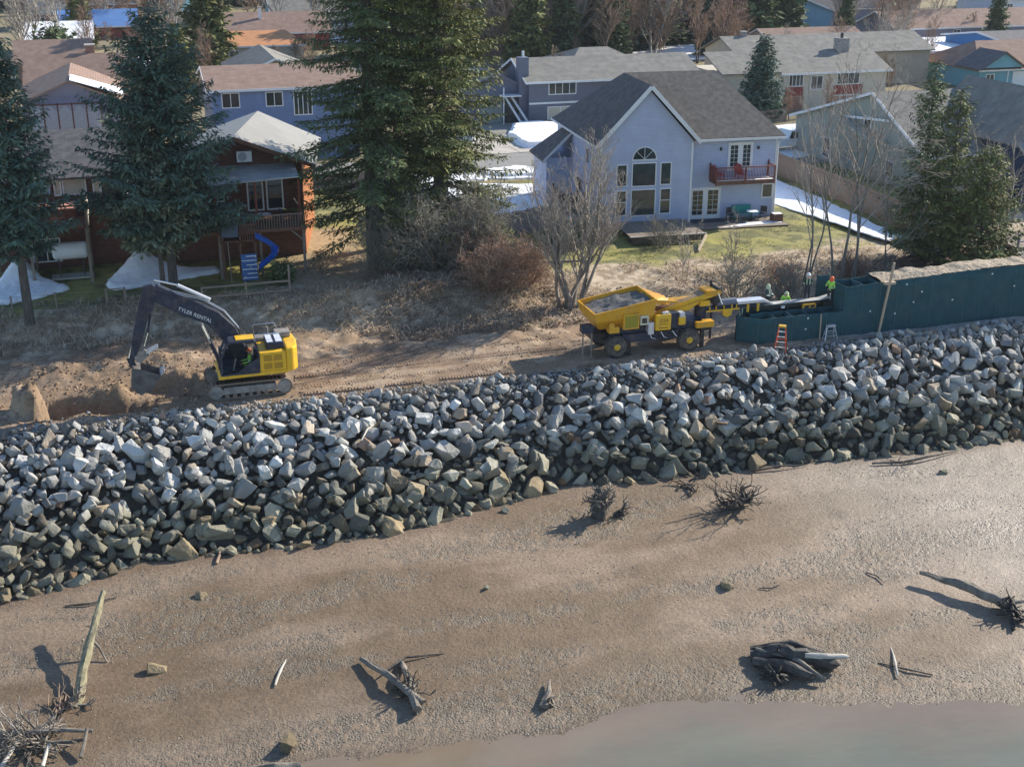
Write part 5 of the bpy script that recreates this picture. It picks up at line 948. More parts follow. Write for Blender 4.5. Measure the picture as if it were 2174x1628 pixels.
MB().prism(X([(4.3, 1.3), (5.52, 1.3), (5.54, 2.1), (5.1, 1.85)]), -1.43, -1.38, 'y').build('door_lower', M_char, ex); MB().box(-1.35, .5, -1.38, -.46, 1.3, 1.4).build('cab_floor', M_char, ex); MB().prism(X([(5.44, 1.3), (5.52, 1.3), (5.54, 2.2), (5.46, 2.2)]), -1.38, -.46, 'y').build('cab_back', M_char, ex)
gl = bpy.data.materials.new('cab_glass'); gl.use_nodes = True; _p = gl.node_tree.nodes['Principled BSDF']; _p.inputs['Base Color'].default_value = (.42, .52, .52, 1); _p.inputs['Transmission Weight'].default_value = 1; _p.inputs['Roughness'].default_value = .03; _p.inputs['IOR'].default_value = 1.1
MB().add([(q[0], -1.41, q[1]) for q in X(cabp)], [tuple(range(8))]).build('side_window', gl, ex, fix=False); q0, q1 = X([cabp[7], cabp[6]]); q2 = X([cabp[0]])[0]
MB().add([(q2[0], -1.4, q2[1]), (q2[0], -.46, q2[1]), (q0[0], -.46, q0[1]), (q0[0], -1.4, q0[1]), (q1[0], -.46, q1[1]), (q1[0], -1.4, q1[1])], [(0, 1, 2, 3), (3, 2, 4, 5)]).build('windscreen', gl, ex, fix=False)
MB().box(.0, .45, -1.15, -.68, 1.4, 1.75).box(.33, .47, -1.13, -.7, 1.75, 2.5).build('seat', M_char, ex, bevel=.03); MB().bar((-.75, -1.0, 1.4), (-.6, -1.0, 2.0), .08).build('console', M_mudst, ex)
sp_ = MB().box(.56, 1.92, -1.44, -.5, 1.3, 2.32).build('engine_side_panel', M_yel, ex, bevel=.05)
gm = mat('grille_dark', (.45, .25, .02), .7, .2, 30)
for gx in (.78, 1.3):
    for gz_ in (1.42, 1.85): MB().box(gx, gx + .42, -1.46, -1.43, gz_, gz_ + .32).build('grille', gm, sp_)
MB().box(.56, 1.92, -.5, 1.35, 1.3, 2.3).build('engine_cover', M_yel, ex, bevel=.05); MB().box(1.0, 1.9, -1.0, .3, 2.3, 2.68).build('engine_hood', M_char, ex, bevel=.05)
wb = mat('pale_hood_panel', (.62, .66, .75), .45, .08, 2); MB().box(1.05, 1.35, -.95, .25, 2.68, 2.72).build('hood_plate', wb, ex); MB().box(1.5, 1.82, -.95, .25, 2.68, 2.72).build('hood_plate', wb, ex)
cwp = [(1.93, -1.44), (2.3, -1.36), (2.55, -1.0), (2.64, 0), (2.55, 1.0), (2.3, 1.36), (1.93, 1.42)]
MB().prism(cwp, 1.16, 2.46, 'z').build('counterweight', M_yel, ex, bevel=.09); MB().box(.6, 1.6, .5, 1.2, 2.3, 2.45).build('toolbox', M_mudst, ex); MB().tube([(1.25, .75, 2.3), (1.25, .75, 3.0)], .07, 10).build('exhaust', M_mudst, ex)
f = MB()
for y in (-.42, 1.3): f.tube([(.6, y, 2.35), (.6, y, 3.0), (1.7, y, 3.0), (1.9, y, 2.5)], .02, 5)
o = f.build('handrail', M_chrome, ex); o['kind'] = 'stuff'
MB().bar((-1.0, -.42, 2.9), (-1.2, -.35, 3.7), .04).build('mirror_arm', M_char, ex); MB().box(-1.28, -1.14, -.42, -.28, 3.6, 3.85).build('mirror', M_char, ex)
f = MB().box(1.6, 2.4, .3, 1.1, 2.46, 2.75).build('tool_bundle', M_mudst, ex, bevel=.05)
bm1 = [(4.55, 1.5), (4.0, 2.65), (3.2, 3.70), (1.95, 4.32), (.74, 5.12), (.55, 5.2), (.62, 5.85), (.95, 5.95), (1.35, 5.72), (2.5, 5.05), (3.8, 4.3), (4.55, 3.45), (5.0, 2.3), (5.0, 1.6)]
bo = MB().prism(X(bm1), -.24, .24, 'y').build('boom', M_char, ex, bevel=.02)
text_mesh('lettering', 'TYLER RENTAL', .27, M_white, bo, (2.62 - 5.0, -.252, 4.28), (PI / 2, R(27.5), 0), .006)
st1 = [(.9, 5.85), (.68, 6.0), (.22, 5.95), (.06, 5.2), (-.42, 3.8), (-.86, 2.0), (-.68, 1.85), (-.15, 2.95), (.35, 4.4), (.62, 4.8)]
MB().prism(X(st1), -.19, .19, 'y').build('stick', M_char, ex, bevel=.02)
for y in (-.42, .42): c_ = MB().tube([(-1.3, y, 1.5), (-1.75, y, 2.75)], .085, 10).build('boom_cylinder', M_char, ex); MB().tube([(-1.75, y, 2.75), (-2.1, y, 3.75)], .05, 10).build('rod', M_chrome, c_)
c_ = MB().tube([(-1.55, 0, 4.95), (-3.1, 0, 5.85)], .095, 10).build('stick_cylinder', M_silver, ex); MB().tube([(-3.1, 0, 5.85), (-4.2, 0, 6.2)], .05, 10).build('rod', M_chrome, c_)
c_ = MB().tube([(-5.0, -.02, 5.1), (-5.35, -.02, 3.7)], .08, 10).build('bucket_cylinder', M_char, ex); MB().tube([(-5.35, -.02, 3.7), (-5.8, -.02, 2.25)], .045, 10).build('rod', M_chrome, c_)
MB().bar((-5.8, 0, 2.25), (-5.62, 0, 1.75), .14, .3).build('bucket_link', M_char, ex)
c_ = MB().tube([(-4.55, -.02, 4.5), (-4.75, -.02, 3.5)], .06, 10).build('thumb_cylinder', M_char, ex); MB().tube([(-4.75, -.02, 3.5), (-5.0, -.02, 2.8)], .035, 10).build('rod', M_chrome, c_)
th = MB().bar((-5.45, -.2, 2.15), (-4.9, -.2, 2.55), .1, .4).build('thumb', M_mudst, ex)
for k in range(4): MB().bar((-4.95, -.28 + k * .17, 2.5), (-4.35, -.28 + k * .17, 2.75), .05, .07).build('tooth', M_silver, th)
bk = [(4.2, 1.85), (4.6, 1.75), (5.55, 1.35), (5.0, .55), (4.45, .38), (4.05, .8)]; bk = [(a - 4.9, b_) for a, b_ in bk]
b = MB()
V = [(x - 5 + 0.0, y, z) for y in (-.55, .55) for x, z in bk]; n = len(bk)
b.add(V, [tuple(range(n)), tuple(range(n, 2 * n))[::-1]] + [(i, i + n, (i + 1) % n + n, (i + 1) % n) for i in range(n) if i != 1]); bkt = b.build('bucket', mat('worn_bucket_steel', (.13, .12, .115), .7, .3, 3), ex)
for k in range(5): MB().bar((-4.38, -.48 + k * .24, 1.33), (-4.15, -.48 + k * .24, 1.5), .07, .05).build('tooth', M_silver, bkt)
for k, (y, dz) in enumerate(((-.12, .0), (-.06, .05), (.0, .0), (.07, .06), (.13, .02))):
    o = MB().tube([(-.15, y, 2.4), (-.25, y * 2, 3.3 + dz), (-.9, y * 2, 4.25 + dz), (-1.9, y * 2, 4.95 + dz), (-3.2, y * 2, 5.3 + dz * 3), (-4.3, y * 2, 5.75 + dz * 2)], .022, 5).build('hose', M_silver if k % 2 else M_black, ex)
# telescopic stone slinger
ls = thing('stone_slinger', 'yellow four wheeled conveyor truck with a hopper full of gravel', 'conveyor truck', (24.0, 62.5, .0))
hp_ = [((0, .1, 2.62), (3.45, .1, 3.25)), ((3.45, 2.75, 3.25), (0, 2.75, 2.62))]
V = [(-.1, 0, 2.65), (3.5, 0, 3.22), (3.5, 2.8, 3.22), (-.1, 2.8, 2.65), (.35, .55, 1.62), (3.3, .55, 1.62), (3.3, 2.25, 1.62), (.35, 2.25, 1.62), (-.02, .08, 2.2), (3.42, .08, 2.3), (3.42, 2.72, 2.3), (-.02, 2.72, 2.2)]
hop = MB().add(V, [(0, 1, 9, 8), (1, 2, 10, 9), (2, 3, 11, 10), (3, 0, 8, 11), (8, 9, 5, 4), (9, 10, 6, 5), (10, 11, 7, 6), (11, 8, 4, 7), (4, 5, 6, 7)]).build('hopper', M_yel2, ls)
sd = hop.modifiers.new('solid', 'SOLIDIFY'); sd.thickness = .05; sd.offset = 0
for a, b_ in (((-.1, 0, 2.66), (3.5, 0, 3.23)), ((3.5, 0, 3.23), (3.5, 2.8, 3.23)), ((3.5, 2.8, 3.23), (-.1, 2.8, 2.66)), ((-.1, 2.8, 2.66), (-.1, 0, 2.66))): MB().bar(a, b_, .09, .07).build('rim', M_yel2, hop)
us2, vs2 = np.linspace(.0, 3.4, 34), np.linspace(.08, 2.72, 26); U, V2, F = grid(us2, vs2); Z = 2.42 + .16 * U + (fbm(U * 1.2, V2 * 1.2, 4) - .5) * .5 + .12 * np.exp(-((U - 2.2) / .6) ** 2)
inst('gravel_load', npmesh('gravel_load', np.c_[U, V2, Z], F, M_grv), hop)['kind'] = 'stuff'
M_chute = mat('orange_chute', (.78, .36, .04), .5, .1, 2)
MB().add([(3.5, 0, 3.22), (3.5, 2.8, 3.22), (4.75, 1.75, 2.85), (4.75, 1.05, 2.75), (3.5, .0, 3.0), (3.5, 2.8, 3.0), (4.75, 1.75, 2.6), (4.75, 1.05, 2.5)], [(0, 1, 2, 3), (7, 6, 5, 4), (0, 4, 5, 1), (1, 5, 6, 2), (2, 6, 7, 3), (3, 7, 4, 0)]).build('chute', M_chute, ls)
MB().add([(3.5, 0, 3.22), (4.7, 1.0, 2.95), (6.2, 1.0, 2.95), (4.2, .2, 2.9)], [(0, 1, 2, 3)]).prism([(3.5, 3.2), (4.9, 3.0), (4.9, 2.9), (3.5, 3.05)], -.02, .05, 'y').build('side_wing', M_yel2, ls)
ch = MB().box(.1, 7.2, .75, 2.0, .85, 1.3).build('chassis', M_black, ls); MB().box(1.0, 6.6, .35, 2.4, 1.2, 1.6).build('subframe', M_char, ls)
def wheel(x, y, s):
    w = MB().lathe([(.36, -.2), (.55, -.2), (.63, -.12), (.64, 0), (.63, .12), (.55, .2), (.36, .2), (.34, .0)], 30, 'y', (0, 0, 0)).build('wheel', M_rub, ls, loc=(x, y, .64))
    tm = MB().box(-.05, .05, -.2, -.02, .62, .67).box(-.05, .05, .02, .2, .62, .67).mesh('tread_block', M_rub)
    for k in range(22): inst('tread_block', tm, w, rot=(0, k * 2 * PI / 22, 0))
    MB().lathe([(.02, -.06 * s), (.12, -.1 * s), (.2, -.02 * s), (.34, .03 * s), (.36, .1 * s), (.02, .1 * s)], 20, 'y', (0, -.17 * s, 0)).build('rim', M_yel, w)
    MB().cyl((0, -.26 * s, 0), .09, .12, 12, 'y').build('hub', M_yel, w); return w
for x in (1.25, 5.65):
    wheel(x, .15, 1); wheel(x, 2.55, -1); MB().tube([(x, .2, .64), (x, 2.5, .64)], .1, 8).build('axle', M_black, ls)
bx = MB().box(1.55, 2.5, -.12, .5, 1.66, 2.55).build('radiator_box', M_yel2, ls, bevel=.03); MB().box(1.65, 2.4, -.135, -.11, 1.76, 2.45).build('grille', mat('radiator_mesh', (.33, .27, .03), .8, .2, 25), bx)
bx = MB().box(2.58, 3.08, -.05, .4, 1.82, 2.35).build('control_panel', mat('cream_panel', (.62, .60, .45), .5, .1, 3), ls); MB().box(2.68, 2.98, -.065, -.04, 1.92, 2.22).build('screen', M_glassd, bx)
bx = MB().box(3.5, 4.42, -.12, .55, 1.42, 2.32).build('engine_box', M_yel, ls, bevel=.03)
mr_ = mat('logo_brown', (.30, .10, .02), .6, .1, 3); text_mesh('logo', 'CSA', .30, mr_, bx, (3.96, -.128, 1.98), (PI / 2, 0, 0), .004, .2); MB().box(3.66, 4.26, -.126, -.12, 1.77, 1.80).build('logo_line', mr_, bx); MB().box(3.7, 4.22, -.126, -.12, 1.55, 1.60).build('logo_line', mr_, bx)
MB().box(3.95, 4.35, .0, .3, 2.32, 2.42).build('air_filter', M_silver, bx)
for (x0, x1, y0, z0, z1, m_, nm) in ((4.95, 5.35, -.02, 1.6, 2.05, M_yel, 'tool_locker'), (5.0, 5.3, -.02, 2.05, 2.3, M_silver, 'fluid_bottle'), (-.75, -.1, .2, 1.55, 2.0, M_char, 'operator_step'), (.75, 1.35, -.05, 1.5, 1.85, M_yel2, 'rear_bracket'), (6.1, 7.2, .1, 1.25, 1.6, M_yel2, 'turntable_base'), (3.1, 3.45, .0, 1.2, 1.9, M_silver, 'fuel_filler'), (4.4, 4.95, .1, 1.4, 2.3, M_char, 'battery_box'), (1.6, 5.0, .1, .8, 1.3, M_char, 'side_tank'), (5.2, 5.9, .3, 1.3, 1.7, M_char, 'mudguard')):
    MB().box(x0, x1, y0, y0 + .5, z0, z1).build(nm, m_, ls, bevel=.02)
for x_ in (-.7, -.2): MB().bar((x_, .25, 0), (x_, .25, 1.55), .06).build('step_leg', M_grwood, ls)
MB().lathe([(.02, -.05), (.15, -.04), (.17, .05), (.02, .05)], 16, 'y', (.9, -.0, 1.95)).build('hose_reel', M_yel2, ls)
MB().box(2.0, 2.2, .3, .5, .0, 1.0).build('outrigger', M_black, ls); MB().box(6.5, 6.7, .3, .5, .0, 1.2).build('outrigger', M_black, ls); MB().box(1.9, 2.3, .2, .6, -.03, .03).build('outrigger_pad', M_black, ls)
for k in range(9): MB().tube([(3.2 + k * .23, .05, 1.3), (3.3 + k * .25, -.05, 1.0 + .1 * (k % 3)), (3.6 + k * .22, .1, .9)], .03, 5).build('hydraulic_line', M_silver if k % 3 == 0 else M_black, ls)
# inclined feed conveyor
cv = MB(); p0, p1 = Vector((4.0, 1.4, 2.2)), Vector((7.75, 1.4, 3.12))
fc = MB().bar(p0, p1, .75, .10).build('feed_conveyor', mat('sandy_belt', (.34, .25, .15), .9, .2, 6), ls)
for y in (-.42, .42): MB().bar(p0 + Vector((0, y, -.12)), p1 + Vector((0, y, -.12)), .06, .30).build('side_rail', M_yel, fc)
MB().bar(p0 + Vector((0, -.44, -.52)), p1 + Vector((-1.0, -.44, -.5)), .06, .26).build('side_rail', M_yel2, fc); MB().cyl((7.8, 1.4, 3.12), .14, .95, 14, 'y').build('head_pulley', M_black, fc)
MB().prism([(5.0, 2.25), (6.6, 2.62), (6.0, 2.15), (5.2, 2.0)], .85, .95, 'y').build('support_arm', M_yel, ls); MB().box(7.0, 7.9, .9, 1.9, 2.85, 3.15).build('head_guard', M_yel2, ls); MB().box(7.6, 7.72, 1.7, 1.8, 3.1, 3.5).build('beacon', M_black, ls); MB().box(6.6, 7.2, .8, 1.2, 2.3, 2.6).build('valve_block', M_yel, ls)
MB().prism([(7.6, 3.0), (8.1, 2.9), (7.9, 2.35), (7.5, 2.3)], 1.0, 1.8, 'y').build('discharge_hood', M_black, ls); MB().cyl((6.9, 1.4, 1.9), .35, .9, 18).build('turntable', M_char, ls); MB().tube([(7.7, .85, 3.0), (8.0, .85, 2.3)], .03).build('hose', M_white, ls)
# telescopic belt
tc = MB().box(7.1, 10.3, 1.1, 1.65, 1.85, 2.05).build('telescopic_boom', M_char, ls)
MB().cyl((8.45, 1.35, 2.25), .22, 1.25, 20, 'x').build('drum', mat('slate_drum', (.16, .18, .22), .45, .1, 2), tc)
MB().lathe([(.24, -.04), (.24, .04), (.02, .04), (.02, -.04)], 18, 'x', (7.75, 1.35, 2.25)).build('drum_collar', M_black, tc)
MB().prism([(9.1, 2.12), (10.8, 2.12), (11.35, 1.92), (11.35, 2.0), (10.82, 2.28), (9.1, 2.28)], 1.05, 1.7, 'y').build('cover', M_silver, tc)
MB().box(10.2, 14.6, 1.2, 1.6, 1.62, 1.86).build('inner_boom', M_black, tc); MB().box(10.9, 14.6, 1.15, 1.65, 1.86, 1.90).build('belt', mat('pale_belt', (.45, .44, .42), .8, .15, 4), tc); MB().bar((14.6, 1.4, 1.88), (15.9, 1.4, 2.15), .5, .05).build('belt', bpy.data.materials['pale_belt'], tc)
for x_ in (7.3, 7.7, 8.2, 8.7, 9.0): MB().box(x_, x_ + .05, 1.02, 1.08, 1.85, 2.15).build('bracket', M_yel, tc)
MB().box(7.1, 9.2, 1.0, 1.05, 1.85, 1.93).build('rail', M_yel, tc); MB().prism([(8.15, 1.85), (8.75, 1.85), (8.7, 1.55), (8.45, 1.42), (8.2, 1.55)], 1.0, 1.2, 'y').build('sheave_box', M_yel, tc)
for x_ in (9.7, 10.35): MB().box(x_, x_ + .12, 1.0, 1.1, 1.62, 2.1).build('bracket', M_yel, tc)
o = MB().box(13.35, 14.2, 1.0, 1.15, 1.45, 1.75).build('control_box', M_yel2, tc); MB().box(13.45, 13.72, .985, 1.0, 1.52, 1.68).build('opening', M_black, o); MB().box(13.85, 14.1, .985, 1.0, 1.52, 1.68).build('opening', M_black, o)
MB().box(12.0, 12.2, 1.1, 1.2, 1.6, 1.75).build('tag_plate', M_white, tc); MB().box(14.8, 15.9, 1.1, 1.7, 1.35, 1.8).build('tail_section', M_black, tc)
for x_ in (7.6, 9.6): MB().bar((x_, 1.4, 0.1), (x_, 1.4, 1.85), .1).build('stand', M_black, tc) if x_ < 8 else None
# ---------- green cell barrier ----------
M_geo = mat('green_geotextile', (.017, .066, .078), .9, .12, 1.2, bump=.02, bscale=4, col2=(.026, .090, .100)); dirty(M_geo, (.12, .12, .10), .3, 1.4, .48, .75); M_wire = mat('coated_wire', (.10, .22, .22), .6, .1, 2); M_fill = mat('barrier_fill', (.30, .24, .175), .95, .3, 4, col2=(.46, .39, .30), bump=.12, bscale=6); M_dark = mat('dark_dirt', (.10, .085, .07), .95, .3, 4, bump=.05)
gb = thing('cell_barrier', 'long green fabric cell barrier filled with soil beside the rocks', 'barrier', (0, 0, 0))
rs_ = np.random.RandomState(4)
def panel(x0, y0, x1, y1, z0, z1, z1b=None, th=.03, bulge=.05, name='fabric_panel', sub=8):
    """fabric panel between two vertical wires, bulging slightly"""
    z1b = z1 if z1b is None else z1b; b = MB(); d = Vector((x1 - x0, y1 - y0)); nrm = Vector((d.y, -d.x)).normalized(); n, m = sub, 6; V = []
    for s_ in (0, 1):
        for j in range(m + 1):
            for i in range(n + 1):
                t, w_ = i / n, j / m; bl_ = bulge * math.sin(PI * t) * (.4 + .6 * math.sin(PI * w_)) + .012 * math.sin(i * 2.3 + j * 1.7) - s_ * th
                V.append((x0 + d.x * t + nrm.x * bl_, y0 + d.y * t + nrm.y * bl_, z0 + (z1 + (z1b - z1) * t - z0 + (.02 * math.sin(t * 7 + x0) if w_ == 1 else 0)) * w_))
    k = (n + 1) * (m + 1); F = []
    for j in range(m):
        for i in range(n): a = j * (n + 1) + i; F += [(a, a + 1, a + n + 2, a + n + 1), (k + a, k + a + n + 1, k + a + n + 2, k + a + 1)]
    for i in range(n): a = m * (n + 1) + i; F.append((a, a + 1, k + a + 1, k + a))
    return b.add(V, F).build(name, M_geo, gb, smooth=True)
BZ = -.3
xs_ = [33.9 + 1.1 * k for k in range(6)]
for k in range(5): panel(xs_[k], 62.4, xs_[k + 1], 62.4, BZ, 1.5 if k else 1.48)
for k, xx in enumerate(xs_[:5]): panel(xx, 63.5, xx, 62.42, BZ, 1.48) if k else panel(33.0, 63.35, 33.9, 62.4, BZ, 1.5)
for k in range(5): panel(xs_[k], 63.5, xs_[k + 1], 63.5, BZ, 1.5)
panel(33.0, 63.4, 34.0, 64.6, BZ, 1.5)
for k in range(5): panel(xs_[k], 64.7, xs_[k + 1], 64.7, BZ, 1.48)
MB().box(33.7, 39.4, 63.55, 64.65, .0, .95).build('fill', M_dark, gb); MB().box(35.1, 39.3, 62.45, 63.45, .0, .9).build('fill', M_dark, gb)  # darker dirt inside the low cells
ux = [39.4 + 1.17 * k for k in range(20)]
for k in range(19): zt = 2.95 + .33 * min(1, (ux[k] - 39.4) / 9); zt2 = 2.95 + .33 * min(1, (ux[k + 1] - 39.4) / 9); panel(ux[k], 62.4, ux[k + 1], 62.4, BZ, zt, zt2, bulge=.035)
for k in (0, 1, 2): panel(ux[k], 63.9, ux[k], 62.42, BZ if k == 0 else .3, 2.95 + .02 * k)
panel(ux[0], 63.9, ux[2], 63.9, BZ, 2.95, 3.0); panel(39.0, 65.0, 39.9, 65.0, BZ, 2.95)
for k in range(2, 19): panel(ux[k + 1], 63.95, ux[k], 63.95, BZ, 3.2, bulge=.03)
us3, vs3 = np.arange(ux[2] + .05, 61, .13), np.arange(62.43, 63.95, .13); U, V2, F = grid(us3, vs3); Z = 3.05 + .3 * np.clip((U - 41.7) / 8, 0, 1) + (fbm(U * .9, V2 * .9, 5) - .35) * .55 * smoothstep(62.4, 62.9, V2) + (fbm(U * 3, V2 * 3, 3) - .5) * .12
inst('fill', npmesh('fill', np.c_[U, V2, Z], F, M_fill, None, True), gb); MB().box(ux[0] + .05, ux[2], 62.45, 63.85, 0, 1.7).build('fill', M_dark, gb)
wm_ = MB().tube([(0, 0, 0), (0, 0, 1)], .007, 4).mesh('wire', M_wire)
for k in range(6): inst('wire', wm_, gb, (xs_[k], 62.36, -.1), sc=(1, 1, 1.65))
for k in range(0, 19): inst('wire', wm_, gb, (ux[k], 62.355, -.1), sc=(1, 1, 3.1))
for (x_, z_) in ((37.0, 1.25), (43.4, 2.75), (44.5, 2.2), (46.7, 1.5), (49.3, 2.9), (44.0, 1.6), (42.8, 1.0), (36.9, .6), (51.0, 2.0), (41.1, 1.3)): MB().box(x_, x_ + .09, 62.31, 62.335, z_, z_ + .09).build('label_tag', M_white, gb)
M_lumber = mat('raw_lumber', (.50, .38, .27), .8, .15, 3, stretch=(1, 1, .3)); M_yell = mat('yellow_ladder_top', (.70, .42, .04), .5, .1, 3); M_orl = mat('orange_fibreglass', (.62, .09, .03), .5, .1, 3); M_alu = mat('aluminium', (.55, .55, .56), .4, .08, 3, metal=.3)
t = thing('grade_stake', 'tall raw lumber post with a cross block leaning before the green barrier', 'post', (41.75, 62.2, 0)); MB().bar((0, 0, -.3), (.55, -.08, 4.25), .11).build('post', M_lumber, t); MB().box(.05, .75, -.16, .1, 2.95, 3.1).build('cross_block', M_lumber, t)
t = thing('thin_pole', 'thin pale pole standing against the low green cells', 'pole', (37.85, 62.2, 0)); MB().tube([(0, 0, -.2), (.0, .05, 1.5)], .035, 8).build('pole', M_lumber, t)
def stepladder(name, label, loc, rz, h, wd, m, mt, n, sp):
    t = thing(name, label, 'ladder', loc, rz)
    for s_ in (-1, 1):
        MB().bar((s_ * wd, -sp, 0), (s_ * wd * .55, 0, h), .06, .03).build('rail', m, t); MB().bar((s_ * wd * .9, sp, 0), (s_ * wd * .55, .05, h), .05, .03).build('rear_rail', m, t)
    for k in range(1, n): q = k / n; w_ = wd * (1 - .45 * q); MB().box(-w_, w_, -sp * (1 - q) - .05, -sp * (1 - q) + .05, h * q - .015, h * q + .015).build('step', mt if m is M_alu else M_alu, t)
    MB().box(-wd * .62, wd * .62, -.13, .13, h - .03, h + .08).build('top_cap', mt, t, bevel=.015)
    MB().bar((-wd * .8, sp * .6, h * .4), (wd * .8, sp * .6, h * .4), .03).build('brace', m, t); return t
stepladder('stepladder', 'orange stepladder with yellow top standing at the edge of the rocks', (34.75, 61.15, gz(34.75, 61.15) - .02), -35, 1.42, .32, M_orl, M_yell, 5, .42)
stepladder('stepladder', 'short aluminium stepladder in front of the low green cells', (38.4, 62.0, gz(38.4, 62.0) - .02), 0, .82, .42, M_alu, M_alu, 3, .2)
for k, (x0, y0, x1, y1, lb) in enumerate(((39.0, 61.5, 43.9, 61.25, 'pale plank on the path, nearest the rocks'), (39.2, 61.75, 43.2, 61.6, 'pale plank on the path, nearest the green barrier'))):
    t = thing('plank', lb, 'plank', (x0, y0, gz(x0, y0)), 0, 'planks lying on the path'); MB().bar((0, 0, .09), (x1 - x0, y1 - y0, .12), .16, .05).build('board', M_grwood, t)
# ---------- people ----------
M_skin = mat('skin', (.52, .33, .24), .6, .05, 3); M_hiv = mat('hi_vis_yellow', (.42, .80, .10), .6, .08, 4); M_dkj = mat('dark_jacket', (.03, .06, .065), .8, .2, 4); M_dkp = mat('dark_trousers', (.03, .035, .045), .8, .2, 4); M_refl = mat('reflective_band', (.60, .68, .62), .4, .05, 4); M_boot = mat('boots', (.05, .04, .03), .7, .2, 4); M_orh = mat('orange_hood', (.85, .16, .05), .6, .08, 4); M_whh = mat('white_hard_hat', (.75, .76, .74), .4, .04, 4); M_vest = mat('vest_pale', (.55, .62, .40), .6, .08, 4)
def person(label, loc, rz, joints, jacket, trousers, hat, band=M_refl, extra=None):
    """joints: overrides of the standing skeleton, metres, figure facing -y"""
    J = dict(pel=(0, 0, .95), sp=(0, .01, 1.18), ch=(0, 0, 1.38), nk=(0, 0, 1.50), hd=(0, -.01, 1.60), ht=(0, 0, 1.72), sl=(-.19, 0, 1.42), el=(-.26, .02, 1.14), wl=(-.24, -.12, .92), hl=(-.24, -.17, .84), sr=(.19, 0, 1.42), er=(.26, .02, 1.14), wr=(.24, -.12, .92), hr=(.24, -.17, .84), jl=(-.10, 0, .92), kl=(-.12, -.02, .50), al=(-.13, .02, .10), tl=(-.14, -.15, .04), jr=(.10, 0, .92), kr=(.12, -.02, .50), ar=(.13, .02, .10), tr=(.14, -.15, .04))
    J.update(joints); E = [('pel', 'sp'), ('sp', 'ch'), ('ch', 'nk'), ('nk', 'hd'), ('hd', 'ht'), ('ch', 'sl'), ('sl', 'el'), ('el', 'wl'), ('wl', 'hl'), ('ch', 'sr'), ('sr', 'er'), ('er', 'wr'), ('wr', 'hr'), ('pel', 'jl'), ('jl', 'kl'), ('kl', 'al'), ('al', 'tl'), ('pel', 'jr'), ('jr', 'kr'), ('kr', 'ar'), ('ar', 'tr')]
    Rr = dict(pel=(.17, .12), sp=(.155, .12), ch=(.18, .13), nk=(.06, .06), hd=(.085, .10), ht=(.07, .085), sl=(.085, .085), sr=(.085, .085), el=(.06, .06), er=(.06, .06), wl=(.045, .04), wr=(.045, .04), hl=(.042, .022), hr=(.042, .022), jl=(.10, .10), jr=(.10, .10), kl=(.075, .075), kr=(.075, .075), al=(.06, .06), ar=(.06, .06), tl=(.05, .04), tr=(.05, .04))
    names = list(J); V = [J[n] for n in names]; rr = [Rr[n] for n in names]; ed = [(names.index(a), names.index(b)) for a, b in E]
    for hnd, wst, sg in (('hl', 'wl', 1), ('hr', 'wr', -1)):     # five fingers rooted in each palm
        h_, w_ = Vector(J[hnd]), Vector(J[wst]); d = (h_ - w_).normalized(); s_ = d.cross(Vector((0, 0, 1)) if abs(d.z) < .9 else Vector((1, 0, 0))).normalized(); up_ = s_.cross(d); hi = names.index(hnd)
        for k in range(5):
            if k < 4: off = s_ * (-.03 + .02 * k); ln = (.060, .072, .068, .052)[k]; a = h_ + off + d * .03; b_ = a + d * ln * .6 - up_ * .012; c_ = b_ + d * ln * .35 - up_ * .03
            else: a = w_.lerp(h_, .6) + s_ * .042 * sg; b_ = a + s_ * .02 * sg + d * .03; c_ = b_ + d * .03
            i0 = len(V); V += [tuple(a), tuple(b_), tuple(c_)]; rr += [(.011, .011), (.0095, .0095), (.008, .008)]; ed += [(hi, i0), (i0, i0 + 1), (i0 + 1, i0 + 2)]
    me = bpy.data.meshes.new('body'); me.from_pydata(V, ed, []); o = bpy.data.objects.new('body', me); link(o)
    sk = o.modifiers.new('skin', 'SKIN'); sk.use_smooth_shade = True
    for i, r_ in enumerate(rr): me.skin_vertices[0].data[i].radius = r_
    me.skin_vertices[0].data[0].use_root = True; ss = o.modifiers.new('sub', 'SUBSURF'); ss.levels = 1; ss.render_levels = 1
    dg = bpy.context.evaluated_depsgraph_get(); m2 = bpy.data.meshes.new_from_object(o.evaluated_get(dg)); bpy.data.objects.remove(o); m2.materials.clear()
    for m_ in (jacket, trousers, M_skin, M_boot, band): m2.materials.append(m_)
    reg = {'pel': 1, 'sp': 0, 'ch': 0, 'nk': 2, 'hd': 2, 'ht': 2, 'sl': 0, 'sr': 0, 'el': 0, 'er': 0, 'wl': 0, 'wr': 0, 'hl': 2, 'hr': 2, 'jl': 1, 'jr': 1, 'kl': 1, 'kr': 1, 'al': 3, 'ar': 3, 'tl': 3, 'tr': 3}
    for p in m2.polygons:
        c = p.center; k = min(names, key=lambda n_: (Vector(J[n_]) - c).length); r_ = reg[k]
        if k == 'pel' and c.z > J['pel'][2] - .03: r_ = 0
        if r_ == 0 and abs(c.z - J['sp'][2]) < .035: r_ = 4
        p.material_index = r_; p.use_smooth = True
    t = thing('person', label, 'person', loc, rz); inst('body', m2, t); hd = Vector(J['hd']); top = Vector(J['ht'])
    if hat[0] == 'hat': MB().lathe([(.15, -.01), (.15, .0), (.118, .01), (.115, .06), (.09, .11), (.04, .135), (.005, .14)], 16, 'z').build('hard_hat', hat[1], t, smooth=True, loc=tuple(hd.lerp(top, .45)))
    else: MB().lathe([(.10, -.18), (.13, -.10), (.135, 0), (.12, .09), (.07, .14), (.005, .155)], 16, 'z').build('hood', hat[1], t, smooth=True, loc=tuple(hd.lerp(top, .3) + Vector((0, .025, 0))))
    f = MB(); 
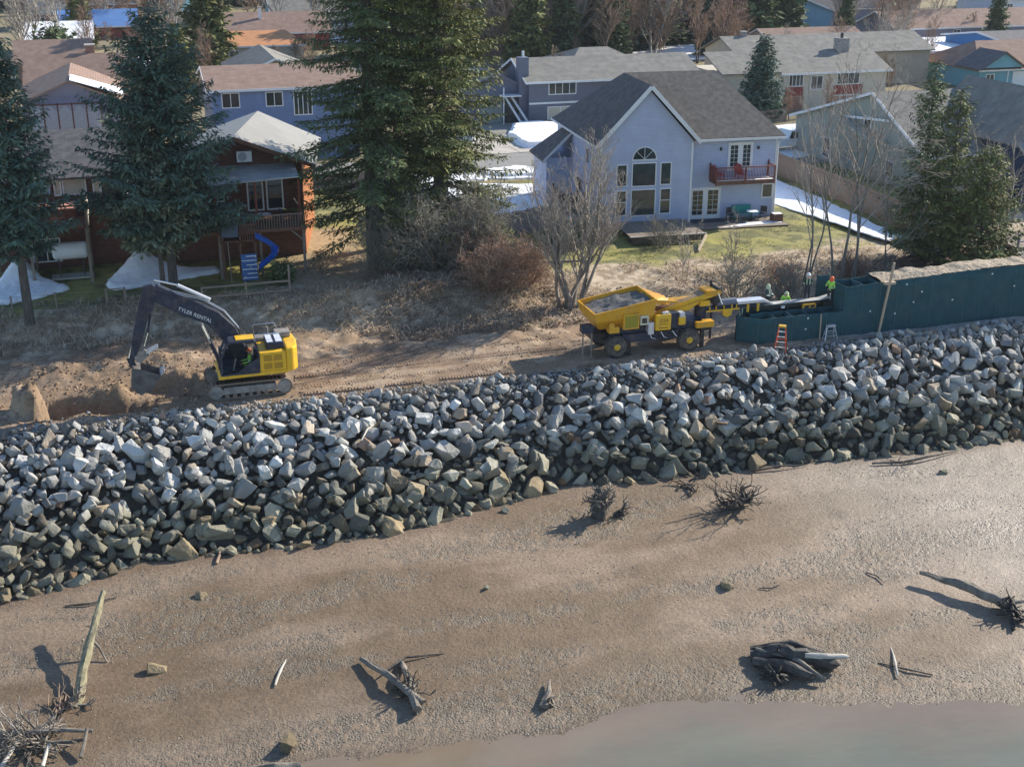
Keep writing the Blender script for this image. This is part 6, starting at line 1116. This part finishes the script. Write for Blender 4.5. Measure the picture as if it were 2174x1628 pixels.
    MB().lathe([(.004, -.035), (.016, -.02), (.012, .01), (.004, .02)], 8, 'y').build('nose', M_skin, t, loc=(hd.x, hd.y - .105, hd.z - .0))
    for s_ in (-1, 1): MB().cyl((hd.x + s_ * .035, hd.y - .098, hd.z + .03), .012, .01, 8, 'y').build('eye', M_black, t); MB().cyl((hd.x + s_ * .09, hd.y, hd.z), .03, .02, 8, 'x').build('ear', M_skin, t)
    MB().box(hd.x - .03, hd.x + .03, hd.y - .102, hd.y - .094, hd.z - .055, hd.z - .045).build('mouth', M_red, t)
    for s_ in (-1, 1):
        if extra == 'vest': MB().bar((s_ * .09, -.135, 1.46), (s_ * .09, -.135, 1.12), .05, .012, (0, 1, 0)).build('vest_strip', band, t); MB().bar((s_ * .09, .135, 1.46), (s_ * .09, .135, 1.12), .05, .012, (0, 1, 0)).build('vest_strip', band, t)
    return t
wk = dict(wl=(-.10, -.30, 1.08), hl=(-.06, -.38, 1.06), el=(-.27, -.08, 1.16), wr=(.12, -.30, 1.10), hr=(.08, -.38, 1.08), er=(.27, -.08, 1.16))
person('worker in a dark jacket with pale stripes at the left end of the crew', (35.75, 64.9, .95), 30, wk, M_dkj, M_dkp, ('hood', M_vest), extra='vest')
person('worker in a lime green coat bending low behind the conveyor', (36.75, 64.6, .55), 0, dict(wl=(-.22, -.3, 1.10), hl=(-.20, -.38, 1.06), wr=(.22, -.3, 1.10), hr=(.20, -.38, 1.06), el=(-.32, -.06, 1.16), er=(.32, -.06, 1.16), hd=(0, -.10, 1.58), ht=(0, -.12, 1.70)), M_hiv, M_dkp, ('hat', M_vest))
person('worker in dark clothes and reflective vest standing above the conveyor end', (37.95, 64.2, 1.65), 160, dict(wl=(-.18, -.26, 1.12), hl=(-.12, -.34, 1.14), wr=(.3, -.1, .95), hr=(.32, -.12, .86)), M_dkj, M_dkp, ('hat', M_whh), M_vest, 'vest')
person('worker in an orange hood and lime vest beside the tall green cells', (39.25, 63.75, 1.45), -60, dict(wl=(-.10, -.32, 1.30), hl=(-.05, -.36, 1.38), el=(-.27, -.12, 1.18), wr=(.12, -.30, 1.12), hr=(.08, -.38, 1.12)), M_hiv, M_dkp, ('hood', M_orh))
MB().box(-.6, .6, -.35, .35, -.06, 0).build('platform', M_black, tc, loc=(13.95, 1.7, 1.64)); MB().box(14.8, 15.7, 1.0, 1.6, 1.38, 1.44).build('platform', M_black, tc)
op = person('excavator operator in hi vis vest and orange hard hat seated in the cab', (5.12, 62.98, .72), -90, dict(jl=(-.10, -.02, .90), kl=(-.14, -.46, .88), al=(-.14, -.50, .48), tl=(-.14, -.64, .44), jr=(.10, -.02, .90), kr=(.14, -.46, .88), ar=(.14, -.50, .48), tr=(.14, -.64, .44), wl=(-.25, -.34, 1.08), hl=(-.25, -.42, 1.08), wr=(.25, -.34, 1.08), hr=(.25, -.42, 1.08), el=(-.27, -.06, 1.12), er=(.27, -.06, 1.12)), M_hiv, M_dkp, ('hat', M_orh))
# ---------- vehicles ----------
def car(name, label, cat, loc, rz, L, W_, H_, body, pickup=False, group=None):
    t = thing(name, label, cat, loc, rz, group); h = L / 2
    if pickup: pr_ = [(-h, .45), (h - .1, .45), (h, .7), (h, 1.0), (h - .15, 1.12), (h - 1.55, 1.18), (h - 2.1, H_), (-.35, H_), (-.75, 1.2), (-h, 1.15)]
    else: pr_ = [(-h, .40), (h - .1, .40), (h, .62), (h - .05, .85), (h - 1.05, 1.0), (h - 1.75, H_ - .03), (-h + .75, H_), (-h + .1, 1.02), (-h, .9)]
    b = MB().prism(pr_, -W_ / 2, W_ / 2, 'y').build('body', body, t, bevel=.06)
    if pickup: wins = [[(h - 1.62, 1.2), (h - 2.1, H_ - .1), (h - 2.75, H_ - .1), (h - 2.75, 1.2)], [(h - 2.85, 1.2), (h - 2.85, H_ - .1), (-.35, H_ - .1), (-.55, 1.2)]]
    else: wins = [[(h - 1.15, 1.02), (h - 1.78, H_ - .1), (h - 2.3, H_ - .08), (h - 2.3, 1.02)], [(h - 2.38, 1.02), (h - 2.38, H_ - .08), (-h + .85, H_ - .08), (-h + .4, 1.02)]]
    for w_ in wins:
        for s_ in (-1, 1): MB().prism(w_, s_ * (W_ / 2 + .004) - .004, s_ * (W_ / 2 + .004) + .004, 'y').build('side_window', M_glassd, t)
    x0, x1 = (h - 1.57, h - 2.08) if pickup else (h - 1.08, h - 1.73); zb, zt = (1.2, H_ - .04) if pickup else (1.02, H_ - .06)
    MB().add([(x0, -W_ / 2 + .12, zb), (x0, W_ / 2 - .12, zb), (x1 + .03, W_ / 2 - .15, zt), (x1 + .03, -W_ / 2 + .15, zt)], [(0, 1, 2, 3)]).build('windscreen', M_glassd, t, loc=(.03, 0, .02), fix=False)
    if pickup: MB().box(-h + .1, -.8, -W_ / 2 + .1, W_ / 2 - .1, 1.14, 1.2).build('bed', M_black, t)
    for x_ in (-h + .85, h - .9):
        for s_ in (-1, 1):
            w_ = MB().lathe([(.2, -.11), (.33, -.1), (.36, 0), (.33, .1), (.2, .11)], 20, 'y').build('wheel', M_rub, t, loc=(x_, s_ * (W_ / 2 - .08), .36)); MB().cyl((0, s_ * .09, 0), .2, .05, 14, 'y').build('rim', M_silver, w_)
    for s_ in (-1, 1): MB().box(h - .06, h + .01, s_ * (W_ / 2 - .32) - .14, s_ * (W_ / 2 - .32) + .14, .72, .9).build('headlight', M_glass, t); MB().box(-h - .01, -h + .04, s_ * (W_ / 2 - .2) - .1, s_ * (W_ / 2 - .2) + .1, .75, .95).build('tail_light', M_red, t)
    MB().box(h - .02, h + .05, -W_ / 2 + .05, W_ / 2 - .05, .4, .58).build('bumper', M_silver, t); return t
M_carw = mat('white_car_paint', (.78, .79, .80), .3, .03, 1, coat=.5); M_card = mat('dark_car_paint', (.03, .05, .10), .3, .1, 1, coat=.5); M_cars = mat('silver_car_paint', (.55, .55, .54), .35, .05, 1, coat=.5)
car('pickup_truck', 'white crew cab pickup parked on the snowy street right of the blue house', 'pickup', (62.0, 110.9, 1.29), 8, 5.8, 2.0, 1.95, M_carw, True)
car('parked_car', 'silver suv in the driveway half hidden by the giant spruce', 'car', (32.2, 121.0, 1.3), 70, 4.7, 1.85, 1.7, M_cars)
car('parked_car', 'dark blue car beside the open carport house', 'car', (15.6, 194.6, 1.25), 0, 4.5, 1.8, 1.45, M_card)
car('parked_car', 'pale car under the orange carport roof', 'car', (21.6, 194.6, 1.25), 0, 4.5, 1.8, 1.45, M_cars); car('parked_car', 'small light blue car by the snowy flat roof', 'car', (108, 178, 1.25), 5, 4.5, 1.8, 1.45, mat('light_blue_paint', (.25, .45, .65), .35, .05, 1, coat=.5))
car('parked_car', 'dark car near the white walled house', 'car', (-4, 196.0, 1.25), 0, 4.5, 1.8, 1.45, M_card)
# ---------- fences ----------
def board_fence(label, p0, p1, h, bw, m, z=None, cap=True, post_every=2.4, side=1, jit=.02):
    p0, p1 = Vector(p0), Vector(p1); d = p1 - p0; L = d.length; rz = math.degrees(math.atan2(d.y, d.x)); t = thing('board_fence', label, 'fence', (p0.x, p0.y, gz(*p0)), rz); n = int(L / bw)
    bm_ = [MB().box(.004, bw - .004, -.012, .012, 0, h + dz).mesh('board', m) for dz in (-jit, 0, jit)]
    zb = [gz(*(p0 + d * (k / 8))) - gz(*p0) for k in range(9)]
    for k in range(n): inst('board', bm_[rnd.randrange(3)], t, (k * bw, rnd.uniform(-.006, .006), np.interp(k / n * 8, range(9), zb) - .02))
    k = 0
    while k * post_every <= L: MB().box(-.05, .05, -.06 * side - .05, -.06 * side + .05, -.3, h + .05).build('post', m, t, loc=(k * post_every, 0, np.interp(k * post_every / L * 8, range(9), zb))); k += 1
    for zz in (.35, h - .3): MB().bar((0, .05 * side, zb[0] + zz), (L, .05 * side, zb[8] + zz), .05, .09).build('rail', m, t)
    if cap: MB().bar((0, 0, zb[0] + h + .02), (L, 0, zb[8] + h + .02), .12, .04).build('cap_rail', m, t)
    return t
M_cedar = mat('cedar_fence', (.22, .15, .105), .85, .18, 1.5, col2=(.34, .24, .17), stretch=(4, 4, .6)); M_cedarg = mat('weathered_fence', (.24, .19, .18), .85, .18, 1.5, col2=(.33, .27, .25), stretch=(4, 4, .6))
board_fence('long reddish board fence running back beside the snowy path', (55.1, 73.6), (55.1, 103.5), 2.0, .145, M_cedar, cap=False)
board_fence('weathered plank fence between the giant spruces and the pale blue house', (24.4, 85.6), (31.2, 88.0), 1.85, .19, M_cedarg, cap=False, side=-1, jit=.05)
t = thing('rail_fence', 'two rail timber fence below the play tower', 'fence', (3.7, 76.9, gz(3.7, 76.9)), -4)
for x_, h_ in ((0, 1.1), (2.65, 1.25), (5.3, 2.2)): MB().box(x_ - .06, x_ + .06, -.06, .06, -.4, h_).build('post', M_grwood, t)
for z_ in (.45, 1.05): MB().bar((0, 0, z_), (5.3, 0, z_ + .12), .05, .11).build('rail', M_grwood, t)
t = thing('wire_fence', 'low post and wire fence with a small gate above the left bank', 'fence', (-8.5, 77.9, gz(-8.5, 77.9)))
for x_ in (0, 1.2, 3.7, 6.6, 7.7, 9.5): MB().box(x_ - .05, x_ + .05, -.05, .05, -.4, 1.05).build('post', M_grwood, t)
for z_ in (.35, .65, .95): MB().tube([(0, 0, z_), (9.5, .0, z_)], .01, 4).build('wire', M_grwood, t)
g_ = MB().bar((6.65, -.05, .15), (6.65, -.05, 1.05), .05).bar((7.65, -.05, .15), (7.65, -.05, 1.05), .05).bar((6.65, -.05, 1.0), (7.65, -.05, 1.0), .05).bar((6.65, -.05, .2), (7.65, -.05, .2), .05).build('gate', M_grwood, t)
for i, (x, y, x2, y2, h, lb) in enumerate([(5, 104.6, 22, 105.2, 1.6, 'brown garden fence in front of the bright blue house'), (58, 126, 70, 126.5, 1.4, 'low fence before the red panelled house'), (96, 176, 110, 176, 1.8, 'dark red fence beside the far fir')]):
    t = thing('garden_fence', lb, 'fence', (x, y, 1.2)); L = x2 - x
    MB().box(0, L, -.02, .02, .05, h).build('panel', [M_cedarg, M_grwood, M_redb][i], t)
    for k in range(int(L / 2.4) + 1): MB().box(k * 2.4 - .05, k * 2.4 + .05, -.06, .06, -.2, h + .1).build('post', M_grwood, t)
# concrete retaining edges of the lawn below the main house
t = thing('retaining_log', 'low timber edging at the top of the grassy bank', 'edging', (24.3, 79.6, gz(24.3, 79.6)), -8); MB().bar((0, 0, .1), (5.5, 0, .0), .2, .25).build('beam', M_grwood, t)
t = thing('deck_corner', 'dark terrace railing and pale steps at the right edge behind the barrier', 'terrace', (59.2, 72.5, gz(59.2, 72.5)), 0)
MB().box(0, 6, 0, 4, .5, .7).build('floor', M_grwood, t); MB().box(-.2, 1.4, -.8, 0, .2, .4).build('step', M_concrete, t)
for z_ in (1.1, 1.6): MB().bar((0, 0, z_), (6, 0, z_), .07).build('rail', M_slate, t)
for x_ in (0, 1.6, 3.2): MB().box(x_ - .06, x_ + .06, -.06, .06, -.3, 1.65).build('post', M_slate, t)
# ---------- driftwood and debris on the mud ----------
M_drift = mat('driftwood', (.13, .11, .09), .9, .35, 3, col2=(.26, .23, .19), bump=.02, stretch=(1, 1, .4)); M_driftd = mat('wet_driftwood', (.035, .032, .030), .75, .35, 3, col2=(.10, .09, .08), bump=.02); M_log = mat('greenish_log', (.19, .17, .10), .85, .25, 2, col2=(.30, .27, .17), bump=.015, stretch=(3, 3, .4)); M_logp = mat('pale_log', (.42, .39, .33), .85, .2, 2, col2=(.55, .52, .46))
def roots(seed, n, L, r, up, spread, base=(0, 0, 0), depth=2, azr=(0, 6.28), el=(.1, 1.2)):
    rs = np.random.RandomState(seed); G = []; r = r * 1.45
    for i in range(int(n * .75)): a = rs.uniform(*azr); e = rs.uniform(*el); d = np.array([math.cos(a) * math.cos(e), math.sin(a) * math.cos(e), math.sin(e)]); grow(G, np.array(base, float) + rs.randn(3) * .12 * np.array([1, 1, .5]), d, r * rs.uniform(.5, 1), L * rs.uniform(.5, 1), depth, rs, up, spread, 2, .55, .42)
    return G
def gnarly(pts, rr, seed, n=11):
    """weathered log: resampled, knobbly, with a ragged end"""
    P = [Vector(p) for p in pts]; Q, K = [], []
    for i in range(len(P) - 1):
        k = max(2, int((P[i + 1] - P[i]).length / .22))
        for j in range(k): t = j / k; Q.append(P[i].lerp(P[i + 1], t)); K.append(rr[i] * (1 - t) + rr[i + 1] * t)
    Q.append(P[-1]); K.append(rr[-1])
    for i, q in enumerate(Q): Q[i] = q + mnoise.noise_vector(q * 1.3 + Vector((seed, 0, 0))) * K[i] * .55
    b = MB().tube(Q, K, n)
    for i, v in enumerate(b.v):
        c = Q[min(i // n, len(Q) - 1)]; d = Vector(v) - c; s_ = 1 + .45 * mnoise.noise(Vector((v[0] * 1.1, v[1] * 1.1, (i % n) * 1.7 + seed))) + .15 * mnoise.noise(Vector(v) * 6)
        b.v[i] = tuple(c + d * s_ + (Q[-1] - Q[-2]).normalized() * (K[-1] * 1.2 * mnoise.noise(Vector((i % n * 2.3, seed, 0))) if i // n == len(Q) - 1 else 0))
    return b
def wood(name, label, cat, x, y, parts, dz=0):
    t = thing(name, label, cat, (x, y, gz(x, y) + dz))
    for p in parts:
        if p[0] == 'log': gnarly(p[1], p[2], x + len(p[1])).build(p[4] if len(p) > 4 else 'log', p[3], t, smooth=False)
        else: inst('roots', segs_mesh('roots', p[1], p[2], .012), t)
    return t
wood('upturned_stump', 'dark upright root wad standing on the mud at the foot of the rocks', 'stump', 20.6, 52.4, [('log', [(0, 0, -.2), (-.05, 0, .6), (-.12, .05, 1.2), (-.15, .1, 1.6)], [.38, .34, .30, .12], M_driftd, 'trunk'), ('roots', roots(1, 46, .75, .09, .02, .8, (0, 0, .8), 2, el=(-.6, 1.3)), M_drift), ('roots', roots(2, 14, 1.0, .06, -.08, .7, (.7, -.1, .1), 2, el=(-.1, .4), azr=(-.8, .5)), M_driftd)])
wood('driftwood_snag', 'spiky dark branching snag lying on the mud right of the upright stump', 'driftwood', 27.3, 51.3, [('log', [(-.5, 0, .1), (.4, .1, .3), (.8, .15, .35)], [.16, .22, .2], M_driftd, 'trunk'), ('roots', roots(3, 26, 1.3, .06, .03, .55, (.4, .1, .25), 2, el=(.1, 1.1)), M_driftd), ('roots', roots(4, 10, 1.8, .05, -.03, .5, (.2, 0, .15), 2, azr=(2.4, 3.9), el=(.15, .6)), M_driftd)])
wood('driftwood_branch', 'thin dark branch on the mud right of the spiky snag', 'driftwood', 30.0, 54.6, [('log', [(0, 0, .08), (1.5, -.1, .22), (3.0, -.2, .1)], [.06, .05, .02], M_driftd)])
wood('driftwood_branch', 'flat dark root tangle left of the spiky snag', 'driftwood', 25.9, 54.0, [('roots', roots(5, 12, .9, .06, -.04, .6, (0, 0, .1), 2, el=(-.1, .4)), M_driftd)])
wood('driftwood_branch', 'long dark curved branch below the rocks at the right', 'driftwood', 36.5, 53.6, [('log', [(0, 0, .1), (1.6, -.35, .12), (3.2, -.3, .2), (5.4, .1, .1)], [.05, .07, .06, .02], M_driftd), ('roots', roots(6, 8, 1.2, .03, -.02, .5, (1.5, -.3, .1), 1, el=(0, .5)), M_driftd)])
wood('leaning_log', 'long yellowish peeled log propped at an angle over a debris heap', 'log', -3.95, 43.9, [('log', [(0, 0, -.1), (.35, 1.6, .55), (.85, 3.6, 1.25), (1.25, 5.3, 1.85)], [.21, .19, .15, .11], M_log), ('log', [(.55, 3.4, 1.0), (.95, 3.1, .55), (1.2, 2.6, .1)], [.06, .05, .03], M_drift, 'branch'), ('roots', roots(7, 6, 1.0, .03, -.05, .5, (.8, 3.6, 1.2), 1, el=(-.5, .3)), M_drift), ('roots', roots(8, 14, .8, .05, -.05, .6, (.1, .1, 0), 2, el=(-.2, .5)), M_drift)])
wood('debris_pile', 'large heap of broken branches and straw in the lower left corner', 'debris', -5.2, 41.9, [('roots', roots(9, 60, 1.5, .05, -.06, .45, (0, 0, .15), 2, el=(-.1, .35)), M_drift), ('roots', roots(10, 40, 1.2, .035, -.04, .4, (-.6, .5, .2), 2, el=(-.1, .5)), M_twig), ('roots', roots(28, 40, 1.4, .035, -.05, .4, (.6, 1.6, .1), 1, el=(-.1, .4), azr=(.9, 1.9)), M_twigb), ('log', [(-1.9, .7, .3), (0, .45, .4), (1.9, .1, .25)], [.09, .1, .08], M_drift), ('log', [(-1.2, -1.0, .1), (-.6, .1, .4)], [.08, .06], M_logp), ('log', [(1.5, -1.2, .1), (1.75, -.1, .5)], [.08, .06], M_drift), ('log', [(.2, -1.4, .1), (.4, -.4, .35)], [.07, .06], M_logp)])
wood('driftwood_logs', 'crossed pair of driftwood logs with roots left of the water edge', 'driftwood', 8.2, 41.5, [('log', [(-1.2, 2.3, .25), (-.4, .6, .45), (.5, -1.2, .2)], [.09, .13, .14], M_drift), ('log', [(.35, 1.9, .1), (.35, .6, .35), (.25, -1.5, .15)], [.10, .14, .17], M_drift), ('log', [(-.6, 1.0, .3), (.6, 1.9, .25), (2.2, 1.9, .1)], [.04, .05, .02], M_driftd, 'branch'), ('roots', roots(11, 30, .7, .05, -.03, .6, (.3, -.3, .2), 2, el=(-.1, .6)), M_driftd)])
wood('driftwood_stump', 'big split stump with a pale edge lying half in the water', 'stump', 23.4, 38.5, [('log', [(-1.1, 1.3, .15), (.1, .4, .5), (1.7, -.5, .3)], [.22, .40, .30], M_driftd, 'trunk'), ('log', [(-.9, 1.2, .45), (.3, -.2, .5), (.9, -1.2, .2)], [.07, .09, .08], M_drift), ('log', [(-1.2, .8, .2), (-.4, -.2, .45), (.5, -.9, .25)], [.16, .22, .14], M_driftd, 'shard'), ('log', [(-1.0, 1.5, .3), (.5, .9, .6), (1.5, .1, .45)], [.10, .16, .10], M_driftd, 'shard'), ('log', [(.6, -.1, .62), (1.4, -.35, .62), (2.3, -.5, .5)], [.10, .14, .10], M_logp, 'split_edge'), ('roots', roots(12, 22, .7, .09, -.04, .5, (-.9, -.4, .2), 1, el=(-.1, .5)), M_driftd), ('roots', roots(13, 14, 1.4, .10, .0, .4, (-.4, .9, .2), 1, azr=(-1.2, -.2), el=(.0, .4)), M_driftd)])
wood('fallen_log', 'long grey log with a root tangle at the right edge of the photo', 'log', 33.2, 40.2, [('log', [(-1.0, 2.6, .55), (.3, 1.0, .5), (1.4, -.7, .3)], [.09, .20, .26], M_drift), ('log', [(.9, -.6, .4), (2.8, -1.0, .55)], [.10, .07], M_drift, 'branch'), ('roots', roots(14, 26, 1.1, .08, -.07, .5, (1.3, -1.1, .2), 1, el=(-.1, .4)), M_driftd), ('roots', roots(15, 12, .7, .06, -.02, .6, (1.0, -.5, .4), 1, el=(.1, .7)), M_driftd)])
wood('driftwood_stump', 'small pale pointed stump on the mud near the water', 'stump', 13.5, 39.4, [('log', [(-.3, -.5, .1), (.05, .1, .2), (.4, 1.0, .25)], [.2, .13, .03], M_drift), ('roots', roots(16, 8, .5, .06, -.02, .5, (-.2, -.4, .1), 1, el=(0, .5)), M_drift)])
for nm, lb, x, y, pts, rr, m_ in (('stick', 'pale thin stick lying on the mud left of the crossed logs', 3.7, 43.6, [(-.2, -.5, .05), (.1, .3, .1), (.5, 1.3, .04)], [.04, .05, .02], M_logp), ('stick', 'short brown stick just below the rocks at the left', 2.2, 53.2, [(-.1, -.4, .05), (.1, .2, .12), (.15, .8, .06)], [.06, .07, .04], M_twigb), ('stick', 'forked pale branch on the mud by the split stump', 27.6, 37.4, [(-.3, -.6, .04), (.1, .2, .12), (.6, 1.3, .05)], [.04, .05, .02], M_logp), ('stick', 'dark straight stick crossing the forked pale branch', 28.0, 37.0, [(-.9, .9, .05), (0, 0, .08), (.7, -.5, .05)], [.02, .04, .03], M_driftd), ('log', 'short thick dark log at the bottom edge of the photo', 2.9, 38.4, [(-.9, .15, .1), (0, 0, .15), (.9, -.2, .08)], [.12, .16, .10], M_drift), ('stick', 'dark curved stick near the leaning log tip', -3.4, 51.0, [(-1.0, 0, .05), (0, -.2, .1), (1.1, .1, .05)], [.03, .05, .02], M_driftd), ('stick', 'small dark twig on the open mud at the right', 25.5, 44.2, [(-.5, .1, .04), (0, -.1, .08), (.6, .1, .04)], [.02, .03, .015], M_driftd), ('stick', 'pale bare branch lying on top of the rock bank', 10.2, 58.0, [(-.5, -1.1, 1.0), (0, 0, 1.1), (.6, 1.3, .75)], [.03, .04, .02], M_logp), ('stick', 'curved dark stick right of the small mud boulder', 30.5, 43.6, [(-.2, .5, .05), (.1, 0, .08), (.1, -.6, .04)], [.02, .03, .02], M_driftd), ('stick', 'dark fibrous branch at the toe of the rocks left of the stump', 13.9, 55.1, [(-2.0, .9, .4), (-.3, .25, .35), (1.6, -.1, .08)], [.05, .09, .03], M_driftd)):
    wood(nm, lb, 'driftwood', x, y, [('log', pts, rr, m_)])
for i, (x, y, r, m_, lb) in enumerate([(-.8, 45.4, .34, 3, 'mossy boulder alone on the mud right of the leaning log'), (3.6, 39.6, .40, 3, 'tan boulder near the bottom edge of the photo'), (23.7, 44.9, .36, 3, 'brown boulder alone on the open mud at the right'), (-4.2, 52.8, .28, 2, 'small dark boulder below the left end of the rocks'), (1.2, 50.4, .26, 3, 'small flat boulder on the left part of the mud'), (16.2, 54.0, .24, 1, 'small pale boulder fallen just below the rock bank'), (39.6, 51.8, .20, 1, 'small pale boulder on the mud at the far right'), (13.4, 47.6, .16, 2, 'small dark stone in the middle of the mud')]):
    me = ROCKS[(i * 7 + 3) % len(ROCKS)].copy(); me.materials.clear(); me.materials.append(RM[m_]); o = inst('boulder', me, None, (x, y, gz(x, y) + r * .25), (.3, .2, i), (r * 1.7,) * 3); tag(o, lb, 'boulder')
# pebbles, clods, litter that nobody could count
def scatter(name, n, sampler, r0, r1, m, tint, seed, emb=.2):
    rs = np.random.RandomState(seed); u, v = sampler(rs, n); n = len(u); z = ground(u, v); r = r0 + (r1 - r0) * rs.rand(n) ** 3; base = np.array([(1, 0, 0), (0, 1, 0), (-1, 0, 0), (0, -1, 0), (0, 0, .8), (0, 0, -.6)], float); f0 = np.array([(0, 1, 4), (1, 2, 4), (2, 3, 4), (3, 0, 4), (1, 0, 5), (2, 1, 5), (3, 2, 5), (0, 3, 5)])
    a = rs.rand(n) * 6.28; c_, s_ = np.cos(a), np.sin(a); B = base[None] * (1 + rs.uniform(-.35, .35, (n, 6, 3))) * r[:, None, None]; x = B[..., 0] * c_[:, None] - B[..., 1] * s_[:, None]; y = B[..., 0] * s_[:, None] + B[..., 1] * c_[:, None]
    V = np.stack([x + u[:, None], y + v[:, None], B[..., 2] + z[:, None] + (r * emb)[:, None]], -1).reshape(-1, 3); F = (np.arange(n)[:, None, None] * 6 + f0[None]).reshape(-1, 3); t = np.array(tint)[rs.randint(0, len(tint), n)] * (.6 + .8 * rs.rand(n, 1))
    o = bpy.data.objects.new(name, npmesh(name, V, F, m, None, False, np.repeat(t, 6, 0))); link(o); o['kind'] = 'stuff'; return o
M_peb = mat('pebbles', (.9, .9, .9), .8, .1, 3, attr='col')
def s_mud(rs, n):
    u = rs.uniform(-10, 44, n); v = rs.uniform(33, 56, n); k = (v < toe(u) + .2) & (v > wat(u) - .2); u, v = u[k], v[k]; g = fbm(u * .16 + 8, v * .55 + 2, 4); k = (g + rs.rand(len(u)) * .22 > .58) | (np.abs(v - wat(u) - 1.2) < rs.rand(len(u)) * 2) | (rs.rand(len(u)) < .04); return u[k], v[k]
scatter('mud_pebbles', 50000, s_mud, .012, .06, M_peb, [(.24, .205, .165), (.28, .25, .205), (.20, .17, .135), (.33, .29, .235)], 5, -.15)
def s_edge(rs, n): u = rs.uniform(-12, 62, n); v = 60.6 + rs.randn(n) * .55; return u, v
scatter('crushed_rock', 16000, s_edge, .03, .13, M_peb, [(.36, .37, .38), (.28, .28, .28), (.40, .34, .27), (.22, .18, .14)], 6)
def s_bench(rs, n): u = rs.uniform(-12, 36, n); v = rs.uniform(61, 74, n); k = fbm(u * .7, v * .7, 3) + rs.rand(n) * .2 > .6; return u[k], v[k]
scatter('dirt_clods', 9000, s_bench, .02, .09, M_peb, [(.30, .21, .14), (.22, .15, .10), (.40, .30, .21)], 7)
def s_spoil(rs, n): u = rs.uniform(-7.5, 4.5, n); v = rs.uniform(61.6, 69.5, n); return u, v
scatter('spoil_clods', 2000, s_spoil, .02, .11, M_peb, [(.30, .20, .125), (.20, .13, .08), (.38, .27, .18)], 8)
# woods behind the houses and shrubs between them
join_trees('leafless_woods', [(rnd.uniform(46, 108), rnd.uniform(182, 245), 1, rnd.uniform(.7, 1.2), rnd.uniform(0, 6)) for _ in range(56)], [f[1] for f in FBl], M_twigb)
join_trees('evergreen_woods', [(rnd.uniform(46, 112), rnd.uniform(196, 250), 1, rnd.uniform(.7, 1.3), rnd.uniform(0, 6)) for _ in range(40)] + [(rnd.uniform(120, 190), rnd.uniform(225, 290), 1, rnd.uniform(.6, 1.1), rnd.uniform(0, 6)) for _ in range(22)], FW, M_needle)
join_trees('garden_brush', [(rnd.uniform(-12, 150), rnd.choice([117.5, 146, 163, 181, 196, 209, 230, 245]) + rnd.uniform(-2, 2), 1, rnd.uniform(.14, .42), rnd.uniform(0, 6)) for _ in range(170)], [f[1] for f in FBl], M_twigb)
for i, (x, y, s_, lb) in enumerate([(18.9, 77.6, 1.05, 'grey leafless shrub in the middle of the thicket below the giant spruces'), (21.0, 77.4, .85, 'grey leafless shrub before the plank fence, tallest of the thicket'), (20.6, 80.2, .95, 'grey leafless shrub hard against the right giant spruce trunk'), (15.2, 79.2, .7, 'grey leafless shrub at the left end of the thicket under the giant spruces')]):
    put_bare('bare_shrub', lb, g3(x, y), SH, 50 + i * 80, s_, cat='shrub')
BX = conifer('bush', 2.6, 1.7, .2, 77, M_needle, .8, (.4, .22), (.2, .8), .2, .3, .5, 8, .4)
put_conifer('evergreen_bush', 'dark round evergreen bush on the snow by the white walled house', (-7.8, 202, 1.2), BX, 0, 2.0); put_conifer('evergreen_bush', 'low green bush beneath the blue spiral slide', g3(8.9, 79.5), BX, 60, .55); put_conifer('evergreen_bush', 'low dark evergreen bush beside the plank fence', g3(29.0, 82.4), BX, 0, .7)
for i, (x, y, lb) in enumerate([(85.5, 205, 'thin street lamp pole above the pale gabled house'), (128, 212, 'tall grey street lamp pole at the top right')]):
    t = thing('street_lamp', lb, 'street lamp', (x, y, 1.2)); MB().tube([(0, 0, 0), (0, 0, 8.5)], [.12, .07], 8).build('pole', M_silver, t); MB().bar((0, 0, 8.4), (-1.6, 0, 8.7), .08).build('arm', M_silver, t); MB().box(-2.1, -1.5, -.12, .12, 8.6, 8.75).build('lamp_head', M_white, t)
# ---------- air haze ----------
hm = bpy.data.materials.new('haze'); hm.use_nodes = True; n = hm.node_tree.nodes; n.remove(n['Principled BSDF']); pv = n.new('ShaderNodeVolumePrincipled'); pv.inputs['Color'].default_value = (.80, .87, 1, 1); pv.inputs['Density'].default_value = .00011; pv.inputs['Anisotropy'].default_value = .2
hm.node_tree.links.new(pv.outputs[0], n['Material Output'].inputs['Volume'])
o = MB().box(-310, 510, -110, 610, -8.2, 40).build('haze', hm); o['kind'] = 'stuff'

# cleat marks pressed by the excavator's tracks
b = MB()
for (v0, k) in ((61.9, -.01), (62.4, -.01), (64.2, .02), (64.75, .02), (65.6, -.005), (66.3, .03), (63.1, .01)):
    for i in range(112):
        if fbm(np.array([i * .06 + v0]), np.array([v0 * 3.]), 2)[0] < .42: continue
        u = 7.6 + i * .165; vv = v0 + k * u + .05 * math.sin(u * .5); z = gz(u, vv); b.box(-.03, .03, -.22, .22, -.05, .016, Matrix.Translation((u, vv, z)) @ Matrix.Rotation(rnd.uniform(-.08, .08), 4, 'Z'))
o = b.build('track_marks', mat('pressed_dirt', (.28, .195, .13), .95, .25, 3, bump=.02)); o['kind'] = 'stuff'
